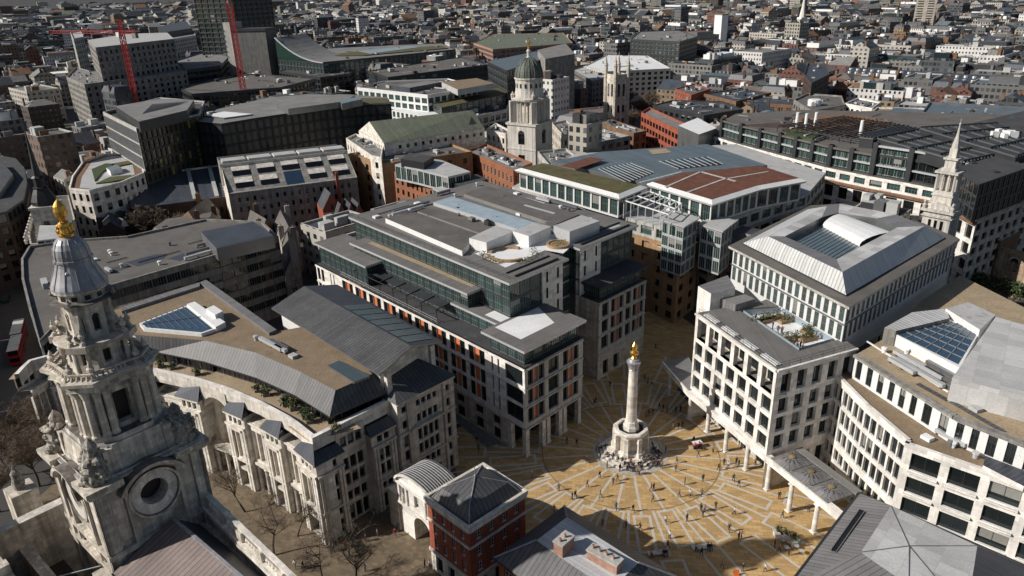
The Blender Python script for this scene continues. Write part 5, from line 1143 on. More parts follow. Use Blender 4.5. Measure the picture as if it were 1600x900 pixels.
for i in range(12):
    a = 2*PI*i/12+.2; m_ = MB(); c = TC+V2(math.cos(a), math.sin(a))*2.52; e = V2(-math.sin(a), math.cos(a)); m_.face([(*(c-e*.3), 54.7), (*(c+e*.3), 54.7), (*(c+e*.3), 55.35), (*(c-e*.3), 55.35)], 'black_metal'); t.one('port', m_)
prof = [(2.85, 56.0), (2.82, 56.25), (2.66, 56.7), (2.42, 57.3), (2.15, 58.0), (1.9, 58.7), (1.78, 59.2), (1.95, 59.25), (1.95, 59.5), (1.8, 59.55), (1.78, 60.1), (1.66, 60.8), (1.4, 61.4), (1.05, 61.9), (1.0, 62.1), (0, 62.12)]
m_ = MB(); m_.lathe(TC, prof, 'lead', 24); o_ = t.one('lead_cap', m_)
for i in range(12):
    a = 2*PI*i/12; d = V2(math.cos(a), math.sin(a)); m_ = MB(); m_.tube([(*(TC+d*(r+.02)), z) for r, z in prof[1:14]], .055, 'lead', 4); t.one('lead_roll', m_, o_)
for i in range(4):
    a = AW+PI/4+PI/2*i; d = V2(math.cos(a), math.sin(a)); m_ = MB(); m_.lathe(TC+d*1.85, [(.34, 57.5), (.34, 58.2), (.15, 58.45), (0, 58.5)], 'lead', 8); t.one('lucarne', m_, o_)
m_ = MB(); m_.lathe(TC, [(.98, 62.1), (1.0, 62.35), (.7, 62.5), (.55, 63.0), (.85, 63.2), (.75, 63.5), (.35, 63.75), (.4, 63.95), (.75, 64.3), (.86, 64.8), (.75, 65.35), (.4, 65.75), (.12, 65.95), (0, 66.2)], 'gold', 14)
for i in range(4):
    a = AW+PI/4+PI/2*i; d = V2(math.cos(a), math.sin(a)); m_.tube([(*(TC+d*r), z) for r, z in ((.9, 62.3), (1.12, 62.7), (.95, 63.2), (.6, 63.4), (.62, 63.8))], [.2, .24, .2, .15, .1], 'gold', 6)
t.one('golden_pineapple', m_)
t.done()
RS = None
ZM = lambda z: z+2.3 if z > 10 else z
# ---------------------------------------------------------------- chapel and nave roofs with parapets
t = Thing('chapel_roof', 'ribbed brown lead gable roof running up to the bell tower, between stone parapets', 'roof', cw(65, 24), cap=60)
b = t['lead_roof']; RZ, EZ = 26.0, 23.2
g = lambda w, n, z: (*cw(w, n), z)
for i in range(1):
    b.face([g(50, 18.6, EZ), g(75.6, 18.6, EZ), g(75.6, 26.2, RZ), g(50, 26.2, RZ)][::-1], 'lead_roof'); b.face([g(50, 29.0, EZ), g(75.6, 29.0, EZ), g(75.6, 26.2, RZ), g(50, 26.2, RZ)], 'slate_dark')  # right slope is lead too; its shade is put into the dark colour
t['ridge'].bar(g(50, 26.2, RZ+.05), g(75.7, 26.2, RZ+.05), .35, .2, 'lead')
t['gutter'].face([g(50, 29.0, 22.6), g(80, 29.0, 22.6), g(80, 30.8, 22.6), g(50, 30.8, 22.6)][::-1], 'stone_old'); t['gutter'].face([g(50, 29.0, 22.6), g(75.6, 29.0, 22.6), g(75.6, 29.0, EZ), g(50, 29.0, EZ)], 'lead'); 
for n0, n1, z0, z1 in ((30.4, 31.6, 0, 24.4),):
    t['screen_wall'].prism(ccw([cw(48, n0-2.2), cw(80, n0), cw(80, n1), cw(48, n1-2.2)]), z0, z1, 'stone', 'stone_old')
t['coping'].prism(ccw([cw(48, 27.95), cw(77, 29.95), cw(77, 31.45), cw(48, 29.45)]), 24.4, 25.0, 'stone_pale', bot=True); t['coping'].prism(ccw([cw(48, 28.5), cw(77, 30.5), cw(77, 31.05), cw(48, 29.05)]), 26.3, 26.7, 'stone_pale', 'stone_pale', bot=True)
m_ = MB()
for i in range(44):
    c = cw(48.5+.65*i, 28.78+.0448*i); m_.lathe(c, [(.2, 25), (.29, 25.35), (.15, 25.7), (.18, 26.3)], 'stone_pale', 6)
for i in range(7): m_.box(cw(49+4.5*i, 28.82+.31*i), 1.0, 1.1, 25, 26.3, 'stone_old', AW)
t.one('balustrade', m_)
# wall on the other side, inner court wall and the nave edge
t['screen_wall'].prism(ccw([cw(48, 17.2), cw(77, 17.2), cw(77, 18.4), cw(48, 18.4)]), 0, 23.6, 'stone_old', 'stone'); t['screen_wall'].prism(ccw([cw(78, 14.0), cw(95.5, 14.0), cw(95.5, 15.2), cw(78, 15.2)]), 0, 21, 'stone_old')
for w_, l in ((76.4, 22.2), (73.2, 21.5)): pass
t['court_floor'].face([g(50, 12, 17), g(94, 12, 17), g(94, 19, 17), g(50, 19, 17)], 'lead_roof') if False else t['court_floor'].face([g(50, 9, 16.5), g(50, 18, 16.5), g(97, 18, 16.5), g(97, 9, 16.5)][::-1], 'brick_dark')
t['cross_wall'].prism(ccw([cw(73.6, 9.5), cw(75.0, 9.5), cw(75.0, 18), cw(73.6, 18)]), 12, 19.4, 'stone_old', 'stone'); t['cross_wall'].prism(ccw([cw(91.6, 9.8), cw(93, 9.8), cw(93, 22), cw(91.6, 22)]), 0, 24.2, 'stone_old', 'stone_pale')
m_ = MB(); m_.bar(g(77, 18.2, 23.9), g(84, 10, 22.2), .1, .1, 'steel_pale'); t.one('tie_rod', m_)
t.done()
t = Thing('nave_roof', 'lead nave roof edge behind a dark stone parapet in the bottom left corner', 'roof', cw(75, 5))
t['parapet'].prism(ccw([cw(55, 9.4), cw(97, 9.4), cw(97, 10.6), cw(55, 10.6)]), 0, 27.0, 'stone_soot', 'stone_old'); t['coping'].prism(ccw([cw(55, 9.2), cw(97, 9.2), cw(97, 10.9), cw(55, 10.9)]), 27.0, 27.5, 'stone', bot=True)
t['lead_roof'].face([g(50, 9.3, 26), g(97, 9.3, 26), g(97, 0, 31.5), g(50, 0, 31.5)][::-1], 'lead_roof'); t['gable_coping'].bar(g(97, 9.4, 26.6), g(97, 0, 32.1), .8, .8, 'stone_pale')
for i in range(6): m_ = MB(); m_.box(cw(60+6.4*i, 10.2), 1.2, 1.4, 27.4, 28.6, 'stone_old', AW); t.one('parapet_block', m_)
t.done()
t = Thing('west_front_pier', 'stone pier with statue at the west end of the nave, left of the tower', 'statue', cw(97, 17))
t['pedestal'].prism(ccw([cw(95.5, 15.6), cw(98.5, 15.6), cw(98.5, 18.6), cw(95.5, 18.6)]), 0, 25.5, 'stone_old', 'stone'); t['statue'].lathe(cw(97, 17.1), [(.6, 25.5), (.75, 26.4), (.55, 27.2), (.6, 27.8), (.35, 28.2), (.18, 28.3), (.24, 28.6), (.1, 28.85), (0, 28.9)], 'stone_carved', 8); t.done()

ZM = None
# ================================================================ buildings in the middle distance
HAND = []    # footprints already taken
def bld(name, label, pix, z, cat='office building', m='stone', roof='roof_grey', bay=4., fl=3.6, style='plain', fx=.6, lo=.28, hi=.84, z0=0, par=.9, un=4, d=.3, seed=1, group=None, ground=0, top=.7, big=3., cap_=100, only=None, take=True):
    poly = ccw(L2(pix, z)); t = Thing(name, label, cat, centre(poly), group, cap_)
    if take: HAND.append(poly)
    base = max(z0, 0); fb = max(base, z-top-fl*max(1, int((z-top-base)/fl)))
    walls(t, poly, base, z, bay, fl, style, fx, lo, hi, m, d, ground=fb-base+ground, top=top)
    if par: parapet(t, poly, z-.02, z+par, .4, m, rm=roof, rz=z+.05)
    else: globals()['cap'](t, poly, z, roof)
    if un: units(t, inset(poly, 1.5), z+.05, un, seed, big); clutter(t, inset(poly, 1.2), z+.06, un+3, seed+int(abs(poly[0].x)))
    t.poly = poly; return t
def ext(t, pix, z0, z1, m, top, part='roof_storey', bay=3., style='curtain', fx=.85, fl=3.6, lo=.1, hi=.92, glass=True, over=0.):
    p = ccw(L2(pix, z1))
    if glass: walls(t, p, z0, z1, bay, fl, style, fx, lo, hi, m, .15, top=.2, part=part); cap(t, p, z1, top, 'upper_roof')
    else: m_ = MB(); m_.prism(p, z0, z1, m, top); t.one(part, m_)
    if over: slab(t, p, z1+.01, z1+.35, over, 'steel_pale', top, 'upper_eave')
    return p
for q in ([W(-78, 0), W(0, 0), W(0, 50), W(-78, 54)], [LA, LB, LC, V2(110, 90), V2(90, 165), V2(50, 160)], [V2(-100, 120), V2(-30, 95), V2(-8, 118), V2(-45, 140), V2(-100, 150)]): HAND.append(ccw(q))
# --- red and brown planted roofs, King-size block behind the long office
t = Thing('sedum_roofed_block', 'large modern block with rust-red planted roofs and white eaves', 'office building', V2(45, 205))
wpx = [(803, 264), (850, 254), (1012, 291), (968, 309)]; epx = [(1008, 286), (1113, 318), (1190, 294), (1262, 281), (1190, 258), (1060, 270)]
bpx = [(800, 292), (1047, 358), (1078, 337), (1113, 352), (1190, 325), (1262, 303), (1290, 270), (1150, 225), (900, 240)]
main = ccw(L2(bpx, 25)); HAND.append(main)
for i in range(len(main)):
    a_, c_ = main[i], main[(i+1) % len(main)]; Lw = (c_-a_).length; gm = 'brick_tan' if (a_+c_).x/2 < 42 else 'concrete'
    facade(t, a_, c_, 21, 25, cols_even(Lw, max(1, round(Lw/5.2)), .72, 'curtain'), [(21.7, 24.1)], 'concrete_pale', .4)
    facade(t, a_, c_, 0, 21, cols_even(Lw, max(1, round(Lw/5.)), .5 if gm == 'brick_tan' else .74, 'dark'), rows_even(3, 20.6, 5, .2, .8), gm, .4)
cap(t, main, 25, 'roof_pale', 'terrace')
cb = ccw(L2([(862, 252), (940, 237), (1105, 225), (1200, 258), (1012, 287)], 30.2)); t['metal_roof'].prism(inset(cb, .1), 25, 30.2, 'steel', 'metal_bluegrey')
for px_ in ([(935, 264), (985, 255), (1022, 270), (980, 286)], [(1030, 252), (1105, 245), (1130, 257), (1060, 264)]):
    p = ccw(L2(px_, 30.3)); m_ = MB(); m_.face([(*v, 30.28) for v in p], 'black_metal'); m_.face([(*v, 30.34) for v in [p[0].lerp(p[3], .35), p[1].lerp(p[2], .35), p[2], p[3]]], 'glass_green'); 
    for k in range(9): m_.bar((*p[0].lerp(p[1], k/8), 30.4), (*p[3].lerp(p[2], k/8), 30.4), .2, .15, 'steel_pale')
    t.one('court_glazing', m_)
m_ = MB(); m_.face([(*v, 30.3) for v in ccw(L2([(1012, 234), (1040, 232), (1050, 238), (1020, 241)], 30.3))], 'gravel_pale'); t.one('roof_hatch', m_)
for px_, mm, nm in ((wpx, 'sedum_green', 'west_wing_roof'), (epx, 'sedum', 'east_wing_roof'), ([(875, 261), (922, 247), (945, 251), (900, 266)], 'sedum', 'planted_strip')):
    zt = 31.2 if len(px_) > 4 or px_[0][0] == 803 else 30.9
    p = ccw(L2(px_, zt)); 
    if nm != 'planted_strip':
        wl = inset(p, 1.2)
        for i in range(len(wl)):
            a_, c_ = wl[i], wl[(i+1) % len(wl)]; Lw = (c_-a_).length; facade(t, a_, c_, 25, zt-.6, cols_even(Lw, max(1, round(Lw/3.6)), .82, 'curtain'), [(25.5, zt-1)], 'frame_white', .3, part='glazed_storey')
        b = t['eave']; i_ = inset(p, 1.6); L0 = inset(p, .5)
        for k in range(len(p)):
            j = (k+1) % len(p); b.face([(*p[k], zt-.35), (*p[j], zt-.35), (*i_[j], zt+.35), (*i_[k], zt+.35)], 'white_paint'); b.face([(*L0[k], zt-1.0), (*L0[j], zt-1.0), (*p[j], zt-.35), (*p[k], zt-.35)], 'white_paint'); b.face([(*wl[k], zt-1), (*wl[j], zt-1), (*L0[j], zt-1), (*L0[k], zt-1)][::-1], 'white_paint')
        p = i_
    m_ = MB(); m_.face([(*v, zt+.36) for v in p], mm); t.one(nm, m_)
m_ = MB()
for a_, c_ in (((1040, 292), (1095, 268)), ((1095, 268), (1150, 283)), ((1075, 300), (1130, 280)), ((1130, 280), (1200, 268)), ((1000, 285), (1065, 268))): q = L2([a_, c_], 31.65); m_.bar((*q[0], 31.62), (*q[1], 31.62), .7, .12, 'concrete_pale')
t.one('roof_path', m_)
# open steel screen and stepped corner bays
m_ = MB(); scr = L2([(975, 313), (1015, 299), (1065, 318), (1045, 335)], 30)
for k in range(7): q = scr[0].lerp(scr[3], k/6); r = scr[1].lerp(scr[2], k/6); m_.bar((*q, 30), (*r, 30), .2, .3, 'white_paint'); m_.bar((*q, 25), (*q, 30), .2, .2, 'white_paint'); m_.bar((*r, 25), (*r, 30), .2, .2, 'white_paint')
for k in (0, .5, 1): m_.bar((*scr[0].lerp(scr[1], k), 30), (*scr[3].lerp(scr[2], k), 30), .2, .3, 'white_paint')
t.one('roof_screen', m_)
ext(t, [(1035, 345), (1068, 355), (1090, 342), (1060, 332)], 14, 27.3, 'steel_pale', 'roof_pale', 'corner_bay', 2.4, 'green', .85, over=.5)
ext(t, [(1095, 352), (1128, 362), (1150, 345), (1118, 338)], 14, 25.8, 'steel_pale', 'roof_pale', 'corner_bay', 2.4, 'green', .85, over=.5)
for px_ in ([(1000, 375), (1047, 392), (1050, 380), (1003, 364)],): pass
br = ccw(L2([(998, 374), (1060, 398), (1092, 378), (1032, 355)], 19.5)); walls(t, br, 0, 19.5, 5, 4, 'dark', .45, .2, .75, 'brick_tan', .4); cap(t, br, 19.5, 'concrete_pale', 'terrace')
br = ccw(L2([(1108, 385), (1140, 396), (1165, 376), (1130, 366)], 17.5)); walls(t, br, 0, 17.5, 5, 4, 'dark', .45, .2, .75, 'brick_tan', .4); cap(t, br, 17.5, 'concrete_pale', 'terrace')
t.done()
# --- long curved white-framed block with dark glass roof storey
t = Thing('white_framed_block', 'very long curved block with white window frames below dark glass roof storeys', 'office building', V2(110, 240), cap=100)
top = [(1097, 207), (1150, 224), (1210, 240), (1288, 261), (1356, 275), (1412, 285), (1467, 296), (1530, 326)]
T_ = L2(top, 24); e_ = L2([(1604, 298), (1690, 275), (1500, 170), (1165, 178)], 24); main = ccw(T_+e_); HAND.append(main)
for a_, c_ in zip(T_[:-1], T_[1:]):
    Lw = (c_-a_).length; facade(t, a_, c_, 20.2, 24, cols_even(Lw, max(1, round(Lw/4.9)), .72, 'curtain'), [(20.9, 23)], 'white_stone', .5)
    e = (c_-a_).normalized(); n = V2(e.y, -e.x); t['cornice'].prism([a_+n*1.0, c_+n*1.0, c_-n*.3, a_-n*.3], 19.4, 20.2, 'brick_brown', 'brick_pink', bot=True)
    facade(t, a_, c_, 0, 19.4, cols_even(Lw, max(1, round(Lw/4.9)), .62, 'dark'), [(1, 4), (5.4, 8.6), (10, 13.4), (14.6, 18.6)], 'white_stone', .6)
a_, c_ = T_[-1], e_[0]; Lw = (c_-a_).length; facade(t, a_, c_, 0, 24, cols_even(Lw, 6, .6, 'dark'), rows_even(2, 23.6, 6, .22, .8), 'stone', .5); facade(t, e_[0], e_[1], 0, 24, cols_even((e_[1]-e_[0]).length, 6, .6, 'dark'), rows_even(2, 23.6, 6, .22, .8), 'stone', .5)
cap(t, main, 24, 'roof_membrane', 'terrace')
IN_ = [p for p in T_]
def off_in(P, d):
    out = []
    for i, p in enumerate(P):
        e = (P[min(i+1, len(P)-1)]-P[max(i-1, 0)]).normalized(); out.append(p+V2(-e.y, e.x)*d)
    return out
US = off_in(T_, 2.6); ue = L2([(1690, 262), (1690, 200), (1620, 180), (1440, 176), (1255, 172), (1150, 178)], 30.5)
UP_ = [US[0].lerp(US[1], .45)]+US[1:]+ue
for i in range(len(UP_)-1):
    a_, c_ = UP_[i], UP_[i+1]; Lw = (c_-a_).length; k = max(1, round(Lw/9)); zt = 33.6 if 4 <= i <= 7 else 30.5
    facade(t, a_, c_, 24, zt, cols_even(Lw, max(1, round(Lw/2.6)), .9, 'green' if i < 5 else 'dark'), [(24.5, 26.9), (27.6, 29.9)] if zt < 31 else [(24.5, 27.2), (27.8, 30.2), (31, 33.2)], 'steel_dark', .25, part='glass_storey')
    if i < 7:
        e = (c_-a_).normalized(); n = V2(e.y, -e.x)
        for j in range(k+1): m_ = MB(); m_.box(a_+e*(Lw*j/k)+n*.4, 1.5, 1.4, 24, zt+.9, 'steel_dark', math.atan2(e.y, e.x)); t.one('dark_pier', m_)
        t['glass_band'].bar((*(a_+n*.3), 27.4), (*(c_+n*.3), 27.4), .6, .5, 'steel_pale'); t['glass_band'].bar((*(a_+n*.4), zt-.1), (*(c_+n*.4), zt-.1), .9, .6, 'steel_pale' if i > 3 else 'roof_membrane')
m_ = MB(); m_.prism(ccw([UP_[4], UP_[5], UP_[6], UP_[7], ue[0], ue[1], ue[2]]), 33.3, 33.55, 'steel_dark', 'roof_dark'); t.one('upper_plant_deck', m_)
m_ = MB(); m_.face([(*v, 30.6) for v in ccw(UP_)], 'roof_membrane'); t.one('upper_roof', m_)
for px_, mm, z, nm in (([(1225, 182), (1330, 178), (1395, 190), (1290, 200)], 'brick_brown', 31.0, 'roof_trellis'), ([(1150, 196), (1225, 200), (1300, 206), (1400, 196), (1330, 184), (1230, 190)], 'brick_dark', 30.72, 'trellis_beds'), ([(1240, 205), (1285, 208), (1270, 216), (1225, 210)], 'hedge', 31.2, 'roof_hedge'), ([(1230, 198), (1300, 204), (1285, 210), (1220, 203)], 'sedum_green', 30.9, 'roof_planting')):
    m_ = MB(); m_.prism(ccw(L2(px_, z)), 30.5, z, mm); t.one(nm, m_)
for x, y in ((1244, 200), (1258, 202), (1273, 200), (1344, 214)): c = at(x, y, 30.6).xy; m_ = MB(); m_.lathe(c, [(.7, 30.6), (.55, 36.5), (.5, 36.5), (.45, 34)], 'roof_white', 10); t.one('flue', m_)
for px_, z in (([(1372, 207), (1440, 194), (1580, 228), (1506, 243)], 35.9), ([(1440, 192), (1560, 185), (1640, 215), (1590, 235)], 37.4), ([(1345, 206), (1405, 190), (1432, 193), (1366, 208)], 35.8)):
    p = ccw(L2(px_, z)); m_ = MB(); m_.prism(p, 30.5, z-2.2, 'steel_dark', 'roof_grey' if z < 36 else 'roof_membrane')
    for k in range(15):
        m_.bar((*p[0].lerp(p[1], k/14), z-1.9), (*p[3].lerp(p[2], k/14), z-1.9), .5, .4, 'steel_dark' if k % 3 else 'steel')
    for k in range(5): m_.bar((*p[0].lerp(p[3], k/4), z-1.4), (*p[1].lerp(p[2], k/4), z-1.4), .6, .4, 'steel_dark')
    t.one('plant_grille', m_)
ext(t, [(1490, 262), (1530, 288), (1605, 262), (1570, 240)], 24, 34.1, 'steel_dark', 'roof_dark', 'corner_storey', 3, 'dark', .8)
m_ = MB(); rr = random.Random(9)
for i in range(7): c = at(1555+i*5, 207+rr.uniform(-2, 2), 37); m_.box(c.xy, 2.2, 1.2, 34, 37+rr.random(), 'roof_white', .5*i)
t.one('roof_cooler', m_)
units(t, ccw(L2([(1200, 186), (1320, 183), (1340, 200), (1230, 200)], 30.6)), 30.6, 8, 3, 4)
tq = L2([(1215, 197), (1330, 216), (1420, 196), (1320, 181)], 32.6)
for k in range(16):
    m_ = MB(); a_, c_ = tq[0].lerp(tq[1], k/15), tq[3].lerp(tq[2], k/15); m_.bar((*a_, 32.6), (*c_, 32.6), .35, .3, 'brick_dark'); t.one('trellis_beam', m_)
for k in range(5):
    m_ = MB(); a_, c_ = tq[0].lerp(tq[3], k/4), tq[1].lerp(tq[2], k/4); m_.bar((*a_, 32.3), (*c_, 32.3), .35, .3, 'steel_dark')
    for j in range(8): p = a_.lerp(c_, j/7); m_.bar((*p, 30.6), (*p, 32.3), .25, .25, 'steel_dark')
    t.one('trellis_beam', m_)
clutter(t, UP_[:4]+ue[3:], 30.62, 14, 4)
t.done()
# --- ruined church: steeple, old wall
GX = V2(104.8, 170.8); ga = .72
t = Thing('church_steeple', 'white stepped stone church steeple with columned lantern and thin spire beside the metal roof', 'steeple', GX)
ax = V2(math.cos(ga), math.sin(ga)); ay = V2(-ax.y, ax.x); S4 = lambda h: [GX+ax*x*h+ay*y*h for x, y in ((-1, -1), (1, -1), (1, 1), (-1, 1))]
for i in range(4):
    a_, c_ = S4(3.4)[i], S4(3.4)[(i+1) % 4]; facade(t, a_, c_, 0, 22.5, [(2.2, 4.6, 'dark')], [(14, 19)], 'stone_grey', .5); a_, c_ = S4(3.1)[i], S4(3.1)[(i+1) % 4]
    facade(t, a_, c_, 22.9, 31.4, [(1.4, 2.1, 'slit'), (2.75, 3.45, 'slit'), (4.1, 4.8, 'slit')], [(24.6, 29.2)], 'stone_grey', .4)
b = t['cornice']
for h, z0, z1 in ((3.75, 22.4, 23), (3.5, 29.9, 30.2), (3.7, 31.2, 31.8), (2.4, 35, 35.4), (2.55, 40.4, 40.9), (1.6, 43.6, 44)): b.prism(S4(h), z0, z1, 'stone_grey', bot=True)
t['pediment_stage'].prism(S4(2.7), 31.8, 33, 'stone_grey'); t['pediment_stage'].prism(S4(2.2), 33, 36.2, 'stone_grey')
for i in range(4):
    n = (ax, ay, -ax, -ay)[i]; e = V2(-n.y, n.x); m_ = MB(); K = 10
    m_.face([(*(GX+n*2.9+e*2.4*math.cos(PI*j/K)), 31.8+1.7*math.sin(PI*j/K)) for j in range(K+1)], 'stone_grey')
    for j in range(K): P = lambda k, y: (*(GX+n*y+e*2.4*math.cos(PI*k/K)), 31.8+1.7*math.sin(PI*k/K)); m_.face([P(j, 2.9), P(j, 1.5), P(j+1, 1.5), P(j+1, 2.9)], 'stone')
    t.one('round_pediment', m_)
    for s in (-1.9, -.65, .65, 1.9): m_ = MB(); m_.lathe(GX+n*2.0+e*s, [(.26, 36.2), (.22, 40), (.3, 40.4)], 'stone_grey', 8); t.one('column', m_)
    for q in (ax*3.2, -ax*3.2): pass
for x in (-1, 1):
    for y in (-1, 1): m_ = MB(); m_.lathe(GX+ax*3.1*x+ay*3.1*y, [(.4, 31.8), (.5, 32.6), (.2, 33), (.35, 33.5), (0, 34.2)], 'stone_grey', 7); t.one('urn', m_)
t['lantern'].prism(S4(1.25), 36.2, 40.4, 'stone'); t['lantern'].prism(S4(1.2), 40.9, 43.6, 'stone_grey'); t['lantern'].prism(S4(1.5), 40.9, 41.6, 'stone_grey'); t['lantern'].prism(S4(.8), 44, 46.2, 'stone_grey')
t['spire'].lathe(GX, [(.85, 46.2), (.8, 47), (.35, 49.2), (.15, 51.5), (.25, 51.7), (.05, 52.2), (.05, 53), (0, 53.1)], 'stone_grey', 8, False); t.done()
HAND.append(S4(4))
t = Thing('ruined_wall', 'ruined pinkish stone church wall with one round-arched opening at the right edge', 'wall', at(1580, 420, 8))
p0_, p1_ = at(1556, 385, 9).xy, at(1655, 408, 9).xy; Lw = (p1_-p0_).length
facade(t, p0_, p1_, 0, 9, [(Lw*.28, Lw*.28+2.2, 'void'), (Lw*.72, Lw*.72+2.2, 'void')], [(2.6, 5.8)], 'ruin_stone', .9); e = (p1_-p0_).normalized(); n = V2(e.y, -e.x)
t['wall'].face([(*(p0_-n*1), 9), (*p0_, 9), (*p1_, 9), (*(p1_-n*1), 9)], 'gravel_pale'); t['wall'].face([(*(p0_-n), 0), (*p0_, 0), (*p0_, 9), (*(p0_-n), 9)], 'ruin_stone'); t['wall'].face([(*(p1_-n), 0), (*(p0_-n), 0), (*(p0_-n), 9), (*(p1_-n), 9)], 'ruin_stone')
for s in (Lw*.28, Lw*.72):
    m_ = MB(); c = p0_+e*(s+1.1)+n*.02; m_.face([(*(c+e*1.1*math.cos(PI*j/10)), 5.8+1.1*math.sin(PI*j/10)) for j in range(11)], 'black_metal')
    for j in range(10): P = lambda r, k: (*(c+n*.06+e*r*math.cos(PI*k/10)), 5.8+r*math.sin(PI*k/10)); m_.face([P(1.1, j), P(1.4, j), P(1.4, j+1), P(1.1, j+1)], 'stone_pale')
    t.one('arch', m_)
m_ = MB(); q = p0_-n*14; m_.prism(ccw([p0_, p0_+e*1, q+e*1, q]), 0, 11, 'brick_brown', 'stone_old'); t.one('return_wall', m_); t.done()
# --- domed courthouse tower
OX = V2(8.7, 291); oa = PI/4+.2
t = Thing('domed_court_tower', 'pale stone tower with a green-black ribbed dome and small gold statue on top', 'tower', OX)
ax = V2(math.cos(oa), math.sin(oa)); ay = V2(-ax.y, ax.x); S4 = lambda h: [OX+ax*x*h+ay*y*h for x, y in ((-1, -1), (1, -1), (1, 1), (-1, 1))]
HAND.append(S4(9)); O8 = lambda r: [OX+(ax*math.cos(PI/8+PI/4*i)+ay*math.sin(PI/8+PI/4*i))*r for i in range(8)]
for i in range(4):
    a_, c_ = S4(6.4)[i], S4(6.4)[(i+1) % 4]; facade(t, a_, c_, 0, 33.4, [(4.9, 7.9, 'dark')], [(10, 14), (19, 22), (26, 30)], 'stone_grey', .6)
    n = (c_-a_).normalized(); n = V2(n.y, -n.x); m_ = MB(); e = (c_-a_).normalized(); c = (a_+c_)/2+n*.03; m_.face([(*(c+e*1.5*math.cos(PI*j/8)), 30+1.5*math.sin(PI*j/8)) for j in range(9)], 'black_metal'); t.one('arch_head', m_)
for h, z0, z1 in ((6.9, 33.4, 34.2), (6.6, 24, 24.5), (6.5, 18, 18.3)): t['cornice'].prism(S4(h), z0, z1, 'stone_grey', bot=True)
t['colonnade_core'].prism(O8(5.0), 34.2, 42.4, 'stone_old')
for i in range(20): a = 2*PI*i/20; m_ = MB(); m_.lathe(OX+V2(math.cos(a), math.sin(a))*5.7, [(.42, 34.2), (.36, 35), (.32, 41.4), (.5, 42)], 'stone_grey', 8); t.one('column', m_)
for d in ((1, 1), (-1, 1), (-1, -1), (1, -1)): v = (ax*d[0]+ay*d[1]).normalized(); m_ = MB(); m_.box(OX+v*6.6, 2.6, 2.2, 34.2, 42.3, 'stone_grey', math.atan2(v.y, v.x)); m_.lathe(OX+v*6.6, [(.7, 43.6), (.9, 44.6), (.4, 45.2), (0, 46)], 'stone', 7); t.one('corner_pier', m_)
t['cornice'].lathe(OX, [(6.2, 42), (7.0, 42.6), (7.1, 43.2), (6.3, 43.6), (5.6, 43.7)], 'stone_grey', 20, False); t['drum'].lathe(OX, [(5.9, 43.6), (5.5, 45.4), (5.3, 46.4), (5.3, 50), (5.7, 50.3), (5.7, 50.8), (5.1, 50.9)], 'stone_grey', 20, False)
for i in range(16): a = 2*PI*i/16+.1; c = OX+V2(math.cos(a), math.sin(a))*5.34; e = V2(-math.sin(a), math.cos(a)); m_ = MB(); m_.face([(*(c-e*.4), 47.2), (*(c+e*.4), 47.2), (*(c+e*.4), 48.8), (*(c-e*.4), 48.8)], 'black_metal'); t.one('drum_window', m_)
prof = [(5.1*math.cos(PI/2*k/9)+.25, 50.9+7*math.sin(PI/2*k/9)) for k in range(9)]+[(.9, 57.9)]; m_ = MB(); m_.lathe(OX, prof, 'copper_dome', 24); o_ = t.one('dome', m_); m_ = MB()
for i in range(16): a = 2*PI*i/16; d = V2(math.cos(a), math.sin(a)); m_.tube([(*(OX+d*(r+.05)), z) for r, z in prof], .14, 'copper_dome', 4)
t.one('dome_rib', m_, o_)
t['lantern'].lathe(OX, [(1.0, 57.8), (1.0, 58.3), (.7, 58.4), (.7, 60), (1, 60.2), (.5, 60.9), (.35, 61.3)], 'stone_grey', 10); m_ = MB(); m_.lathe(OX, [(.45, 61.2), (.55, 61.6), (.3, 61.9), (.35, 62.6), (.45, 63.4), (.2, 64), (.22, 64.4), (0, 64.7)], 'gold', 8); q = OX; m_.bar((*(q+ax*-1.0), 63.7), (*(q+ax*1.0), 63.7), .16, .16, 'gold'); m_.bar((*(q+ax*.95), 63.7), (*(q+ax*.95), 65.0), .1, .1, 'gold'); t.one('gold_statue', m_); t.done()
for px_, z, nm, lab, mm in (([(800, 208), (790, 212), (760, 205), (775, 195)], 26, 'court_wing', 'low pale stone wing with a curved white gable left of the domed tower', 'stone_pale'), ([(862, 195), (880, 215), (905, 208), (885, 190)], 26, 'court_wing', 'grey stone wing right of the domed tower', 'stone'), ([(840, 240), (858, 262), (905, 250), (885, 235)], 24, 'mansard_house', 'pale mansard-roofed house with a round dormer in front of the domed tower', 'concrete_pale')):
    t = bld(nm, lab, px_, z, 'building', mm, 'roof_grey', 3.5, 4, 'dark', .4, un=2, seed=3); t.done()
# --- green copper hall and brick block
t = Thing('copper_roofed_hall', 'long hall with a pale green copper gable roof on stone walls', 'hall', at(660, 200, 25))
e0, e1, r0, r1 = at(600, 224, 29).xy, at(757, 200, 29).xy, at(577, 190, 35).xy, at(738, 172, 35).xy; f0, f1 = r0*2-e0, r1*2-e1
gable(t['roof'], [e0, e1, f1, f0], 29, 6, 'copper_green', 'stone_pale'); HAND.append(ccw([e0, e1, f1, f0]))
for a_, c_ in ((f0, e0), (e0, e1), (e1, f1)): Lw = (c_-a_).length; facade(t, a_, c_, 0, 28.9, cols_even(Lw, 12, .4, 'dark', 5) if Lw > 25 else [(Lw*.45, Lw*.55, 'dark')], [(26.0, 27.5)] if Lw > 25 else [(24, 28)], 'stone_pale', .4)
m_ = MB(); q = [e0.lerp(e1, .69), e0.lerp(e1, .95)]; s = [r0.lerp(r1, .69), r0.lerp(r1, .95)]; k = lambda u, v: (*q[u].lerp(s[u], v), 29.1+6*v); m_.face([k(0, .25), k(1, .25), k(1, .75), k(0, .75)], 'steel_dark'); t.one('roof_opening', m_)
t.done()
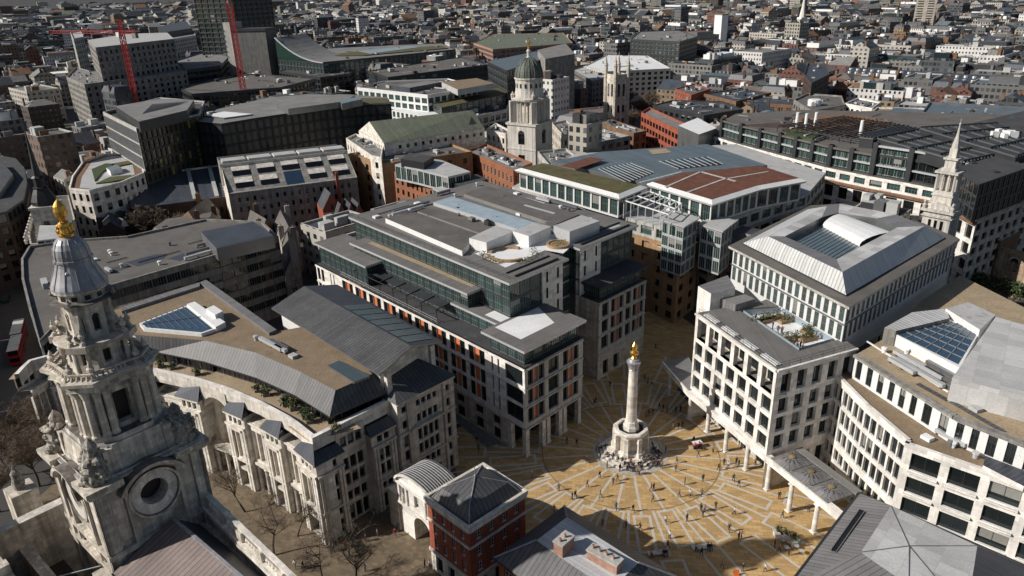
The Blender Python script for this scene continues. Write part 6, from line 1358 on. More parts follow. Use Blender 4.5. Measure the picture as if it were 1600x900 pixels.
t = bld('stone_parapet_block', 'plain pale stone block under the gable of the green copper roof', [(541, 219), (556, 212), (600, 224), (596, 250), (580, 246)], 26, 'building', 'stone_pale', 'roof_grey', 5, 4, 'dark', .3, un=3); t.done()
t = bld('brown_brick_block', 'tall brown brick block with few windows and one sunlit corner strip', [(546, 243), (582, 254), (614, 257), (738, 240), (700, 226), (590, 236)], 24, 'building', 'brick_tan', 'roof_membrane', 7, 4, 'dark', .25, un=5); 
for x in (606, 547): c = at(x, 256 if x > 600 else 244, 24).xy; m_ = MB(); m_.box(c, 4.6, 3.5, 0, 24.6, 'brick_tan', .2); t.one('stair_pier', m_)
t.done()
t = bld('orange_brick_block', 'orange brick block topped with a teal glass storey and black roof plant', [(616, 272), (641, 280), (700, 302), (752, 284), (690, 258)], 21, 'office building', 'brick_orange', 'roof_membrane', 3.2, 3.6, 'dark', .42, un=3)
ext(t, [(617, 257), (652, 264), (700, 276), (735, 268), (690, 250), (655, 246)], 21, 26.5, 'steel_pale', 'roof_pale', 'teal_storey', 3, 'green', .85)
ext(t, [(626, 248), (662, 254), (678, 244), (640, 238)], 26, 29, 'black_metal', 'roof_dark', 'black_plant', glass=False); ext(t, [(700, 282), (745, 272), (762, 280), (720, 292)], 21, 24, 'black_metal', 'roof_dark', 'black_plant', glass=False); ext(t, [(676, 294), (722, 284), (738, 291), (700, 305)], 15, 22.5, 'steel_pale', 'roof_pale', 'teal_bay', 3, 'green', .85)
t.done()
t = bld('arched_brick_terrace', 'row of orange-brown brick fronts with round-headed windows left of the planted roofs', [(728, 238), (765, 254), (802, 270), (832, 258), (760, 228)], 22, 'building', 'brick_orange', 'roof_grey', 3, 4.2, 'sash', .42, .2, .8, un=8); t.done()
t = Thing('gothic_gables', 'row of small red and white striped brick gables with steep slate roofs', 'building', at(540, 320, 15))
for i, (x, y, h) in enumerate(((520, 318, 17), (534, 322, 14), (550, 322, 14), (562, 321, 14))):
    c = at(x, y+12, 12).xy; m_ = MB(); w = 2.4 if i else 3.4; e = V2(.9, .43); n = V2(-e.y, e.x); q = [c-e*w, c+e*w, c+e*w+n*9, c-e*w+n*9]
    m_.prism(ccw(q), 0, h-4, 'brick_red'); 
    for s, tt in (((q[0], q[3]), 1), ((q[1], q[2]), -1)): pass
    r0_, r1_ = (q[0]+q[1])/2, (q[2]+q[3])/2; m_.face([(*q[0], h-4), (*q[1], h-4), (*r0_, h+1.5)], 'brick_red'); m_.face([(*q[1], h-4), (*q[2], h-4), (*r1_, h+1.5), (*r0_, h+1.5)], 'slate_dark'); m_.face([(*q[3], h-4), (*q[0], h-4), (*r0_, h+1.5), (*r1_, h+1.5)], 'slate_dark')
    for k in range(3): m_.bar((*(q[0]-n*.05), h-5.5-1.6*k), (*(q[1]-n*.05), h-5.5-1.6*k), .12, .35, 'white_paint')
    m_.face([(*(r0_-e*.5-n*.04), h-4.5), (*(r0_+e*.5-n*.04), h-4.5), (*(r0_+e*.5-n*.04), h-2.6), (*(r0_-e*.5-n*.04), h-2.6)], 'black_metal'); t.one('gable', m_)
m_ = MB(); c = at(523, 320, 12).xy; m_.box(c+V2(1, 4), 1.0, 1.0, 0, 23, 'brick_red', .4); t.one('chimney', m_); t.done(); HAND.append(ccw(L2([(505, 340), (570, 340), (575, 310), (515, 310)], 10)))
# --- stepped concrete block with strip skylights
t = Thing('stepped_concrete_block', 'grey concrete block with two rows of dark strip windows let into a sloping top', 'office building', at(440, 280, 20))
A0, A1 = at(357, 303, 20).xy, at(558, 277, 20).xy; e = (A1-A0).normalized(); n = V2(-e.y, e.x); Lw = (A1-A0).length; HAND.append(ccw([A0, A1, A1+n*30, A0+n*30]))
facade(t, A0, A1, 0, 20, cols_even(Lw, 16, .36, 'dark', 2, Lw-2), [(5, 6.8), (9, 10.8), (13, 14.8), (16.6, 18.2)], 'concrete', .5)
k = lambda s, v: (*(A0+e*s+n*(2+11*v)), 20+7*v)
b = t['slope']; b.face([k(0, 0), k(Lw, 0), k(Lw, 1), k(0, 1)], 'concrete'); b.face([(*A0, 20), (*A1, 20), k(Lw, 0), k(0, 0)], 'concrete')
b.face([(*A1, 20), (*(A1+n*13), 20), k(Lw, 1)], 'concrete'); b.face([(*(A0+n*13), 20), (*A0, 20), k(0, 1)], 'stone_pale'); facade(t, A1, A1+n*30, 0, 20, [], [], 'concrete'); facade(t, A0+n*30, A0, 0, 20, [], [], 'stone_pale')
for r, v in enumerate((.10, .56)):
    for c in range(5):
        s0, s1 = 2+Lw*.19*c+1, 2+Lw*.19*(c+1)-1.4; up_ = Vector((0, 0, 1.3)); m_ = MB()
        if r == 0 and c == 2: m_.face([Vector(k(s0, -.02))+Vector((0, 0, .1)), Vector(k(s1, -.02))+Vector((0, 0, .1)), Vector(k(s1, .5))+Vector((0, 0, .1)), Vector(k(s0, .5))+Vector((0, 0, .1))], 'glass_roof'); t.one('roof_glazing', m_); continue
        f0_, f1_ = Vector(k(s0, v)), Vector(k(s1, v)); m_.face([f0_+Vector((0, 0, .2)), f1_+Vector((0, 0, .2)), f1_+Vector((*(n*2.0), 1.45)), f0_+Vector((*(n*2.0), 1.45))], 'glass_black'); g0_, g1_ = Vector(k(s0-.4, v+.19)), Vector(k(s1+.4, v+.19)); m_.face([f0_+Vector((*(n*2.0), 1.5)), f1_+Vector((*(n*2.0), 1.5)), f1_+Vector((*(n*4.4), 2.8)), f0_+Vector((*(n*4.4), 2.8))], 'stone_pale')
        t.one('strip_window', m_)
t['upper'].prism(ccw([A0+n*12.5+e*-.5, A1+n*12.5, A1+n*21, A0+n*21]), 20, 27.6, 'stone_pale', 'roof_grey'); u = ccw([A0+n*14, A1+n*14, A1+n*20, A0+n*20])
for c in range(5): m_ = MB(); q0, q1 = A0+e*(Lw*c/5+.6)+n*14, A0+e*(Lw*(c+1)/5-.4)+n*14; m_.prism(ccw([q0, q1, q1+n*5.5, q0+n*5.5]), 27.6, 28.4, 'stone_pale', 'roof_pale'); t.one('roof_panel', m_)
t['back'].prism(ccw([A0+n*21, A1+n*21, A1+n*30, A0+n*30]), 0, 27, 'concrete', 'roof_dark'); t.done()
# --- angular louvred block with gold side
t = Thing('angular_louvred_block', 'angular block with pale louvred left face and dark gold glass right face', 'office building', at(240, 200, 20))
P_ = L2([(161, 177), (213, 203), (312, 180), (320, 160), (250, 154)], 38); 
if (P_[1]-P_[0]).cross(P_[2]-P_[1]) < 0: pass
Lw = (P_[1]-P_[0]).length; facade(t, P_[0], P_[1], 0, 38, [(0.4, Lw-.4, 'louvre')], rows_even(8, 37.4, 6, .06, .96), 'concrete_pale', .2)
Lw = (P_[2]-P_[1]).length; facade(t, P_[1], P_[2], 0, 38, cols_even(Lw, 13, .62, 'gold'), rows_even(2, 37.5, 9, .1, .9), 'steel_dark', .4); facade(t, P_[2], P_[3], 0, 38, cols_even((P_[3]-P_[2]).length, 3, .6, 'gold'), rows_even(2, 37.5, 9, .1, .9), 'steel_dark', .4); facade(t, P_[3], P_[4], 0, 38, [], [], 'concrete'); facade(t, P_[4], P_[0], 0, 38, [], [], 'concrete')
parapet(t, P_, 37.9, 38.6, .5, 'concrete_pale', rm='roof_dark', rz=37.2); HAND.append(ccw(P_))
rp = ccw(L2([(180, 166), (217, 190), (292, 172), (303, 156), (250, 154)], 41.5)); m_ = MB(); m_.prism(rp, 37.5, 41.5, 'steel_dark', 'roof_grey'); o_ = t.one('plant_screen', m_)
q0, q1, q2, q3 = L2([(222, 178), (280, 164), (296, 158), (238, 163)], 41.6)
for i in range(12): m_ = MB(); a_, c_ = q0.lerp(q1, i/12), q3.lerp(q2, i/12); e = (q1-q0).normalized()*1.1; m_.face([(*a_, 41.62), (*(a_+e), 41.62), (*(c_+e), 41.62), (*c_, 41.62)], 'black_metal'); t.one('roof_slat', m_, o_)
t.done()
# --- dark glass curved block with green roof
t = Thing('dark_curved_block', 'long dark glass block with yellow panes on its left end', 'office building', at(450, 190, 20))
P_ = L2([(308, 190), (346, 193), (400, 184), (455, 176), (510, 169), (565, 164), (611, 162), (606, 152), (560, 148), (480, 147), (420, 152), (340, 170)], 36); HAND.append(ccw(P_))
for i in range(6): a_, c_ = P_[i], P_[i+1]; Lw = (c_-a_).length; facade(t, a_, c_, 0, 36, cols_even(Lw, max(2, round(Lw/3.2)), .55, 'gold' if i == 0 else 'dark'), rows_even(2, 35.4, 8, .12, .88), 'steel_dark', .4)
m_ = MB(); m_.prism(ccw(P_), 20, 35.9, 'steel_dark', 'roof_grey'); t.one('roof_body', m_)
for px_, mm, z, nm in (([(552, 163), (610, 160), (604, 153), (565, 153)], 'sedum_green', 36.4, 'planted_roof'), ([(320, 180), (350, 184), (395, 178), (350, 174)], 'roof_white', 36.6, 'white_plant'), ([(430, 160), (530, 147), (555, 148), (540, 158), (450, 170)], 'roof_grey', 38.4, 'roof_plant'), ([(534, 162), (550, 158), (566, 155), (556, 152), (530, 156)], 'glass_roof_pale', 38.6, 'roof_glazing')):
    m_ = MB(); m_.prism(ccw(L2(px_, z)), 35.8, z, 'steel', mm); t.one(nm, m_)
t.done()
# --- curved bank block with ribbon windows
P_ = L2([(436, 373), (165, 452), (100, 500), (63, 537), (46, 486), (35, 440), (34, 408), (46, 388), (110, 378), (200, 372), (322, 345), (410, 349)], 22)
t = Thing('ribbon_window_block', 'wide low block with bands of ribbon windows, brown flat roof and a curved left end', 'office building', at(240, 420, 15)); PC = ccw(P_); HAND.append(PC)
for i in range(len(PC)):
    a_, c_ = PC[i], PC[(i+1) % len(PC)]; Lw = (c_-a_).length; facade(t, a_, c_, 0, 22, cols_even(Lw, max(1, round(Lw/(3.6 if Lw > 14 else 30))), .96, 'band'), rows_even(2.6, 21.6, 5, .3, .86), 'concrete' if Lw > 30 else 'concrete_pale', .3)
parapet(t, PC, 21.95, 22.7, .5, 'concrete', rm='roof_membrane', rz=22.05); units(t, inset(PC, 6), 22.1, 4, 5, 2); clutter(t, L2([(70, 470), (165, 445), (420, 372), (400, 355), (320, 352), (190, 385), (60, 400)], 22.1), 22.07, 14, 3)
ext(t, [(314, 362), (338, 388), (428, 368), (396, 346)], 22, 25.4, 'steel', 'slate_blue', 'roof_storey', glass=False); pbox(t, 'stair_housing', [(62, 435), (72, 433), (75, 442), (66, 444)], 22, 23.4, 'roof_pale', 'roof_pale', True)
for px_ in ([(196, 410), (240, 398), (262, 396), (255, 404), (215, 416)], [(262, 404), (300, 392), (306, 396), (280, 408)]): m_ = MB(); m_.face([(*v, 22.1) for v in ccw(L2(px_, 22.1))], 'slate_blue'); t.one('roof_patch', m_)
t.done()
t = bld('balustraded_block', 'low grey-roofed block edged by white urns below the black spire', [(62, 312), (108, 309), (118, 346), (100, 383), (48, 386), (44, 365)], 21, 'building', 'stone', 'roof_membrane', 4, 4, 'dark', .4, un=2)
for i in range(14): c = at(60-i*1.4, 316+i*5.0, 21).xy; m_ = MB(); m_.lathe(c, [(.4, 21), (.5, 22), (.25, 22.4), (.5, 23), (0, 23.6)], 'stone_pale', 6); t.one('urn', m_)
ext(t, [(62, 352), (88, 352), (92, 372), (58, 376)], 21, 23, 'white_paint', 'roof_pale', 'roof_storey', 2, 'plain'); t.done()
t = Thing('lead_spire_church', 'church tower with a thin black lead spire between street and flat roofs at left', 'church', V2(-136, 206))
c = V2(-135.5, 209); m_ = t['tower']; m_.box(c, 6.5, 6.5, 0, 28, 'stone', .3); m_.box(c, 7.2, 7.2, 27.6, 28.3, 'stone_pale', .3, bot=True); t['lead_dome'].lathe(c, [(3.2, 28.3), (3.4, 29.5), (2.6, 31.5), (1.9, 33), (2.1, 33.4), (1.5, 33.6), (1.4, 36), (1.8, 36.2), (1.2, 36.8)], 'black_metal', 8, False); t['spire'].lathe(c, [(1.2, 36.8), (.7, 41), (.35, 46), (.12, 50), (.05, 52.5), (0, 52.6)], 'steel_dark', 8, False)
for i in range(4): a = PI/2*i+.3; t.win('dark', 1.4, 3, (*(c+V2(math.sin(a), -math.cos(a))*3.28), 21), a)
t.done(); HAND.append(ccw([c+V2(-4, -4), c+V2(4, -4), c+V2(4, 4), c+V2(-4, 4)]))
t = Thing('black_curved_block', 'dark rounded brick and glass block across the street at the left edge', 'office building', at(10, 280, 20))
P_ = [at(x, y, 24).xy for x, y in ((-90, 246), (0, 243), (24, 247), (38, 262), (42, 285), (36, 312), (10, 330), (-90, 352))]; PC = ccw(P_); HAND.append(PC)
for i in range(len(PC)): a_, c_ = PC[i], PC[(i+1) % len(PC)]; Lw = (c_-a_).length; facade(t, a_, c_, 0, 20, cols_even(Lw, max(1, round(Lw/3.5)), .55, 'dark'), rows_even(2, 19.8, 5, .2, .8), 'brick_dark', .4); facade(t, a_, c_, 20, 24, cols_even(Lw, max(1, round(Lw/3.5)), .8, 'dark'), [(20.6, 23.2)], 'steel_dark', .3)
cap(t, PC, 24, 'roof_dark'); ext(t, [(-60, 256), (4, 254), (20, 272), (0, 300), (-60, 310)], 24, 26, 'steel', 'slate', 'roof_storey', glass=False); t.done()
# --- roof garden block and brick court behind
P_ = L2([(108, 297), (113, 278), (130, 254), (160, 244), (216, 238), (226, 272), (190, 287), (140, 300)], 22); t = Thing('roof_garden_block', 'rounded pale stone block with a garden of beds and curved white paths on its roof', 'building', at(160, 275, 15)); PC = ccw(P_); HAND.append(PC)
walls(t, PC, 0, 22, 3.6, 4, 'dark', .45, m='stone_pale'); parapet(t, PC, 21.9, 22.7, .5, 'white_stone', rm='brick_brown', rz=22.0); pi = inset(PC, 3.2); t['garden'].face([(*v, 22.1) for v in pi], 'roof_pale')
for px_, mm in (([(143, 264), (165, 255), (180, 256), (160, 268), (148, 282)], 'hedge'), ([(150, 286), (172, 276), (205, 273), (208, 277), (170, 284)], 'leaf_olive'), ([(172, 256), (205, 250), (210, 254), (180, 260)], 'sedum_green')): m_ = MB(); m_.prism(ccw(L2(px_, 22.6)), 22.1, 22.6, mm); t.one('planting_bed', m_)
pbox(t, 'rooflight', [(166, 262), (182, 257), (190, 262), (172, 267)], 22.1, 24, 'roof_white', 'glass_roof_pale', True); t.done()
t = Thing('slate_court_range', 'long blue slate roof over a shade-darkened brick range behind the bare tree', 'building', at(280, 290, 12))
e0, e1, r0, r1 = at(205, 326, 14).xy, at(364, 306, 14).xy, at(196, 285, 17).xy, at(352, 264, 17).xy; t['roof'].face([(*e0, 14), (*e1, 14), (*r1, 18.5), (*r0, 18.5)], 'slate_blue'); facade(t, e0, e1, 0, 14, cols_even((e1-e0).length, 11, .3, 'dark'), [(3, 5), (8, 10.4)], 'brick_dark', .3); HAND.append(ccw([e0, e1, r1, r0]))  # brick painted dark for the shade its neighbours throw on it
t['wall'].face([(*e1, 0), (*r1, 0), (*r1, 18.5), (*e1, 14)], 'brick_red'); t['parapet'].bar((*r0, 18.6), (*r1, 18.6), .8, .8, 'stone_pale')
for s in (.62, .84): m_ = MB(); c = e0.lerp(e1, s); d = r0.lerp(r1, s); m_.bar((*c, 14.4), (*d, 18.9), 1.4, .8, 'roof_pale'); t.one('party_wall', m_)
t.done()
for i, (px_, z, lab, mm, rm) in enumerate((([(150, 312), (205, 304), (212, 322), (158, 332)], 11, 'dark slate roof with a blue lit strip behind the golden pineapple', 'brick_dark', 'slate_blue'), ([(152, 338), (192, 334), (196, 360), (154, 364)], 10, 'dark house with two small white gabled dormers', 'brick_dark', 'slate_dark'), ([(285, 338), (312, 318), (342, 328), (310, 354)], 12, 'brown brick gabled house with a lit roof slope', 'brick_brown', 'roof_membrane'), ([(232, 368), (255, 352), (345, 338), (340, 352), (250, 380)], 11, 'low brown hipped roof behind the ribbon-windowed block', 'brick_dark', 'roof_membrane'), ([(385, 352), (402, 336), (428, 350), (408, 368)], 13, 'small tan gabled house with chimneys beside the ribbon-windowed block', 'brick_brown', 'roof_membrane'), ([(428, 350), (452, 338), (466, 362), (440, 380)], 13, 'narrow stone house with steep roof left of the orange panelled office', 'stone', 'roof_membrane'), ([(440, 385), (462, 372), (470, 420), (445, 428)], 12, 'plain rendered gable wall house beside the long office', 'concrete', 'roof_membrane'))):
    q = ccw(L2(px_, z)); t = Thing('court_house', lab, 'house', centre(q), 'houses of the small court'); HAND.append(q); walls(t, q, 0, z, 3.4, 3.4, 'sash', .3, m=mm); k = (q[1]-q[0]).length > (q[2]-q[1]).length
    if len(q) == 4: gable(t['roof'], q if k else q[1:]+q[:1], z, 3.6, rm, mm)
    else: ii = hip(t['roof'], q, z, 2.6, 2.2, rm, rm)
    if i == 1:
        for s in (.2, .75): m_ = MB(); c = q[0].lerp(q[1], s) if k else q[1].lerp(q[2], s); d = (centre(q)-c).normalized(); w = V2(-d.y, d.x)*1.5; m_.face([(*(c-w), z), (*(c+w), z), (*c, z+3)], 'white_paint'); m_.face([(*(c+w), z), (*(c+w+d*3), z+2), (*(c+d*3), z+3), (*c, z+3)], 'slate_dark'); m_.face([(*(c-w), z), (*c, z+3), (*(c+d*3), z+3), (*(c-w+d*3), z+2)], 'slate_dark'); t.one('dormer', m_)
    for s in (.12, .9): m_ = MB(); c = q[0].lerp(q[2], s); m_.box(c, 1.6, .8, z-2, z+4.6, mm, .4); m_.lathe(c, [(.18, z+4.6), (.15, z+5.2), (0, z+5.2)], 'brick_pink', 6); t.one('chimney', m_)
    t.done()
# --- far middle: towers, stone telephone-exchange-like block, glass blocks
t = bld('stone_slab_block', 'broad lower part of a grey stone office block in front of the red crane', [(104, 122), (132, 134), (292, 113), (285, 101), (140, 112), (120, 107)], 33, 'office building', 'concrete', 'roof_grey', 4.6, 3.6, 'dark', .4, un=6, cap_=100); 
p = ccw(L2([(138, 66), (150, 78), (272, 64), (262, 54), (200, 56)], 52)); walls(t, p, 32, 52, 4.6, 4.2, 'dark', .42, m='concrete', part='tower'); m_ = MB(); m_.prism(inset(p, -.01), 51.9, 53.5, 'concrete', 'roof_pale'); t.one('tower_top', m_); t.done()
t = bld('white_slab_tower', 'narrow white slab tower left of the grey stone block', [(110, 52), (115, 62), (131, 59), (126, 49)], 50, 'tower', 'concrete_pale', 'roof_pale', 5, 4, 'dark', .4, un=0, cap_=60); t.done()
t = bld('white_plant_block', 'grey and white block with a dark barrel top right of the stone block', [(248, 52), (262, 64), (306, 56), (296, 40)], 36, 'office building', 'concrete_pale', 'roof_grey', 5, 4, 'dark', .5, un=1, cap_=60); ext(t, [(246, 42), (258, 50), (300, 44), (290, 32)], 36, 42, 'steel_dark', 'slate_dark', 'dark_top', glass=False); t.done()
t = bld('black_glass_block', 'black glass block with pale ribbed side right of the red crane mast', [(274, 96), (282, 112), (345, 104), (360, 88), (320, 82)], 30, 'office building', 'steel_dark', 'roof_grey', 5, 4, 'dark', .85, un=3, cap_=60); t.done()
t = Thing('dark_tower', 'tall dark unfinished tower with bare floors rising past the top of the picture', 'tower', at(370, 120, 0)); p = ccw([V2(-274, 700), V2(-238, 690), V2(-214, 730), V2(-254, 745)]); HAND.append(p)
walls(t, p, 0, 118, 6, 4, 'green', .8, .15, .9, 'steel_dark', .6); cap(t, p, 118, 'roof_dark'); t.cap = 100
t.done()
t = Thing('concrete_core', 'pale grey concrete lift core wrapped by a red crane, in front of the dark tower', 'tower', at(405, 118, 10)); c = at(405, 118, 18).xy; p = [c+V2(-15, -5), c+V2(13, -9), c+V2(17, 6), c+V2(-11, 10)]; HAND.append(ccw(p)); b = t['core']; b.prism(ccw(p), 0, 53, 'concrete_dark', 'roof_dark'); b.prism(ccw([p[0]+V2(-7, 2), p[0]+V2(-.2, 0), p[3]+V2(-.2, 0), p[3]+V2(-7, 2)]), 0, 60, 'concrete_pale', 'roof_dark')  # sun on the left strip, shade on the front put into two concretes
for k in range(14): t['floor_slab'].prism(ccw([p[0]+V2(-8.2, 1), p[0]+V2(-7, 2), p[3]+V2(-7, 2), p[3]+V2(-8.2, 3)]), 4*k+2, 4*k+2.6, 'concrete_pale')
t['edge_cap'].prism(ccw([v+V2(0, 0) for v in inset(ccw(p), -.6)]), 53, 55, 'steel_dark', 'roof_dark', bot=True); t.done()
t = bld('wave_roofed_block', 'wide green glass block with mossy roof and a swooping curved gable at left', [(434, 92), (505, 98), (712, 78), (690, 68), (520, 74)], 32, 'office building', 'steel_dark', 'roof_grey', 4.4, 4, 'green', .75, .1, .9, un=8, par=.5, cap_=100)
a_, c_ = L2([(434, 92), (505, 98)], 32); m_ = MB(); K = 10
for i in range(K):
    f = lambda s: 32+16*(1-s)**2.2; s0, s1 = i/K, (i+1)/K; m_.face([(*a_.lerp(c_, s0), 31.9), (*a_.lerp(c_, s1), 31.9), (*a_.lerp(c_, s1), f(s1)), (*a_.lerp(c_, s0), f(s0))], 'glass_green'); d = V2(12, 50); m_.face([(*a_.lerp(c_, s0), f(s0)), (*a_.lerp(c_, s1), f(s1)), (*(a_.lerp(c_, s1)+d), f(s1)), (*(a_.lerp(c_, s0)+d), f(s0))], 'roof_grey'); m_.bar((*a_.lerp(c_, s0), f(s0)), (*a_.lerp(c_, s1), f(s1)), 1, .8, 'steel_pale')
t.one('swooping_gable', m_)
for px_, mm in (([(490, 88), (560, 80), (690, 71), (700, 75), (570, 86)], 'sedum_green'), ([(560, 80), (640, 72), (655, 74), (580, 84)], 'glass_roof_pale')): m_ = MB(); m_.prism(ccw(L2(px_, 32.8)), 31.9, 32.8+(.2 if mm != 'sedum_green' else 0), mm); t.one('roof_area', m_)
t.done()
for px_, z, nm, lab, mm, rm, st in (([(283, 140), (300, 148), (438, 138), (492, 124), (400, 116), (330, 126)], 26, 'flat_brown_block', 'dark glass block with a brown flat roof above the long dark curved block', 'steel_dark', 'roof_membrane', 'dark'), ([(436, 112), (500, 122), (545, 116), (560, 106), (470, 102)], 24, 'flat_dark_block', 'low black block with dark roof in front of the swooping gable', 'steel_dark', 'roof_dark', 'dark'), ([(558, 138), (668, 150), (746, 136), (700, 124), (600, 128)], 32, 'terraced_teal_block', 'white block with teal glass top storey and brown roof left of the domed tower', 'white_paint', 'roof_membrane', 'curtain'), ([(575, 112), (606, 122), (762, 102), (720, 90)], 31, 'white_cornered_block', 'long grey-roofed block with a small white glazed corner', 'steel_dark', 'roof_membrane', 'curtain'), ([(690, 196), (792, 172), (796, 158), (745, 150), (670, 178)], 22, 'terraced_stone_block', 'pale concrete block with long window slots just left of the domed tower', 'concrete_pale', 'roof_dark', 'dark'), ([(740, 68), (770, 78), (895, 68), (880, 52), (770, 54)], 26, 'green_roofed_block', 'glass block with green metal roof and orange end pier', 'brick_pink', 'copper_green', 'green')):
    t = bld(nm, lab, px_, z, 'office building', mm, rm, 5, 3.8, st, .75, .15, .85, un=7, par=.6, cap_=70, big=5); 
    if nm == 'terraced_teal_block': ext(t, [(690, 128), (745, 122), (772, 130), (715, 140)], 32, 35, 'roof_pale', 'gravel', 'roof_storey', glass=False); ext(t, [(612, 172), (690, 186), (700, 176), (640, 164)], 10, 24, 'white_paint', 'roof_white', 'white_terrace', 4, 'curtain', .6); ext(t, [(618, 134), (668, 126), (690, 128), (640, 137)], 32, 34.5, 'slate_blue', 'roof_grey', 'roof_storey', glass=False)
    if nm == 'terraced_stone_block': ext(t, [(690, 168), (785, 148), (800, 140), (740, 134), (672, 160)], 22, 28, 'steel_dark', 'sedum_green', 'dark_terrace', 5, 'green', .8)
    t.done()
t = Thing('blank_grey_block', 'big blank grey concrete end wall with a glass barrel roof behind the domed tower', 'building', at(870, 150, 10)); p = ccw(L2([(840, 78), (852, 92), (898, 84), (884, 68)], 44)); HAND.append(p); t['wall'].prism(p, 0, 44, 'concrete', 'roof_grey'); q = ccw(L2([(762, 96), (792, 110), (848, 92), (838, 80)], 40)); walls(t, q, 0, 40, 5, 4, 'green', .8, m='steel_dark'); cap(t, q, 40, 'metal_bluegrey'); HAND.append(q); t.done()
# church tower with pinnacles
c = V2(59, 405); t = Thing('pinnacled_church_tower', 'square grey stone church tower with four tall corner pinnacles among bare trees', 'church tower', c); sa_ = .5; ax = V2(math.cos(sa_), math.sin(sa_)); ay = V2(-ax.y, ax.x); q = [c+ax*x*4.2+ay*y*4.2 for x, y in ((-1, -1), (1, -1), (1, 1), (-1, 1))]; HAND.append(q)
for i in range(4): facade(t, q[i], q[(i+1) % 4], 0, 36.5, [(1.8, 3.4, 'dark'), (5, 6.6, 'dark')], [(12, 15), (18, 22), (26.5, 33)], 'stone_old', .5)
parapet(t, q, 36.5, 38, .5, 'stone_old', rm='lead_roof')
for p in q: m_ = MB(); m_.lathe(p, [(1.1, 0), (1.05, 36), (1.2, 36.5), (1.0, 37.5), (.95, 42), (1.15, 42.4), (.8, 43), (.2, 47), (0, 49)], 'stone', 8, False); t.one('pinnacle', m_)
t.done(); t = bld('church_nave', 'battlemented stone nave beside the pinnacled church tower', [(880, 175), (950, 168), (955, 180), (885, 188)], 16, 'church', 'stone_old', 'lead_roof', 4, 6, 'dark', .4, un=0, cap_=40); t.done()
for px_, z, nm, lab, mm, rm, st in (([(914, 104), (945, 113), (1048, 108), (1012, 88), (948, 87)], 22, 'white_roofed_shed', 'large building with bright white sheet roof behind the pinnacled tower', 'concrete_pale', 'roof_white', 'dark'), ([(895, 110), (925, 128), (952, 122), (945, 106), (915, 104)], 20, 'grey_sheet_building', 'grey sheet-roofed building left of the pinnacled tower', 'concrete_dark', 'roof_pale', 'dark'), ([(985, 62), (1062, 66), (1090, 58), (1060, 48), (1000, 50)], 34, 'blue_glass_block', 'blue-green glass block with white frame beyond the white roof', 'steel_dark', 'roof_grey', 'green'), ([(1055, 140), (1080, 150), (1110, 140), (1085, 132)], 20, 'red_striped_block', 'red and white striped brick block near the brick dome-shaped houses', 'brick_red', 'roof_membrane', 'sash'), ([(1100, 148), (1150, 160), (1205, 146), (1160, 138)], 19, 'blue_slate_block', 'block with blue-black slate roofs right of the red striped block', 'brick_brown', 'slate_blue', 'sash'), ([(1150, 160), (1240, 166), (1245, 156), (1175, 146)], 18, 'long_dark_roofed_block', 'long low block with dark roof and pale gable', 'brick_brown', 'slate_blue', 'sash'), ([(1020, 166), (1100, 182), (1160, 172), (1130, 160), (1050, 158)], 22, 'black_roofed_block', 'wide black-roofed block behind the red framed building', 'steel_dark', 'roof_dark', 'dark'), ([(880, 208), (935, 224), (985, 214), (930, 200)], 20, 'grey_flat_block', 'grey flat-roofed block with pale plant below the bare trees', 'concrete', 'roof_pale', 'dark'), ([(930, 192), (990, 210), (1010, 206), (955, 188)], 18, 'rooflit_block', 'low block of small grey roofs beside the red framed building', 'brick_brown', 'roof_grey', 'dark')):
    t = bld(nm, lab, px_, z, 'building', mm, rm, 4.5, 3.6, st, .55, un=5, par=.6, cap_=50, big=4); t.done()
t = bld('red_framed_block', 'red steel framed building with a grey roof strip and bright white plant box', [(1002, 178), (1060, 206), (1080, 200), (1015, 170)], 22, 'building', 'brick_red', 'roof_grey', 4, 4, 'dark', .72, un=0, cap_=40); ext(t, [(1060, 196), (1092, 210), (1120, 200), (1090, 184)], 14, 27, 'steel', 'roof_white', 'white_box', glass=False); t.done()
t = bld('pale_arcaded_block', 'cream block with square windows and a blue-grey roof beyond the brown trellised roof', [(1352, 186), (1402, 200), (1452, 188), (1465, 172), (1370, 170)], 22, 'office building', 'stone_pale', 'gravel', 5, 4, 'green', .5, un=2, cap_=60); ext(t, [(1392, 178), (1450, 184), (1452, 172), (1395, 168)], 22, 26, 'glass_cool', 'metal_bluegrey', 'glass_storey', glass=False); t.done()
t = bld('white_arched_block', 'white block with small dark windows left of the cream block', [(1320, 164), (1362, 172), (1376, 162), (1340, 155)], 22, 'building', 'white_stone', 'roof_grey', 4, 3.6, 'dark', .5, un=2, cap_=60); t.done()
t = bld('round_grey_hall', 'pale grey building with a white round stair tower', [(1240, 158), (1268, 176), (1320, 166), (1315, 152), (1262, 148)], 22, 'building', 'concrete', 'roof_membrane', 5, 4, 'dark', .5, un=3, cap_=50); c = at(1272, 165, 22).xy; m_ = MB(); m_.lathe(c, [(3.2, 0), (3.2, 25), (2.8, 25.2), (0, 25.2)], 'roof_white', 14); t.one('stair_tower', m_); t.done()
t = bld('green_metal_roof', 'very wide low blue-green metal roof at the right edge', [(1440, 178), (1640, 206), (1640, 172), (1452, 162)], 26, 'building', 'steel', 'metal_bluegrey', 6, 4, 'dark', .6, un=3, cap_=40); t.done()
t = bld('dark_rooftop_block', 'black tiered block at the middle right with stepped brick side', [(1256, 118), (1268, 132), (1296, 118), (1290, 102), (1262, 100)], 28, 'building', 'brick_dark', 'slate_blue', 4, 3.4, 'sash', .5, un=2, cap_=60); t.done()
t = Thing('market_hall', 'long blue-grey market hall roof dotted with rows of white dormers', 'market hall', at(1420, 125, 10))
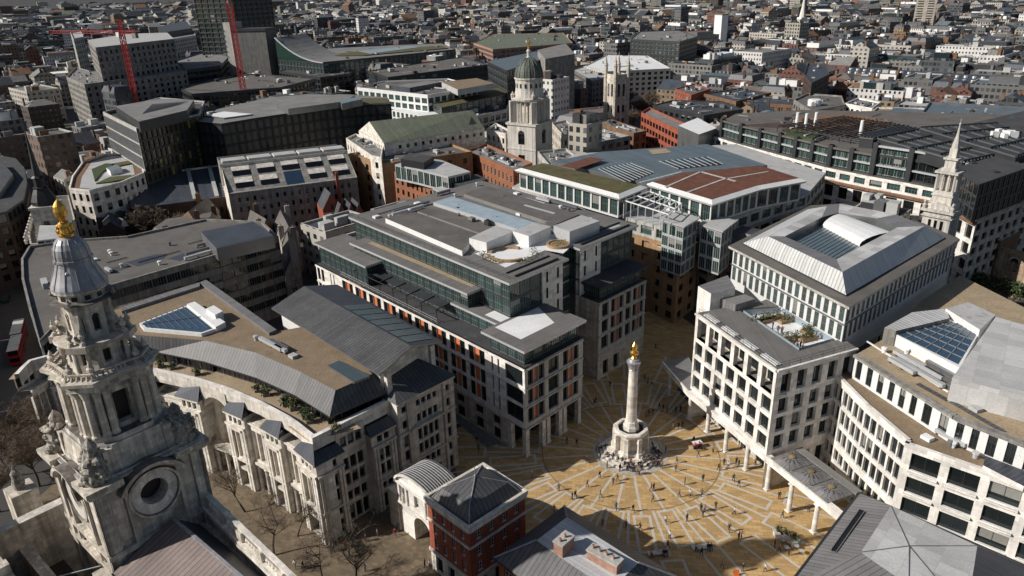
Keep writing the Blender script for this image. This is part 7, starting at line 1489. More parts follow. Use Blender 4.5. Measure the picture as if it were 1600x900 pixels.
q = L2([(1318, 118), (1608, 142), (1612, 122), (1326, 108)], 14); HAND.append(ccw(q)); gable(t['roof'], [q[0], q[1], q[2], q[3]], 14, 4, 'slate_blue', 'brick_red'); walls(t, q, 0, 14, 6, 5, 'sash', .5, m='brick_red')
for r in range(2):
    for i in range(22): m_ = MB(); c = q[0].lerp(q[1], (i+.7)/23).lerp(q[3].lerp(q[2], (i+.7)/23), .15+.2*r); m_.box(c, 1.6, 1.6, 14, 16.6+1.2*r, 'roof_white', .1); t.one('dormer', m_)
t.done()
t = Thing('iron_arched_roof', 'low brown arched roof gable in front of the market hall', 'market hall', at(1480, 150, 8)); a_, c_ = L2([(1452, 160), (1500, 164)], 8); m_ = t['roof']; d = V2(4, 26); K = 10
for i in range(K): f = lambda j: (*a_.lerp(c_, (1-math.cos(PI*j/K))/2), 4+11*math.sin(PI*j/K)); g_ = lambda j: (*(a_.lerp(c_, (1-math.cos(PI*j/K))/2)+d), 4+11*math.sin(PI*j/K)); m_.face([f(i), f(i+1), g_(i+1), g_(i)], 'roof_grey', True)
t['gable'].face([(*a_, 0), (*c_, 0)]+[(*a_.lerp(c_, (1-math.cos(PI*j/K))/2), 4+11*math.sin(PI*j/K)) for j in range(K, -1, -1)], 'brick_brown'); t.done()
c = V2(572, 1066); t = Thing('tall_flats_tower', 'tall tan slab of flats with white balcony bands near the top right of the view', 'tower', c); p = ccw([c+V2(-17, -8), c+V2(6, -17), c+V2(19, 6), c+V2(-4, 15)]); HAND.append(inset(p, -22)); walls(t, p, 0, 88, 11, 3.1, 'band', .62, .4, .85, 'stone', .4); cap(t, p, 88, 'roof_grey'); t.cap = 80; t.done()
c = V2(385, 1010); t = Thing('pale_spire', 'thin white church spire far off at the right of the view', 'steeple', c); t['tower'].box(c, 9, 9, 0, 32, 'white_stone', .3); t['spire'].lathe(c, [(4.4, 32), (3.6, 36), (2.6, 42), (1.0, 56), (0, 64)], 'white_stone', 8, False); t.done(); HAND.append(ccw([c+V2(-6, -6), c+V2(6, -6), c+V2(6, 6), c+V2(-6, 6)]))
c = at(1123, 82, 0).xy; t = Thing('white_chimney_tower', 'plain bright white tower standing alone beyond the white-roofed building', 'tower', c); t['shaft'].box(c, 10, 12, 0, 42, 'roof_white', .5); t['cap'].box(c, 10.5, 12.5, 42, 43, 'roof_grey', .5); t.done(); HAND.append(ccw([c+V2(-7, -7), c+V2(7, -7), c+V2(7, 7), c+V2(-7, 7)]))
# tower cranes
def crane(label, base, h, jib, back, ang, s=2.0, luff=0.):
    t = Thing('tower_crane', label, 'crane', base, 'red tower cranes')
    def lattice(b, p, q, w, n, th=.42):
        p = Vector(p); q = Vector(q); d = (q-p).normalized(); up = Vector((0, 0, 1)) if abs(d.z) < .9 else Vector((0, 1, 0)); x = d.cross(up).normalized()*w/2; y = x.cross(d).normalized()*w/2; K = [x+y, x-y, -x-y, -x+y]
        for k in K: b.bar(p+k, q+k, th, th, 'crane_red')
        for i in range(n):
            a, c = p+(q-p)*i/n, p+(q-p)*(i+1)/n
            for j in range(4): b.bar(a+K[j], c+K[(j+1) % 4], th*.55, th*.55, 'crane_red')
    lattice(t['mast'], (*base, 0), (*base, h), s, int(h/3)); d = V2(math.cos(ang), math.sin(ang)); tp = base+d*jib
    lattice(t['jib'], (*base, h+1), (*(base+d*jib*math.cos(luff)), h+1+jib*math.sin(luff)), s*.7, int(jib/3), .18); lattice(t['counter_jib'], (*base, h+1), (*(base-d*back), h+1), s*.7, int(back/3)+1, .3)
    b = t['cab']; b.box(base+d*2.4, 2.4, 2.2, h-1.5, h+1, 'roof_white', ang); b = t['counterweight']; b.box(base-d*back*.9, 3, 2, h-2.2, h+.6, 'concrete', ang); b = t['tie']; b.bar((*base, h+8), (*(base+d*jib*.6), h+1.6+jib*.6*math.sin(luff)), .16, .16, 'crane_red'); b.bar((*base, h+8), (*(base-d*back), h+1.5), .16, .16, 'crane_red'); lattice(t['tower_head'], (*base, h), (*base, h+8), s*.7, 3, .35); t.done()
crane('red lattice crane with a long level jib in front of the grey stone block', at(215, 168, 20).xy, 62, 62, 12, PI*.86, 2.2)
crane('red luffing crane with raised jib climbing the concrete core', V2(-166, 478), 78, 40, 9, PI*.62, 2.6, .9)

HAND += [ccw([V2(-85, 136), V2(-45, 128), V2(-38, 165), V2(-58, 186), V2(-92, 152)]), ccw(L2([(1480, 415), (1700, 395), (1700, 560), (1540, 470)], 0)), ccw(L2([(-90, 395), (62, 388), (75, 650), (-110, 800)], 0)), ccw(L2([(915, 150), (1035, 150), (1030, 222), (915, 226)], 4)), ccw(L2([(185, 300), (300, 300), (300, 372), (185, 372)], 8))]
# blocks lining the far side of the street, just left of the picture
for i, q in enumerate(([(-138, 118), (-161, 171), (-179, 164), (-156, 111)], [(-162, 174), (-187, 226), (-204, 218), (-179, 167)])):
    q = ccw([V2(*v) for v in q]); t = Thing('street_block', 'stone block lining the far side of the left street, %s of two' % ('nearer', 'farther')[i], 'building', centre(q)); walls(t, q, 0, 27, 4, 3.8, 'dark', .45, m='stone'); parapet(t, q, 26.95, 27.9, .5, 'stone', rm='roof_grey'); units(t, inset(q, 2), 27, 4, i); t.done(); HAND.append(q)
# ================================================================ the city beyond
def pin(p, poly, mar=0.):
    c = centre(poly)
    if (p-c).length > max((q-c).length for q in poly)+mar: return False
    n = len(poly); ins = False; j = n-1
    for i in range(n):
        a, b = poly[i], poly[j]
        if (a.y > p.y) != (b.y > p.y) and p.x < (b.x-a.x)*(p.y-a.y)/(b.y-a.y)+a.x: ins = not ins
        j = i
    if ins: return True
    if mar:
        for i in range(n):
            a, b = poly[i-1], poly[i]; e = b-a; L_ = e.length
            if L_ < 1e-6: continue
            s = max(0, min(1, (p-a).dot(e)/L_**2)); 
            if (p-a-e*s).length < mar: return True
    return False
HC = [(centre(q), max((v-centre(q)).length for v in q), q) for q in HAND]
SROAD = ccw([V2(-96, 60), V2(-118, 122), V2(-140, 170), V2(-182, 262), V2(-330, 640), V2(-620, 1400), V2(-650, 1395), V2(-350, 640), V2(-204, 262), V2(-160, 172), V2(-136, 122), V2(-112, 60)])
def free(p, r):
    for c, R_, q in HC:
        if (p-c).length < R_+r and pin(p, q, r*.82): return False
    return not pin(p, SROAD, r*.8) and not pin(p, Y, r) and not pin(p, SQ, r)
FR = random.Random(5)
ROOFS = ['roof_membrane', 'roof_dark', 'roof_grey', 'slate_blue', 'roof_dark', 'roof_membrane', 'slate_dark', 'roof_pale', 'roof_grey', 'roof_white', 'metal_bluegrey', 'roof_dark', 'roof_dark', 'slate_dark', 'roof_white', 'copper_green', 'brick_brown']
WN = {0: 'buff stone', 1: 'brown brick', 2: 'red brick', 3: 'pale stone', 4: 'grey panelled', 5: 'dark glass', 6: 'tan brick', 7: 'white rendered', 8: 'dark brick', 9: 'weathered stone'}
RN = {'roof_membrane': 'brown flat roof', 'roof_dark': 'near-black flat roof', 'roof_grey': 'grey flat roof', 'slate_blue': 'blue-black slate roof', 'slate_dark': 'dark slate roof', 'roof_pale': 'pale flat roof', 'roof_white': 'white flat roof', 'metal_bluegrey': 'blue-grey metal roof', 'copper_green': 'pale green roof', 'brick_brown': 'brown tiled roof'}
SPOTS = []
def hq(p):
    return V2(p.x+18*math.sin(p.y*.011)+9*math.sin(p.x*.023+1), p.y+16*math.sin(p.x*.013+2))
cell = 23.
ang0 = .62; ca, sa = math.cos(ang0), math.sin(ang0)
taken = []
def addspot(x, y, cs):
    for i in range(-400, 400): pass
def ring_spots(d0, d1, cs, skip):
    n = int(d1/cs)+2
    for i in range(-n, n+1):
        for j in range(-n, n+1):
            if i % 5 == 0 or (j % 4 == 0): # streets and yards
                gap = .42
            else: gap = 0
            g = V2((i+.5)*cs, (j+.5)*cs*.9); p = hq(V2(g.x*ca-g.y*sa, g.x*sa+g.y*ca)); d = p.length
            if not (d0 <= d < d1) or p.y < 60: continue
            if abs(math.atan2(p.x, p.y)) > .70: continue
            q = proj((p.x, p.y, 12))
            if not q or q[0] < -40 or q[0] > 1640 or q[1] > 470: continue
            if gap and FR.random() < .35: continue
            SPOTS.append((d, p, cs, gap))
ring_spots(150, 520, 20, 0); ring_spots(520, 1300, 21.5, 0); ring_spots(1300, 2500, 30, 0); ring_spots(2500, 5200, 52, 0)
def far_building(w_b, r_b, p, L_, D_, h, a, wm, rm, kind, detail=True, ch=None):
    """walls into w_b, roof into r_b"""
    e = V2(math.cos(a), math.sin(a)); n = V2(-e.y, e.x); q = [p-e*L_/2-n*D_/2, p+e*L_/2-n*D_/2, p+e*L_/2+n*D_/2, p-e*L_/2+n*D_/2]
    for i in range(4):
        a_, c_ = q[i], q[(i+1) % 4]; o = V2((c_-a_).y, -(c_-a_).x)
        if o.dot(-p) < 0 and o.x > 0 and not detail: continue
        w_b.face([(*a_, 0), (*c_, 0), (*c_, h), (*a_, h)], wm)
    if kind == 'gable': gable(r_b, q, h, min(D_, L_)*.32, rm, wm)
    elif kind == 'mansard': ii = hip(r_b, q, h, 3.2, 1.5, 'slate_dark' if rm != 'slate_blue' else rm, rm)
    elif kind == 'hip': ii = hip(r_b, q, h, min(L_, D_)*.22, min(L_, D_)*.42, rm, rm)
    else:
        if detail: parapet_b(r_b, q, h-.7, h, .5, wm if FR.random() < .6 else 'concrete_pale', rm)
        else: r_b.face([(*v, h) for v in q], rm)
    if kind in ('flat', 'step'):
        if kind == 'step':
            k = FR.uniform(.5, .75); q2 = [p+(v-p)*k for v in q]; m2 = FR.choice(('steel', 'concrete', 'steel_dark', 'white_paint', 'glass_cool'))
            (w_b if False else r_b).prism(q2, h-.7, h+FR.uniform(2.6, 3.8), m2, FR.choice(ROOFS))
        for k in range(FR.randint(2, 6) if detail else FR.randint(0, 2)):
            c = p+e*FR.uniform(-.36, .36)*L_+n*FR.uniform(-.36, .36)*D_; r_b.box(c, FR.uniform(1.5, 5), FR.uniform(1.5, 4), h-.7, h+FR.uniform(1.2, 3.2)+(2 if kind == 'step' else 0), FR.choice(('steel', 'roof_white', 'roof_pale', 'brick_brown', 'steel_dark', 'concrete_pale')), a)
    elif detail or FR.random() < .5:
        for s in (-.46, .46, .1)[:FR.randint(1, 3)]:
            c = p+e*s*L_+n*FR.uniform(-.3, .3)*D_; (ch() if ch is not None else r_b).box(c, .8, 1.6, h-1, h+min(D_, L_)*.3+1.0, 'brick_dark' if FR.random() < .6 else 'brick_brown', a)
def parapet_b(b, poly, z0, z1, th, m, rm):
    o = ccw(poly); i_ = inset(o, th); n = len(o)
    for k in range(n):
        a, c = o[k], o[(k+1) % n]; ai, ci = i_[k], i_[(k+1) % n]; b.face([(*a, z1), (*c, z1), (*ci, z1), (*ai, z1)], m); b.face([(*ai, z1), (*ci, z1), (*ci, z0), (*ai, z0)], m)
    b.face([(*p, z0) for p in i_], rm)
SPOTS.sort(key=lambda s: s[0])
BIG = []; far_w, far_r = MB(), MB(); nind = 0; NIND = 250; FARTREE = []; used = {}
for d, p, cs, gap in SPOTS:
    L_ = cs*FR.uniform(.72, 1.0); D_ = cs*.9*FR.uniform(.66, .98)
    if gap: L_ *= .7
    p = p+V2(FR.uniform(-1, 1), FR.uniform(-1, 1))*cs*.06
    bigb = d > 430 and FR.random() < .16
    if bigb: L_ *= FR.uniform(1.7, 3.0); D_ *= FR.uniform(1.0, 1.6)
    r = .5*math.hypot(L_, D_)
    if bigb: BIG.append((p, r*.72))
    elif any((p-q).length < w for q, w in BIG if abs(p.x-q.x) < w): continue
    if not free(p, r*.8):
        L_ *= .6; D_ *= .6; r *= .6
        if not free(p, r*.9): continue
    az = math.atan2(p.x, p.y)
    zone = math.sin(p.x*.004+1.3)*math.sin(p.y*.003+.4)+FR.gauss(0, .45)
    if FR.random() < (.07 if d < 900 else .15) or (d > 700 and math.sin(p.x*.017)*math.sin(p.y*.013+1) > .86): FARTREE.append((p, d)); continue
    h = FR.uniform(11, 19) if d < 900 else FR.uniform(9, 21)
    if FR.random() < .05: h *= FR.uniform(1.4, 2.1)
    if p.x < -150 and FR.random() < .3: h *= 1.25
    a = ang0+.25*math.sin(p.y*.004)+FR.choice((0, PI/2))
    wi = FR.choices(range(10), (14, 10, 16 if az > .2 and d > 450 else 4, 12, 10, 8, 14 if az > 0 else 6, 9, 7, 12))[0]; rm = FR.choice(ROOFS)
    if d > 1100 and rm == 'roof_white' and FR.random() < .6: rm = 'roof_grey'  # far white roofs mostly greyed: haze put into the colour
    wm = FW[wi]
    kind = FR.choices(('flat', 'gable', 'mansard', 'step', 'hip'), (34, 24, 16, 16, 10))[0]
    if kind in ('gable', 'hip', 'mansard') and rm in ('roof_white', 'roof_membrane', 'roof_dark', 'roof_pale'): rm = FR.choice(('slate_blue', 'slate_dark', 'roof_grey', 'roof_membrane', 'slate_dark'))
    RN.setdefault('brick_pink', 'pale red tiled roof')
    if bigb: kind = FR.choice(('flat', 'step', 'flat', 'step')); h = FR.uniform(14, 25); wi = FR.choice((0, 3, 4, 4, 5, 5, 7, 9, 1)); wm = FW[wi]; rm = FR.choice(('roof_grey', 'roof_membrane', 'roof_dark', 'roof_pale', 'metal_bluegrey', 'roof_grey', 'roof_dark', 'roof_grey'))
    if FR.random() < .09 and kind == 'flat': h *= .6; L_ *= 1.25; rm = 'roof_white'
    if nind < NIND:
        q = proj((p.x, p.y, h)); 
        zn = 'far left' if q[0] < 330 else 'upper left' if q[0] < 660 else 'upper middle' if q[0] < 980 else 'upper right' if q[0] < 1300 else 'far right'
        dist = 'beside the near blocks' if d < 420 else 'in the crowded middle distance' if d < 700 else 'in the distant city'
        t = Thing('city_building', 'x', 'building', p, 'buildings of the city beyond')
        w_ = MB(); r_ = MB(); CH = []; mk = lambda: (CH.append(MB()), CH[-1])[1]; far_building(w_, r_, p, L_, D_, h, a, wm, rm, kind, True, mk)
        t.one('wall', w_); t.one('roof', r_)
        for c_ in CH: t.one('chimney', c_)
        kd = {'flat': '', 'gable': 'gabled ', 'mansard': 'mansard-topped ', 'step': 'set-back ', 'hip': 'hipped '}[kind]
        t.o['label'] = '%s %sblock with %s, %s, %s' % (WN[wi], kd, RN[rm], zn, dist); nind += 1
    else: far_building(far_w, far_r, p, L_, D_, h, a, wm, rm, kind, d < 1500)
o = structure('distant_city', far_w, 'stuff', 'dense mass of small buildings filling the far distance', 'city'); o2 = put('roofs', far_r.mesh('roofs'), o); o2['kind'] = 'stuff'
# rising ground on the horizon
b = MB(); rows = [(3600, 0), (4400, 18), (5300, 70), (6400, 120), (7600, 165), (8600, 185)]; NX = 60
hf = lambda x, y, z: z*(.85+.25*math.sin(x*.0011+1)+.12*math.sin(x*.0031))
for (y0, z0), (y1, z1) in zip(rows[:-1], rows[1:]):
    for i in range(NX):
        x0, x1 = -9000+18000*i/NX, -9000+18000*(i+1)/NX; b.face([(x0, y0, hf(x0, y0, z0)), (x1, y0, hf(x1, y0, z0)), (x1, y1, hf(x1, y1, z1)), (x0, y1, hf(x0, y1, z1))], 'hillside', True)
structure('hills', b)
# ================================================================ trees
def tree_mesh(seed, h, spread, twigm='twig', nl=6, dens=1.0, tw=.02, rad0=.015):
    r = random.Random(seed); tr, cr = MB(), MB()
    def limb(p, d, ln, rad, lev):
        pts = [p]; rr = [rad]; n = 3 if lev < 2 else 2
        for i in range(n):
            d = (d+Vector((r.gauss(0, .16), r.gauss(0, .16), r.gauss(.05, .1)))).normalized(); pts.append(pts[-1]+d*ln/n); rr.append(rad*(1-.55*(i+1)/n))
        (tr if lev < 1 else cr).tube(pts, rr, 'bark' if lev < 2 else twigm, 5 if lev < 2 else 3)
        if lev < 3:
            k = (nl, 5, 5)[lev]
            for i in range(int(k*dens+.5)):
                f = r.uniform(.35, 1.) if lev else r.uniform(.6, 1.); j = min(n-1, int(f*n)); q = pts[j].lerp(pts[j+1], f*n-j) if f < 1 else pts[-1]
                a = r.uniform(0, 2*PI); up = (.75, .45, .25)[lev]; v = (Vector((math.cos(a), math.sin(a), 0))*spread+d*up+Vector((0, 0, .25))).normalized(); limb(q, v, ln*r.uniform(.5, .8), rad*.45, lev+1)
        else:
            for i in range(int(7*dens)):
                q = pts[0].lerp(pts[-1], r.random()); v = Vector((r.gauss(0, 1), r.gauss(0, 1), r.gauss(.3, .7))).normalized()*r.uniform(.4, 1.1); s = Vector((r.gauss(0, 1), r.gauss(0, 1), r.gauss(0, 1))).normalized()*tw; cr.face([q-s, q+s, q+v+s*.5, q+v-s*.5], twigm)
    limb(Vector((0, 0, 0)), Vector((0, 0, 1)), h*.42, h*rad0, 0)
    return tr.mesh('trunk'), cr.mesh('crown')
TM = [tree_mesh(3, 13, .8), tree_mesh(8, 14, .7), tree_mesh(15, 12, 1.0, 'twig_pale'), tree_mesh(21, 13, .85, 'twig', 7, 1.3, .06, .018), tree_mesh(29, 13, .9, 'twig_pale', 7, 1.25, .06, .018), tree_mesh(41, 13, .85, 'twig_pale', 8, 1.45, .02, .016)]
def tree(label, p, s, k, rz, group, name='bare_tree'):
    o = bpy.data.objects.new(name, None); C.objects.link(o); o.location = (p.x, p.y, 0); o.scale = (s, s, s); o.rotation_euler = (0, 0, rz); tag(o, label, 'tree', group); put('trunk', TM[k][0], o); put('crown', TM[k][1], o)
tr = random.Random(2)
G_ = 'bare trees in the churchyard'
for i, (x, y, s, k, lab) in enumerate(((428, 868, 1.05, 0, 'bare tree standing nearest the stone balustrade in the churchyard'), (383, 800, .95, 1, 'bare tree in the churchyard in front of the second arcade bay'), (350, 735, .9, 2, 'bare tree between the bell tower and the great arch of the curved block'), (465, 838, .8, 1, 'slender bare tree just in front of the curved block\'s corner bay'), (560, 925, 1.1, 0, 'bare tree at the bottom edge in front of the red brick lodge'), (505, 912, 1.0, 2, 'bare tree at the bottom edge beside the parapet end'), (15, 745, 1.1, 5, 'dense brown bare tree at the left edge behind the statue pier'), (62, 760, 1.15, 5, 'dense brown bare tree close to the left of the bell tower'), (40, 700, 1.0, 5, 'bare tree behind the first pair at the left edge'), (-20, 715, 1.1, 5, 'bare tree cut by the left edge of the view'), (90, 715, .95, 5, 'bare tree directly behind the bell tower corner urn'), (0, 800, 1.0, 5, 'bare tree overhanging the dark court wall at left'))):
    tree(lab, at(x, y, 0).xy, s, k, i*1.7, G_)
for i, (x, y, s, k, lab) in enumerate(((242, 392, 1.6, 3, 'large bare tree filling the brick court left of the long slate roof'), (276, 386, 1.4, 4, 'bare tree at the right of the brick court'), (212, 390, 1.3, 3, 'smaller bare tree in the dark court behind the golden pineapple'))): tree(lab, at(x, y, 0).xy, s, k, i*2.1, 'bare trees in the brick court')
wl = ['first', 'second', 'third', 'fourth', 'fifth', 'sixth', 'seventh', 'eighth']
for i in range(7):
    p = T_[3].lerp(T_[6], (i+.3)/7); e = (T_[6]-T_[3]).normalized(); p = p+V2(e.y, -e.x)*(9+2*(i % 2)); tree('brown bare street tree before the white-framed block, %s from the planted roofs' % wl[i], p, 1.1+.12*(i % 3), 4 if i % 2 else 3, i, 'street trees before the white-framed block')
for i, (x, y) in enumerate(((975, 172), (990, 186), (1005, 170), (960, 190), (940, 178), (1018, 160), (978, 158))): tree('brown bare tree beside the pinnacled church tower, %s of a clump' % ('in front', 'lowest', 'right', 'left low', 'farthest left', 'far right', 'behind')[i], at(x, y, 8).xy, 1.5, 4 if i % 2 else 3, i*.9, 'trees round the pinnacled church')
for i, (p, d) in enumerate(FARTREE[:70]):
    q = proj((p.x, p.y, 8)); tree('brown bare tree among the far rooftops, %s' % ('at the far left' if q[0] < 400 else 'upper left' if q[0] < 800 else 'upper right' if q[0] < 1200 else 'at the far right'), p, tr.uniform(.95, 1.4), tr.choice((3, 4)), tr.uniform(0, 6), 'trees among the far rooftops')
b = MB()
for p, d in FARTREE[70:]:
    for j in range(3):
        c = Vector((p.x+tr.gauss(0, 9), p.y+tr.gauss(0, 9), tr.uniform(6, 9))); R_ = tr.uniform(5, 9)
        for i in range(46):
            v = Vector((tr.gauss(0, 1), tr.gauss(0, 1), tr.gauss(0, .8))).normalized()*R_*tr.random()**.4; s = R_*.17; q = c+v
            if q.z < .5: continue
            b.face([q, q+Vector((tr.gauss(0, s), tr.gauss(0, s), tr.gauss(0, s))), q+Vector((tr.gauss(0, s), tr.gauss(0, s), tr.gauss(0, s)))], 'twig' if i % 3 else 'twig_pale')
o = structure('far_woods', b, 'stuff', 'brown leafless tree masses scattered through the distant city', 'trees')
# garden at the ruined church and green shrubs
for i, (x, y, r, lab) in enumerate(((1528, 447, 2.6, 'round green shrub in the garden of the ruined church, nearest the metal roof'), (1560, 452, 2.2, 'dark green shrub in the garden below the ruined wall arch'), (1590, 462, 2.4, 'green shrub in the garden at the right edge of the view'), (1510, 432, 1.8, 'small green shrub at the foot of the white steeple'))): bush('garden_shrub', lab, at(x, y, 0).xy, r, r*1.5, 'leaf' if i % 2 == 0 else 'leaf_olive', 420, 'shrubs in the ruined church garden', False, 0, 'shrub', i)
b = MB(); p = ccw(L2([(1490, 425), (1640, 445), (1700, 500), (1530, 465)], 0)); 
for i in range(3000):
    x, y = tr.uniform(min(v.x for v in p), max(v.x for v in p)), tr.uniform(min(v.y for v in p), max(v.y for v in p))
    if pin(V2(x, y), p): q = Vector((x, y, 0)); b.face([q, q+Vector((tr.gauss(0, .3), tr.gauss(0, .3), tr.uniform(.2, .8))), q+Vector((tr.gauss(0, .3), tr.gauss(0, .3), tr.uniform(.1, .5)))], 'leaf_olive' if i % 3 else 'gravel')
structure('garden_beds', b, 'stuff', 'low green and straw coloured planting in the ruined church garden', 'planting')
# ================================================================ people
def figure(pose):
    P = dict(pel=(0, 0, .94), che=(0, .0, 1.30), nek=(0, .01, 1.47), hed=(0, -.02, 1.60), top=(0, -.01, 1.74))
    if pose == 'walk': L_ = [((.10, 0, .90), (.11, -.22, .52), (.11, -.18, .09), (.11, -.33, .04)), ((-.10, 0, .90), (-.11, .10, .48), (-.11, .36, .14), (-.11, .26, .03))]; A_ = [((.20, .0, 1.41), (.25, .14, 1.14), (.24, .08, .90)), ((-.20, 0, 1.41), (-.25, -.10, 1.13), (-.23, -.24, .93))]
    elif pose == 'sit':
        P = {k: (v[0], v[1]+.04, v[2]-.50) for k, v in P.items()}; L_ = [((s*.10, 0, .42), (s*.13, -.44, .45), (s*.13, -.46, .08), (s*.13, -.62, .04)) for s in (1, -1)]; A_ = [((s*.20, .04, .91), (s*.25, -.06, .64), (s*.14, -.30, .55)) for s in (1, -1)]
    elif pose == 'phone': L_ = [((s*.10, 0, .90), (s*.11, -.02, .50), (s*.12, .02, .08), (s*.14, -.14, .03)) for s in (1, -1)]; A_ = [((.20, 0, 1.41), (.26, -.04, 1.14), (.14, -.20, 1.32)), ((-.20, 0, 1.41), (-.25, .03, 1.12), (-.25, -.04, .88))]
    else: L_ = [((s*.10, 0, .90), (s*.12, -.01, .50), (s*.14, .02, .08), (s*.16, -.13, .03)) for s in (1, -1)]; A_ = [((s*.20, 0, 1.41), (s*.26, .03, 1.13), (s*.25, -.05, .88)) for s in (1, -1)]
    v = [P['pel'], P['che'], P['nek'], P['hed'], P['top']]; r = [.145, .165, .07, .105, .075]; e = [(0, 1), (1, 2), (2, 3), (3, 4)]
    for l in L_: k = len(v); v += list(l); r += [.105, .075, .055, .045]; e += [(0, k), (k, k+1), (k+1, k+2), (k+2, k+3)]
    for a in A_: k = len(v); v += list(a); r += [.072, .055, .045]; e += [(1, k), (k, k+1), (k+1, k+2)]
    me = bpy.data.meshes.new('body'); me.from_pydata(v, e, []); o = bpy.data.objects.new('body', me); C.objects.link(o)
    m = o.modifiers.new('s', 'SKIN'); 
    for i, q in enumerate(r): me.skin_vertices[0].data[i].radius = (q, q*(.72 if i in (0, 1) else 1))
    me.skin_vertices[0].data[0].use_root = True; m.use_smooth_shade = True
    s = o.modifiers.new('u', 'SUBSURF'); s.levels = 1; s.render_levels = 1
    bpy.context.view_layer.update(); dg = bpy.context.evaluated_depsgraph_get(); out = bpy.data.meshes.new_from_object(o.evaluated_get(dg)); bpy.data.objects.remove(o)
    out.materials.clear(); 
    for n in ('cloth_black', 'cloth_denim', 'skin', 'hair', 'rubber'): out.materials.append(MATS[n])
    segs = [(0, 1, 0), (1, 2, 0), (2, 3, 2), (3, 4, 2)]
    for i, l in enumerate(L_): k = 5+4*i; segs += [(k, k+1, 1), (k+1, k+2, 1), (k+2, k+3, 4)]
    for i in range(2): k = 13+3*i; segs += [(1, k, 0), (k, k+1, 0), (k+1, k+2, 0)]
    hands = [Vector(a[2]) for a in A_]; hd = Vector(P['hed'])
    for p in out.polygons:
        c = p.center; best = 9; bm_ = 0
        for a, b, mm in segs:
            A, B = Vector(v[a]), Vector(v[b]); d = B-A; s = max(0, min(1, (c-A).dot(d)/d.length_squared)); q = (c-A-d*s).length
            if q < best: best, bm_ = q, mm
        if bm_ == 0 and min((c-h_).length for h_ in hands) < .075: bm_ = 2
        if bm_ == 2 and (c-hd).length < .3 and (c.z > hd.z+.05 or (c.y > hd.y+.03 and c.z > hd.z-.06)): bm_ = 3
        p.material_index = bm_
    # rear side of hips belongs to trousers
    return out
FIG = {k: figure(k) for k in ('stand', 'walk', 'sit', 'phone')}
PR = random.Random(8)
COATS = [('cloth_black', 'black', 10), ('cloth_navy', 'navy', 5), ('cloth_grey', 'grey', 4), ('cloth_red', 'red', 1), ('cloth_white', 'white', 2), ('cloth_tan', 'tan', 2), ('cloth_teal', 'dark teal', 1)]
LEGS = [('cloth_black', 'black'), ('cloth_denim', 'denim'), ('cloth_grey', 'grey'), ('cloth_navy', 'navy')]
def person(p, pose, rz, where, group, z=0., coat=None, scale=None):
    c = coat if coat is not None else PR.choices(range(len(COATS)), [q[2] for q in COATS])[0]; l = PR.randrange(4); s = scale or PR.uniform(.95, 1.06)
    o = bpy.data.objects.new('person', FIG[pose]); C.objects.link(o); o.location = (p.x, p.y, z); o.rotation_euler = (0, 0, rz); o.scale = (s, s, s)
    for i, m in ((0, COATS[c][0]), (1, LEGS[l][0])): o.material_slots[i].link = 'OBJECT'; o.material_slots[i].material = MATS[m]
    tag(o, 'person, %s top, %s trousers, %s %s' % (COATS[c][1].replace('dark ', ''), LEGS[l][1], {'stand': 'standing', 'walk': 'walking', 'sit': 'sitting', 'phone': 'using phone'}[pose], where), 'person', group)
# feet positions in the square, as seen in the photo
def clock(p):
    a = math.degrees(math.atan2(p.x-COL.x, -(p.y-COL.y))) ; d = (p-COL).length
    s = 'right of the column' if 45 < a < 135 else 'left of the column' if -135 < a < -45 else 'behind the column' if abs(a) >= 135 else 'in front of the column'
    return s+(', near its steps' if d < 10 else ', mid-square' if d < 17 else ', beyond the drain ring' if d < 26 else ', at the square\'s edge')
walkers = [(1057, 724, 'w'), (989, 800, 'w'), (1098, 752, 's'), (1147, 804, 'w'), (1020, 784, 'w'), (873, 767, 's'), (894, 780, 's'), (899, 778, 'w'), (938, 778, 'w'), (937, 747, 'w'), (958, 757, 'w'), (1078, 776, 'w'), (1073, 815, 's'), (1040, 818, 'w'), (1095, 799, 's'), (1101, 800, 's'), (1098, 808, 'p'), (1118, 795, 'w'), (978, 824, 'w'), (1000, 829, 'w'), (1046, 842, 's'), (1043, 857, 'w'), (1154, 843, 's'), (1158, 842, 's'), (1139, 831, 'w'), (1154, 761, 'w'), (886, 694, 's'), (901, 696, 's'), (866, 800, 's'), (1131, 727, 's'), (1137, 732, 'w'), (1154, 729, 's'), (1150, 726, 'p'), (1085, 702, 's'), (1092, 700, 's'), (1089, 705, 's'), (1060, 670, 's'), (1066, 668, 's'), (1052, 672, 'w'), (1020, 648, 's'), (1014, 650, 's'), (1010, 652, 'p'), (1030, 640, 'w'), (1036, 642, 's'), (1042, 645, 's'), (1056, 645, 's'), (1063, 643, 's'), (1007, 595, 'w'), (1012, 600, 's'), (1018, 602, 'w'), (953, 605, 's'), (928, 632, 'w'), (931, 630, 's'), (1024, 545, 'w'), (1160, 700, 's'), (1167, 706, 'w'), (1155, 697, 's'), (1186, 722, 'w'), (1180, 727, 's'), (1204, 745, 'w'), (1209, 738, 's'), (1217, 780, 's'), (1222, 810, 'w'), (1263, 800, 's'), (1228, 842, 's'), (1217, 862, 'w'), (1195, 893, 'w'), (1232, 868, 'p'), (1248, 855, 's'), (1210, 856, 's'), (1128, 888, 'w'), (1160, 893, 's'), (1240, 846, 'w')]
for i, (x, y, k) in enumerate(walkers):
    p = at(x, y, 0).xy
    pose = {'w': 'walk', 's': 'stand', 'p': 'phone'}[k]; person(p, pose, PR.uniform(0, 6.28), clock(p), 'people in the square', .02, 3 if i in (33, 34) else None)
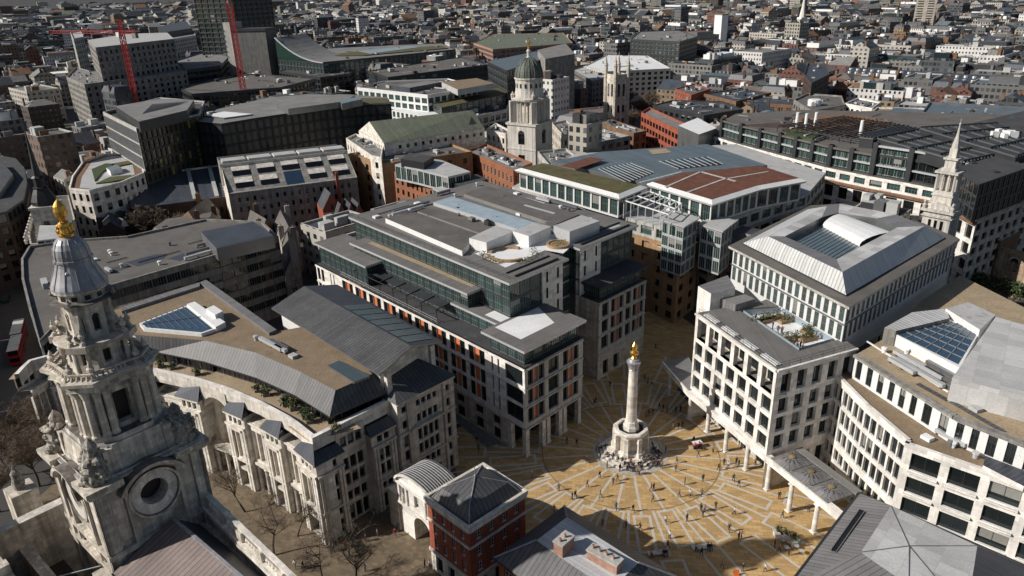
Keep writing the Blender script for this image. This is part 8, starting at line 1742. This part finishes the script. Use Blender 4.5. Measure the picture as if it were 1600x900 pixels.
for i in range(22):
    a = PR.uniform(-2.9, .6); p = pol(PR.uniform(9, 30), a)
    if p.x < 2 or p.x > 46 or p.y < 84 or (p.x > 34 and p.y < 96): continue
    person(p, PR.choice(('walk', 'walk', 'stand')), PR.uniform(0, 6.28), clock(p), 'people in the square', .02)
# sitting round the column's steps
for i in range(44):
    a = -PI/2+PR.uniform(-1.9, 1.9); k = i % 3; r, z = ((5.9, .32), (5.2, .64), (4.5, .98))[k]; r *= math.cos(PI/8)/math.cos(((a) % (PI/4))-PI/8)
    p = pol(r, a); person(p, 'sit', a+PI/2, 'on the %s column step, %s side' % (('lowest', 'middle', 'top')[k], 'left' if a < -PI/2-.5 else 'right' if a > -PI/2+.5 else 'front'), 'people sitting on the column steps', z-.42+.02)
for i in range(10):
    a = -PI/2+PR.uniform(-1.8, 1.8); p = pol(PR.uniform(6.5, 7.4), a); person(p, 'stand', PR.uniform(0, 6.3), 'beside the column steps, %s' % ('left' if a < -PI/2-.4 else 'right' if a > -PI/2+.4 else 'front'), 'people standing by the column steps', .03)
for i, (x, y, k) in enumerate(((462, 888, 'w'), (474, 889, 'w'), (571, 893, 's'), (572, 846, 's'), (540, 857, 'w'), (522, 862, 's'), (618, 838, 'w'), (590, 838, 's'), (664, 886, 's'), (672, 888, 's'), (480, 870, 'w'), (546, 870, 's'), (622, 830, 'w'), (745, 692, 's'), (748, 705, 'w'))):
    p = at(x, y, 0).xy; person(p, {'w': 'walk', 's': 'stand'}[k], PR.uniform(0, 6.3), 'in the churchyard, %s' % ('near the balustrade' if x < 500 else 'by the curved block corner' if x < 560 else 'in front of the gateway' if x < 640 else 'at the lodge door' if x < 700 else 'in the lane behind the lodge'), 'people in the churchyard', .02)
for i, (x, y) in enumerate(((1215, 519), (1221, 521), (1245, 545), (1250, 543), (1253, 548), (1240, 541), (1180, 500), (1192, 497), (1207, 512))):
    p = at(x, y+2, 22.9).xy; person(p, 'stand', PR.uniform(0, 6.3), 'on the white roof terrace, %s' % ('near the outer balustrade' if i in (2, 3, 4, 5) else 'by the planters'), 'people on the roof terrace', 22.92)
# ================================================================ furniture of the square
for x, y, lab in ((1028, 866, 'pale stone bench with rounded ends in the tower shadow, left of two'), (1097, 857, 'pale stone bench in the tower shadow, right of two')):
    c = at(x, y, 0).xy; t = Thing('stone_bench', lab, 'bench', c, 'benches in the square'); t['seat'].box(c, 3.4, 1.0, .34, .5, 'stone_pale', .12, bot=True)
    for s in (-1.2, 1.2): m_ = MB(); m_.box(c+V2(s, s*.12), .5, .85, 0, .34, 'stone_pale', .12); t.one('leg', m_)
    t.done()
    for s in (-1.1, .9, 1.3): person(c+V2(s, -.25), 'sit', PR.uniform(-.3, .3), 'on the %s stone bench' % ('left' if x < 1060 else 'right'), 'people on the stone benches', .08)
for i, (x, y) in enumerate(((1222, 848), (1233, 852), (1244, 858), (1252, 866), (1228, 860))):
    c = at(x, y, 0).xy; t = Thing('cafe_table', 'small round cafe table in the lower right of the square, %s' % ('farthest', 'second', 'middle', 'nearest the zinc roof', 'leftmost')[i], 'table', c, 'cafe tables'); t['table_top'].lathe(c, [(.38, .70), (.40, .72), (.40, .74), (0, .745)], 'steel_pale', 12); t['stem'].lathe(c, [(.04, .03), (.035, .7)], 'steel', 8); t['base'].lathe(c, [(.26, 0), (.24, .03), (0, .04)], 'steel', 10); t.done()
for i, (x, y) in enumerate(((1226, 842), (1240, 850), (1215, 838))):
    c = at(x, y, 0).xy; bush('planter_bush', 'dark evergreen in a pale square planter by the cafe tables, %s' % ('middle', 'right', 'left')[i], c, .75, 1.5, 'hedge', 160, 'planters by the cafe tables', False, .7, 'planter', i); t = Thing('stone_planter', 'pale square planter box under an evergreen by the cafe tables, %s' % ('middle', 'right', 'left')[i], 'planter', c, 'planter boxes'); t['box'].prism([c+V2(-.6, -.6), c+V2(.6, -.6), c+V2(.6, .6), c+V2(-.6, .6)], 0, .85, 'stone_pale', 'bark'); t['rim'].box(c, 1.36, 1.36, .8, .9, 'stone_pale', 0); t.done()
c = at(1089, 699, 0).xy; t = Thing('refreshment_cart', 'small red and white refreshment cart right of the column', 'cart', c); t['body'].box(c, 1.7, .9, .35, 1.15, 'cloth_red', .3); t['counter'].box(c, 1.9, 1.1, 1.15, 1.22, 'roof_white', .3)
for s in (-.6, .6): m_ = MB(); m_.lathe(c+V2(s, -.5), [(.0, .06), (.28, .08), (.28, .62), (0, .64)], 'rubber', 10); t.one('wheel', m_)
t.done()
c = at(1150, 898, 0).xy; t = Thing('orange_board', 'orange A-shaped board on the paving at the bottom edge of the square', 'sign', c); m_ = t['panel']; m_.face([(c.x-.4, c.y-.3, 0), (c.x+.4, c.y-.3, 0), (c.x+.4, c.y, 1.0), (c.x-.4, c.y, 1.0)], 'orange_board'); m_ = t['back_panel']; m_.face([(c.x+.4, c.y+.3, 0), (c.x-.4, c.y+.3, 0), (c.x-.4, c.y, 1.0), (c.x+.4, c.y, 1.0)], 'orange_board'); t.done()
# ================================================================ vehicles on the left street
def bus(c, a, lab):
    t = Thing('double_decker_bus', lab, 'bus', c, 'red buses in the street'); e = V2(math.cos(a), math.sin(a)); n = V2(-e.y, e.x)
    t['body'].box(c, 10.4, 2.5, .35, 4.3, 'bus_red_shaded', a, 'roof_pale')
    for s in (-1, 1):
        for z0, z1 in ((1.5, 2.2), (3.1, 3.8)): m_ = MB(); p = c+n*s*1.26; q = [(*(p-e*4.8), z0), (*(p+e*4.8), z0), (*(p+e*4.8), z1), (*(p-e*4.8), z1)]; m_.face(q if s < 0 else q[::-1], 'glass_black'); t.one('window_band', m_)
    for s in (-1, 1): m_ = MB(); p = c+e*s*5.21; q = [(*(p-n*1.05), 1.2), (*(p+n*1.05), 1.2), (*(p+n*1.05), 2.3), (*(p-n*1.05), 2.3)]; m_.face(q if s > 0 else q[::-1], 'glass_black'); q = [(x, y, z+1.8) for x, y, z in q]; m_.face(q if s > 0 else q[::-1], 'glass_black'); t.one('windscreen', m_)
    for s in (-3.4, 3.2):
        for k in (-1.1, 1.1): m_ = MB(); p = c+e*s+n*k; ring_ = [(*(p+e*.5*math.cos(2*PI*i/12)), .5+.5*math.sin(2*PI*i/12)) for i in range(12)]; d = n*.17; m_.face([(x+d.x, y+d.y, z) for x, y, z in ring_], 'rubber'); m_.face([(x-d.x, y-d.y, z) for x, y, z in ring_][::-1], 'rubber'); [m_.face([(ring_[i-1][0]-d.x, ring_[i-1][1]-d.y, ring_[i-1][2]), (ring_[i][0]-d.x, ring_[i][1]-d.y, ring_[i][2]), (ring_[i][0]+d.x, ring_[i][1]+d.y, ring_[i][2]), (ring_[i-1][0]+d.x, ring_[i-1][1]+d.y, ring_[i-1][2])], 'rubber') for i in range(12)]; t.one('wheel', m_)
    t.done()
def car(c, a, lab, m='cloth_black', van=False):
    t = Thing('van' if van else 'car', lab, 'van' if van else 'car', c, 'vehicles in the street'); e = V2(math.cos(a), math.sin(a)); n = V2(-e.y, e.x); b = t['body']; L_, hgt = (5.2, 2.2) if van else (4.3, 1.45)
    prof = [(-L_/2, .3), (L_/2, .3), (L_/2, .85), (L_*.3, .95), (L_*.16, hgt), (-L_*.46, hgt), (-L_/2, 1.0)] if not van else [(-L_/2, .3), (L_/2, .3), (L_/2, 1.0), (L_*.36, 1.2), (L_*.24, hgt), (-L_/2, hgt)]
    for s in (-.88, .88): P = [(*(c+e*x+n*s), z) for x, z in prof]; b.face(P if s < 0 else P[::-1], m)
    for (x0, z0), (x1, z1) in zip(prof, prof[1:]+prof[:1]): b.face([(*(c+e*x0-n*.88), z0), (*(c+e*x0+n*.88), z0), (*(c+e*x1+n*.88), z1), (*(c+e*x1-n*.88), z1)][::-1], m)
    w = MB(); i = 3; (x0, z0), (x1, z1) = prof[3], prof[4]; w.face([(*(c+e*(x0+.03)-n*.75), z0+.06), (*(c+e*(x0+.03)+n*.75), z0+.06), (*(c+e*(x1+.06)+n*.7), z1-.06), (*(c+e*(x1+.06)-n*.7), z1-.06)], 'glass_black'); t.one('windscreen', w)
    for s in (-1, 1): w = MB(); p = c+n*s*.885; q = [(*(p-e*L_*.38), .98), (*(p+e*L_*.26), .98), (*(p+e*L_*.14), hgt-.1), (*(p-e*L_*.36), hgt-.1)]; w.face(q if s < 0 else q[::-1], 'glass_black'); t.one('side_window', w)
    for s in (-L_*.31, L_*.31):
        for k in (-.8, .8): m_ = MB(); p = c+e*s+n*k; R_ = [(*(p+e*.32*math.cos(2*PI*j/10)), .32+.32*math.sin(2*PI*j/10)) for j in range(10)]; d = n*.1; m_.face([(x+d.x, y+d.y, z) for x, y, z in R_], 'rubber'); m_.face([(x-d.x, y-d.y, z) for x, y, z in R_][::-1], 'rubber'); [m_.face([(R_[j-1][0]-d.x, R_[j-1][1]-d.y, R_[j-1][2]), (R_[j][0]-d.x, R_[j][1]-d.y, R_[j][2]), (R_[j][0]+d.x, R_[j][1]+d.y, R_[j][2]), (R_[j-1][0]+d.x, R_[j-1][1]+d.y, R_[j-1][2])], 'rubber') for j in range(10)]; t.one('wheel', m_)
    t.done()
bus(at(30, 522, 2).xy, 2.03, 'red double-decker bus in the shaded street, nearer of two close together'); bus(at(26, 548, 2).xy, 2.03, 'red double-decker bus in the shaded street, lowest in the view'); bus(at(86, 292, 2).xy, 2.2, 'red double-decker bus far up the street beyond the black spire'); bus(at(42, 208, 2).xy, 2.1, 'red double-decker bus farthest up the street')
for x, y, lab, m, v in ((44, 372, 'silver car among the traffic below the black curved block', 'steel_pale', False), (8, 445, 'black cab following the white van in the shaded street', 'black_metal', False), (70, 268, 'pale van beside the black spire in the street', 'roof_white', True), (16, 424, 'white van parked in the left street', 'roof_white', True), (20, 405, 'small pale car behind the white van in the street', 'steel_pale', False), (58, 250, 'white van far up the street', 'roof_white', True), (10, 470, 'dark car in the shaded street', 'steel_dark', False), (52, 232, 'black cab far up the street', 'black_metal', False)): car(at(x, y, 0).xy, 2.05, lab, m, v)
c = at(4, 668, 0).xy; t = Thing('blue_sign_panel', 'bright blue rectangular panel on posts beside the road at the left edge', 'sign', c); b = t['panel']; b.box(c, 3.6, .2, 1.2, 3.6, 'sign_blue', .5); b = t['frame']; b.bar((c.x-1.7, c.y-.9, 3.65), (c.x+1.7, c.y+.9, 3.65), .25, .1, 'roof_white')
for s in (-1.3, 1.3): m_ = MB(); m_.bar((c.x+s*.88, c.y+s*.48, 0), (c.x+s*.88, c.y+s*.48, 1.2), .12, .12, 'steel'); t.one('post', m_)
t.done()
# ================================================================ camera, sky and sun
cam = bpy.data.cameras.new('camera'); cam.sensor_width = 36; cam.lens = 36*FPX/1600; cam.clip_start = 1; cam.clip_end = 20000
co = bpy.data.objects.new('camera', cam); C.objects.link(co)
R = Matrix((CX, CU, -_f)).transposed().to_4x4(); R.translation = CAM; co.matrix_world = R
bpy.context.scene.camera = co
SUN_AZ, SUN_EL = math.radians(77.0), math.radians(33.5)   # shadows run towards this azimuth, clockwise from +Y
sd = Vector((math.sin(SUN_AZ)*math.cos(SUN_EL), math.cos(SUN_AZ)*math.cos(SUN_EL), -math.sin(SUN_EL)))
sl = bpy.data.lights.new('sun', 'SUN'); sl.energy = 5.0; sl.angle = math.radians(.53); sl.color = (1, .95, .885)
so = bpy.data.objects.new('sun', sl); C.objects.link(so); so.rotation_euler = sd.to_track_quat('-Z', 'Y').to_euler(); so.location = (-60, 0, 140)
w = bpy.data.worlds.new('World'); bpy.context.scene.world = w; w.use_nodes = True; N = w.node_tree.nodes; K = w.node_tree.links
sky = N.new('ShaderNodeTexSky'); sky.sky_type = 'NISHITA'; sky.sun_disc = False; sky.sun_elevation = SUN_EL; sky.sun_rotation = SUN_AZ+PI; sky.air_density = 1.0; sky.dust_density = 1.2; sky.ozone_density = 1
K.new(sky.outputs[0], N['Background'].inputs[0]); N['Background'].inputs[1].default_value = .056
s = bpy.context.scene; s.view_settings.view_transform = 'Standard'; s.view_settings.look = 'None'; s.view_settings.exposure = 0; s.view_settings.gamma = 1
s.cycles.max_bounces = 5; s.cycles.diffuse_bounces = 3; s.cycles.glossy_bounces = 3; s.cycles.use_denoising = True
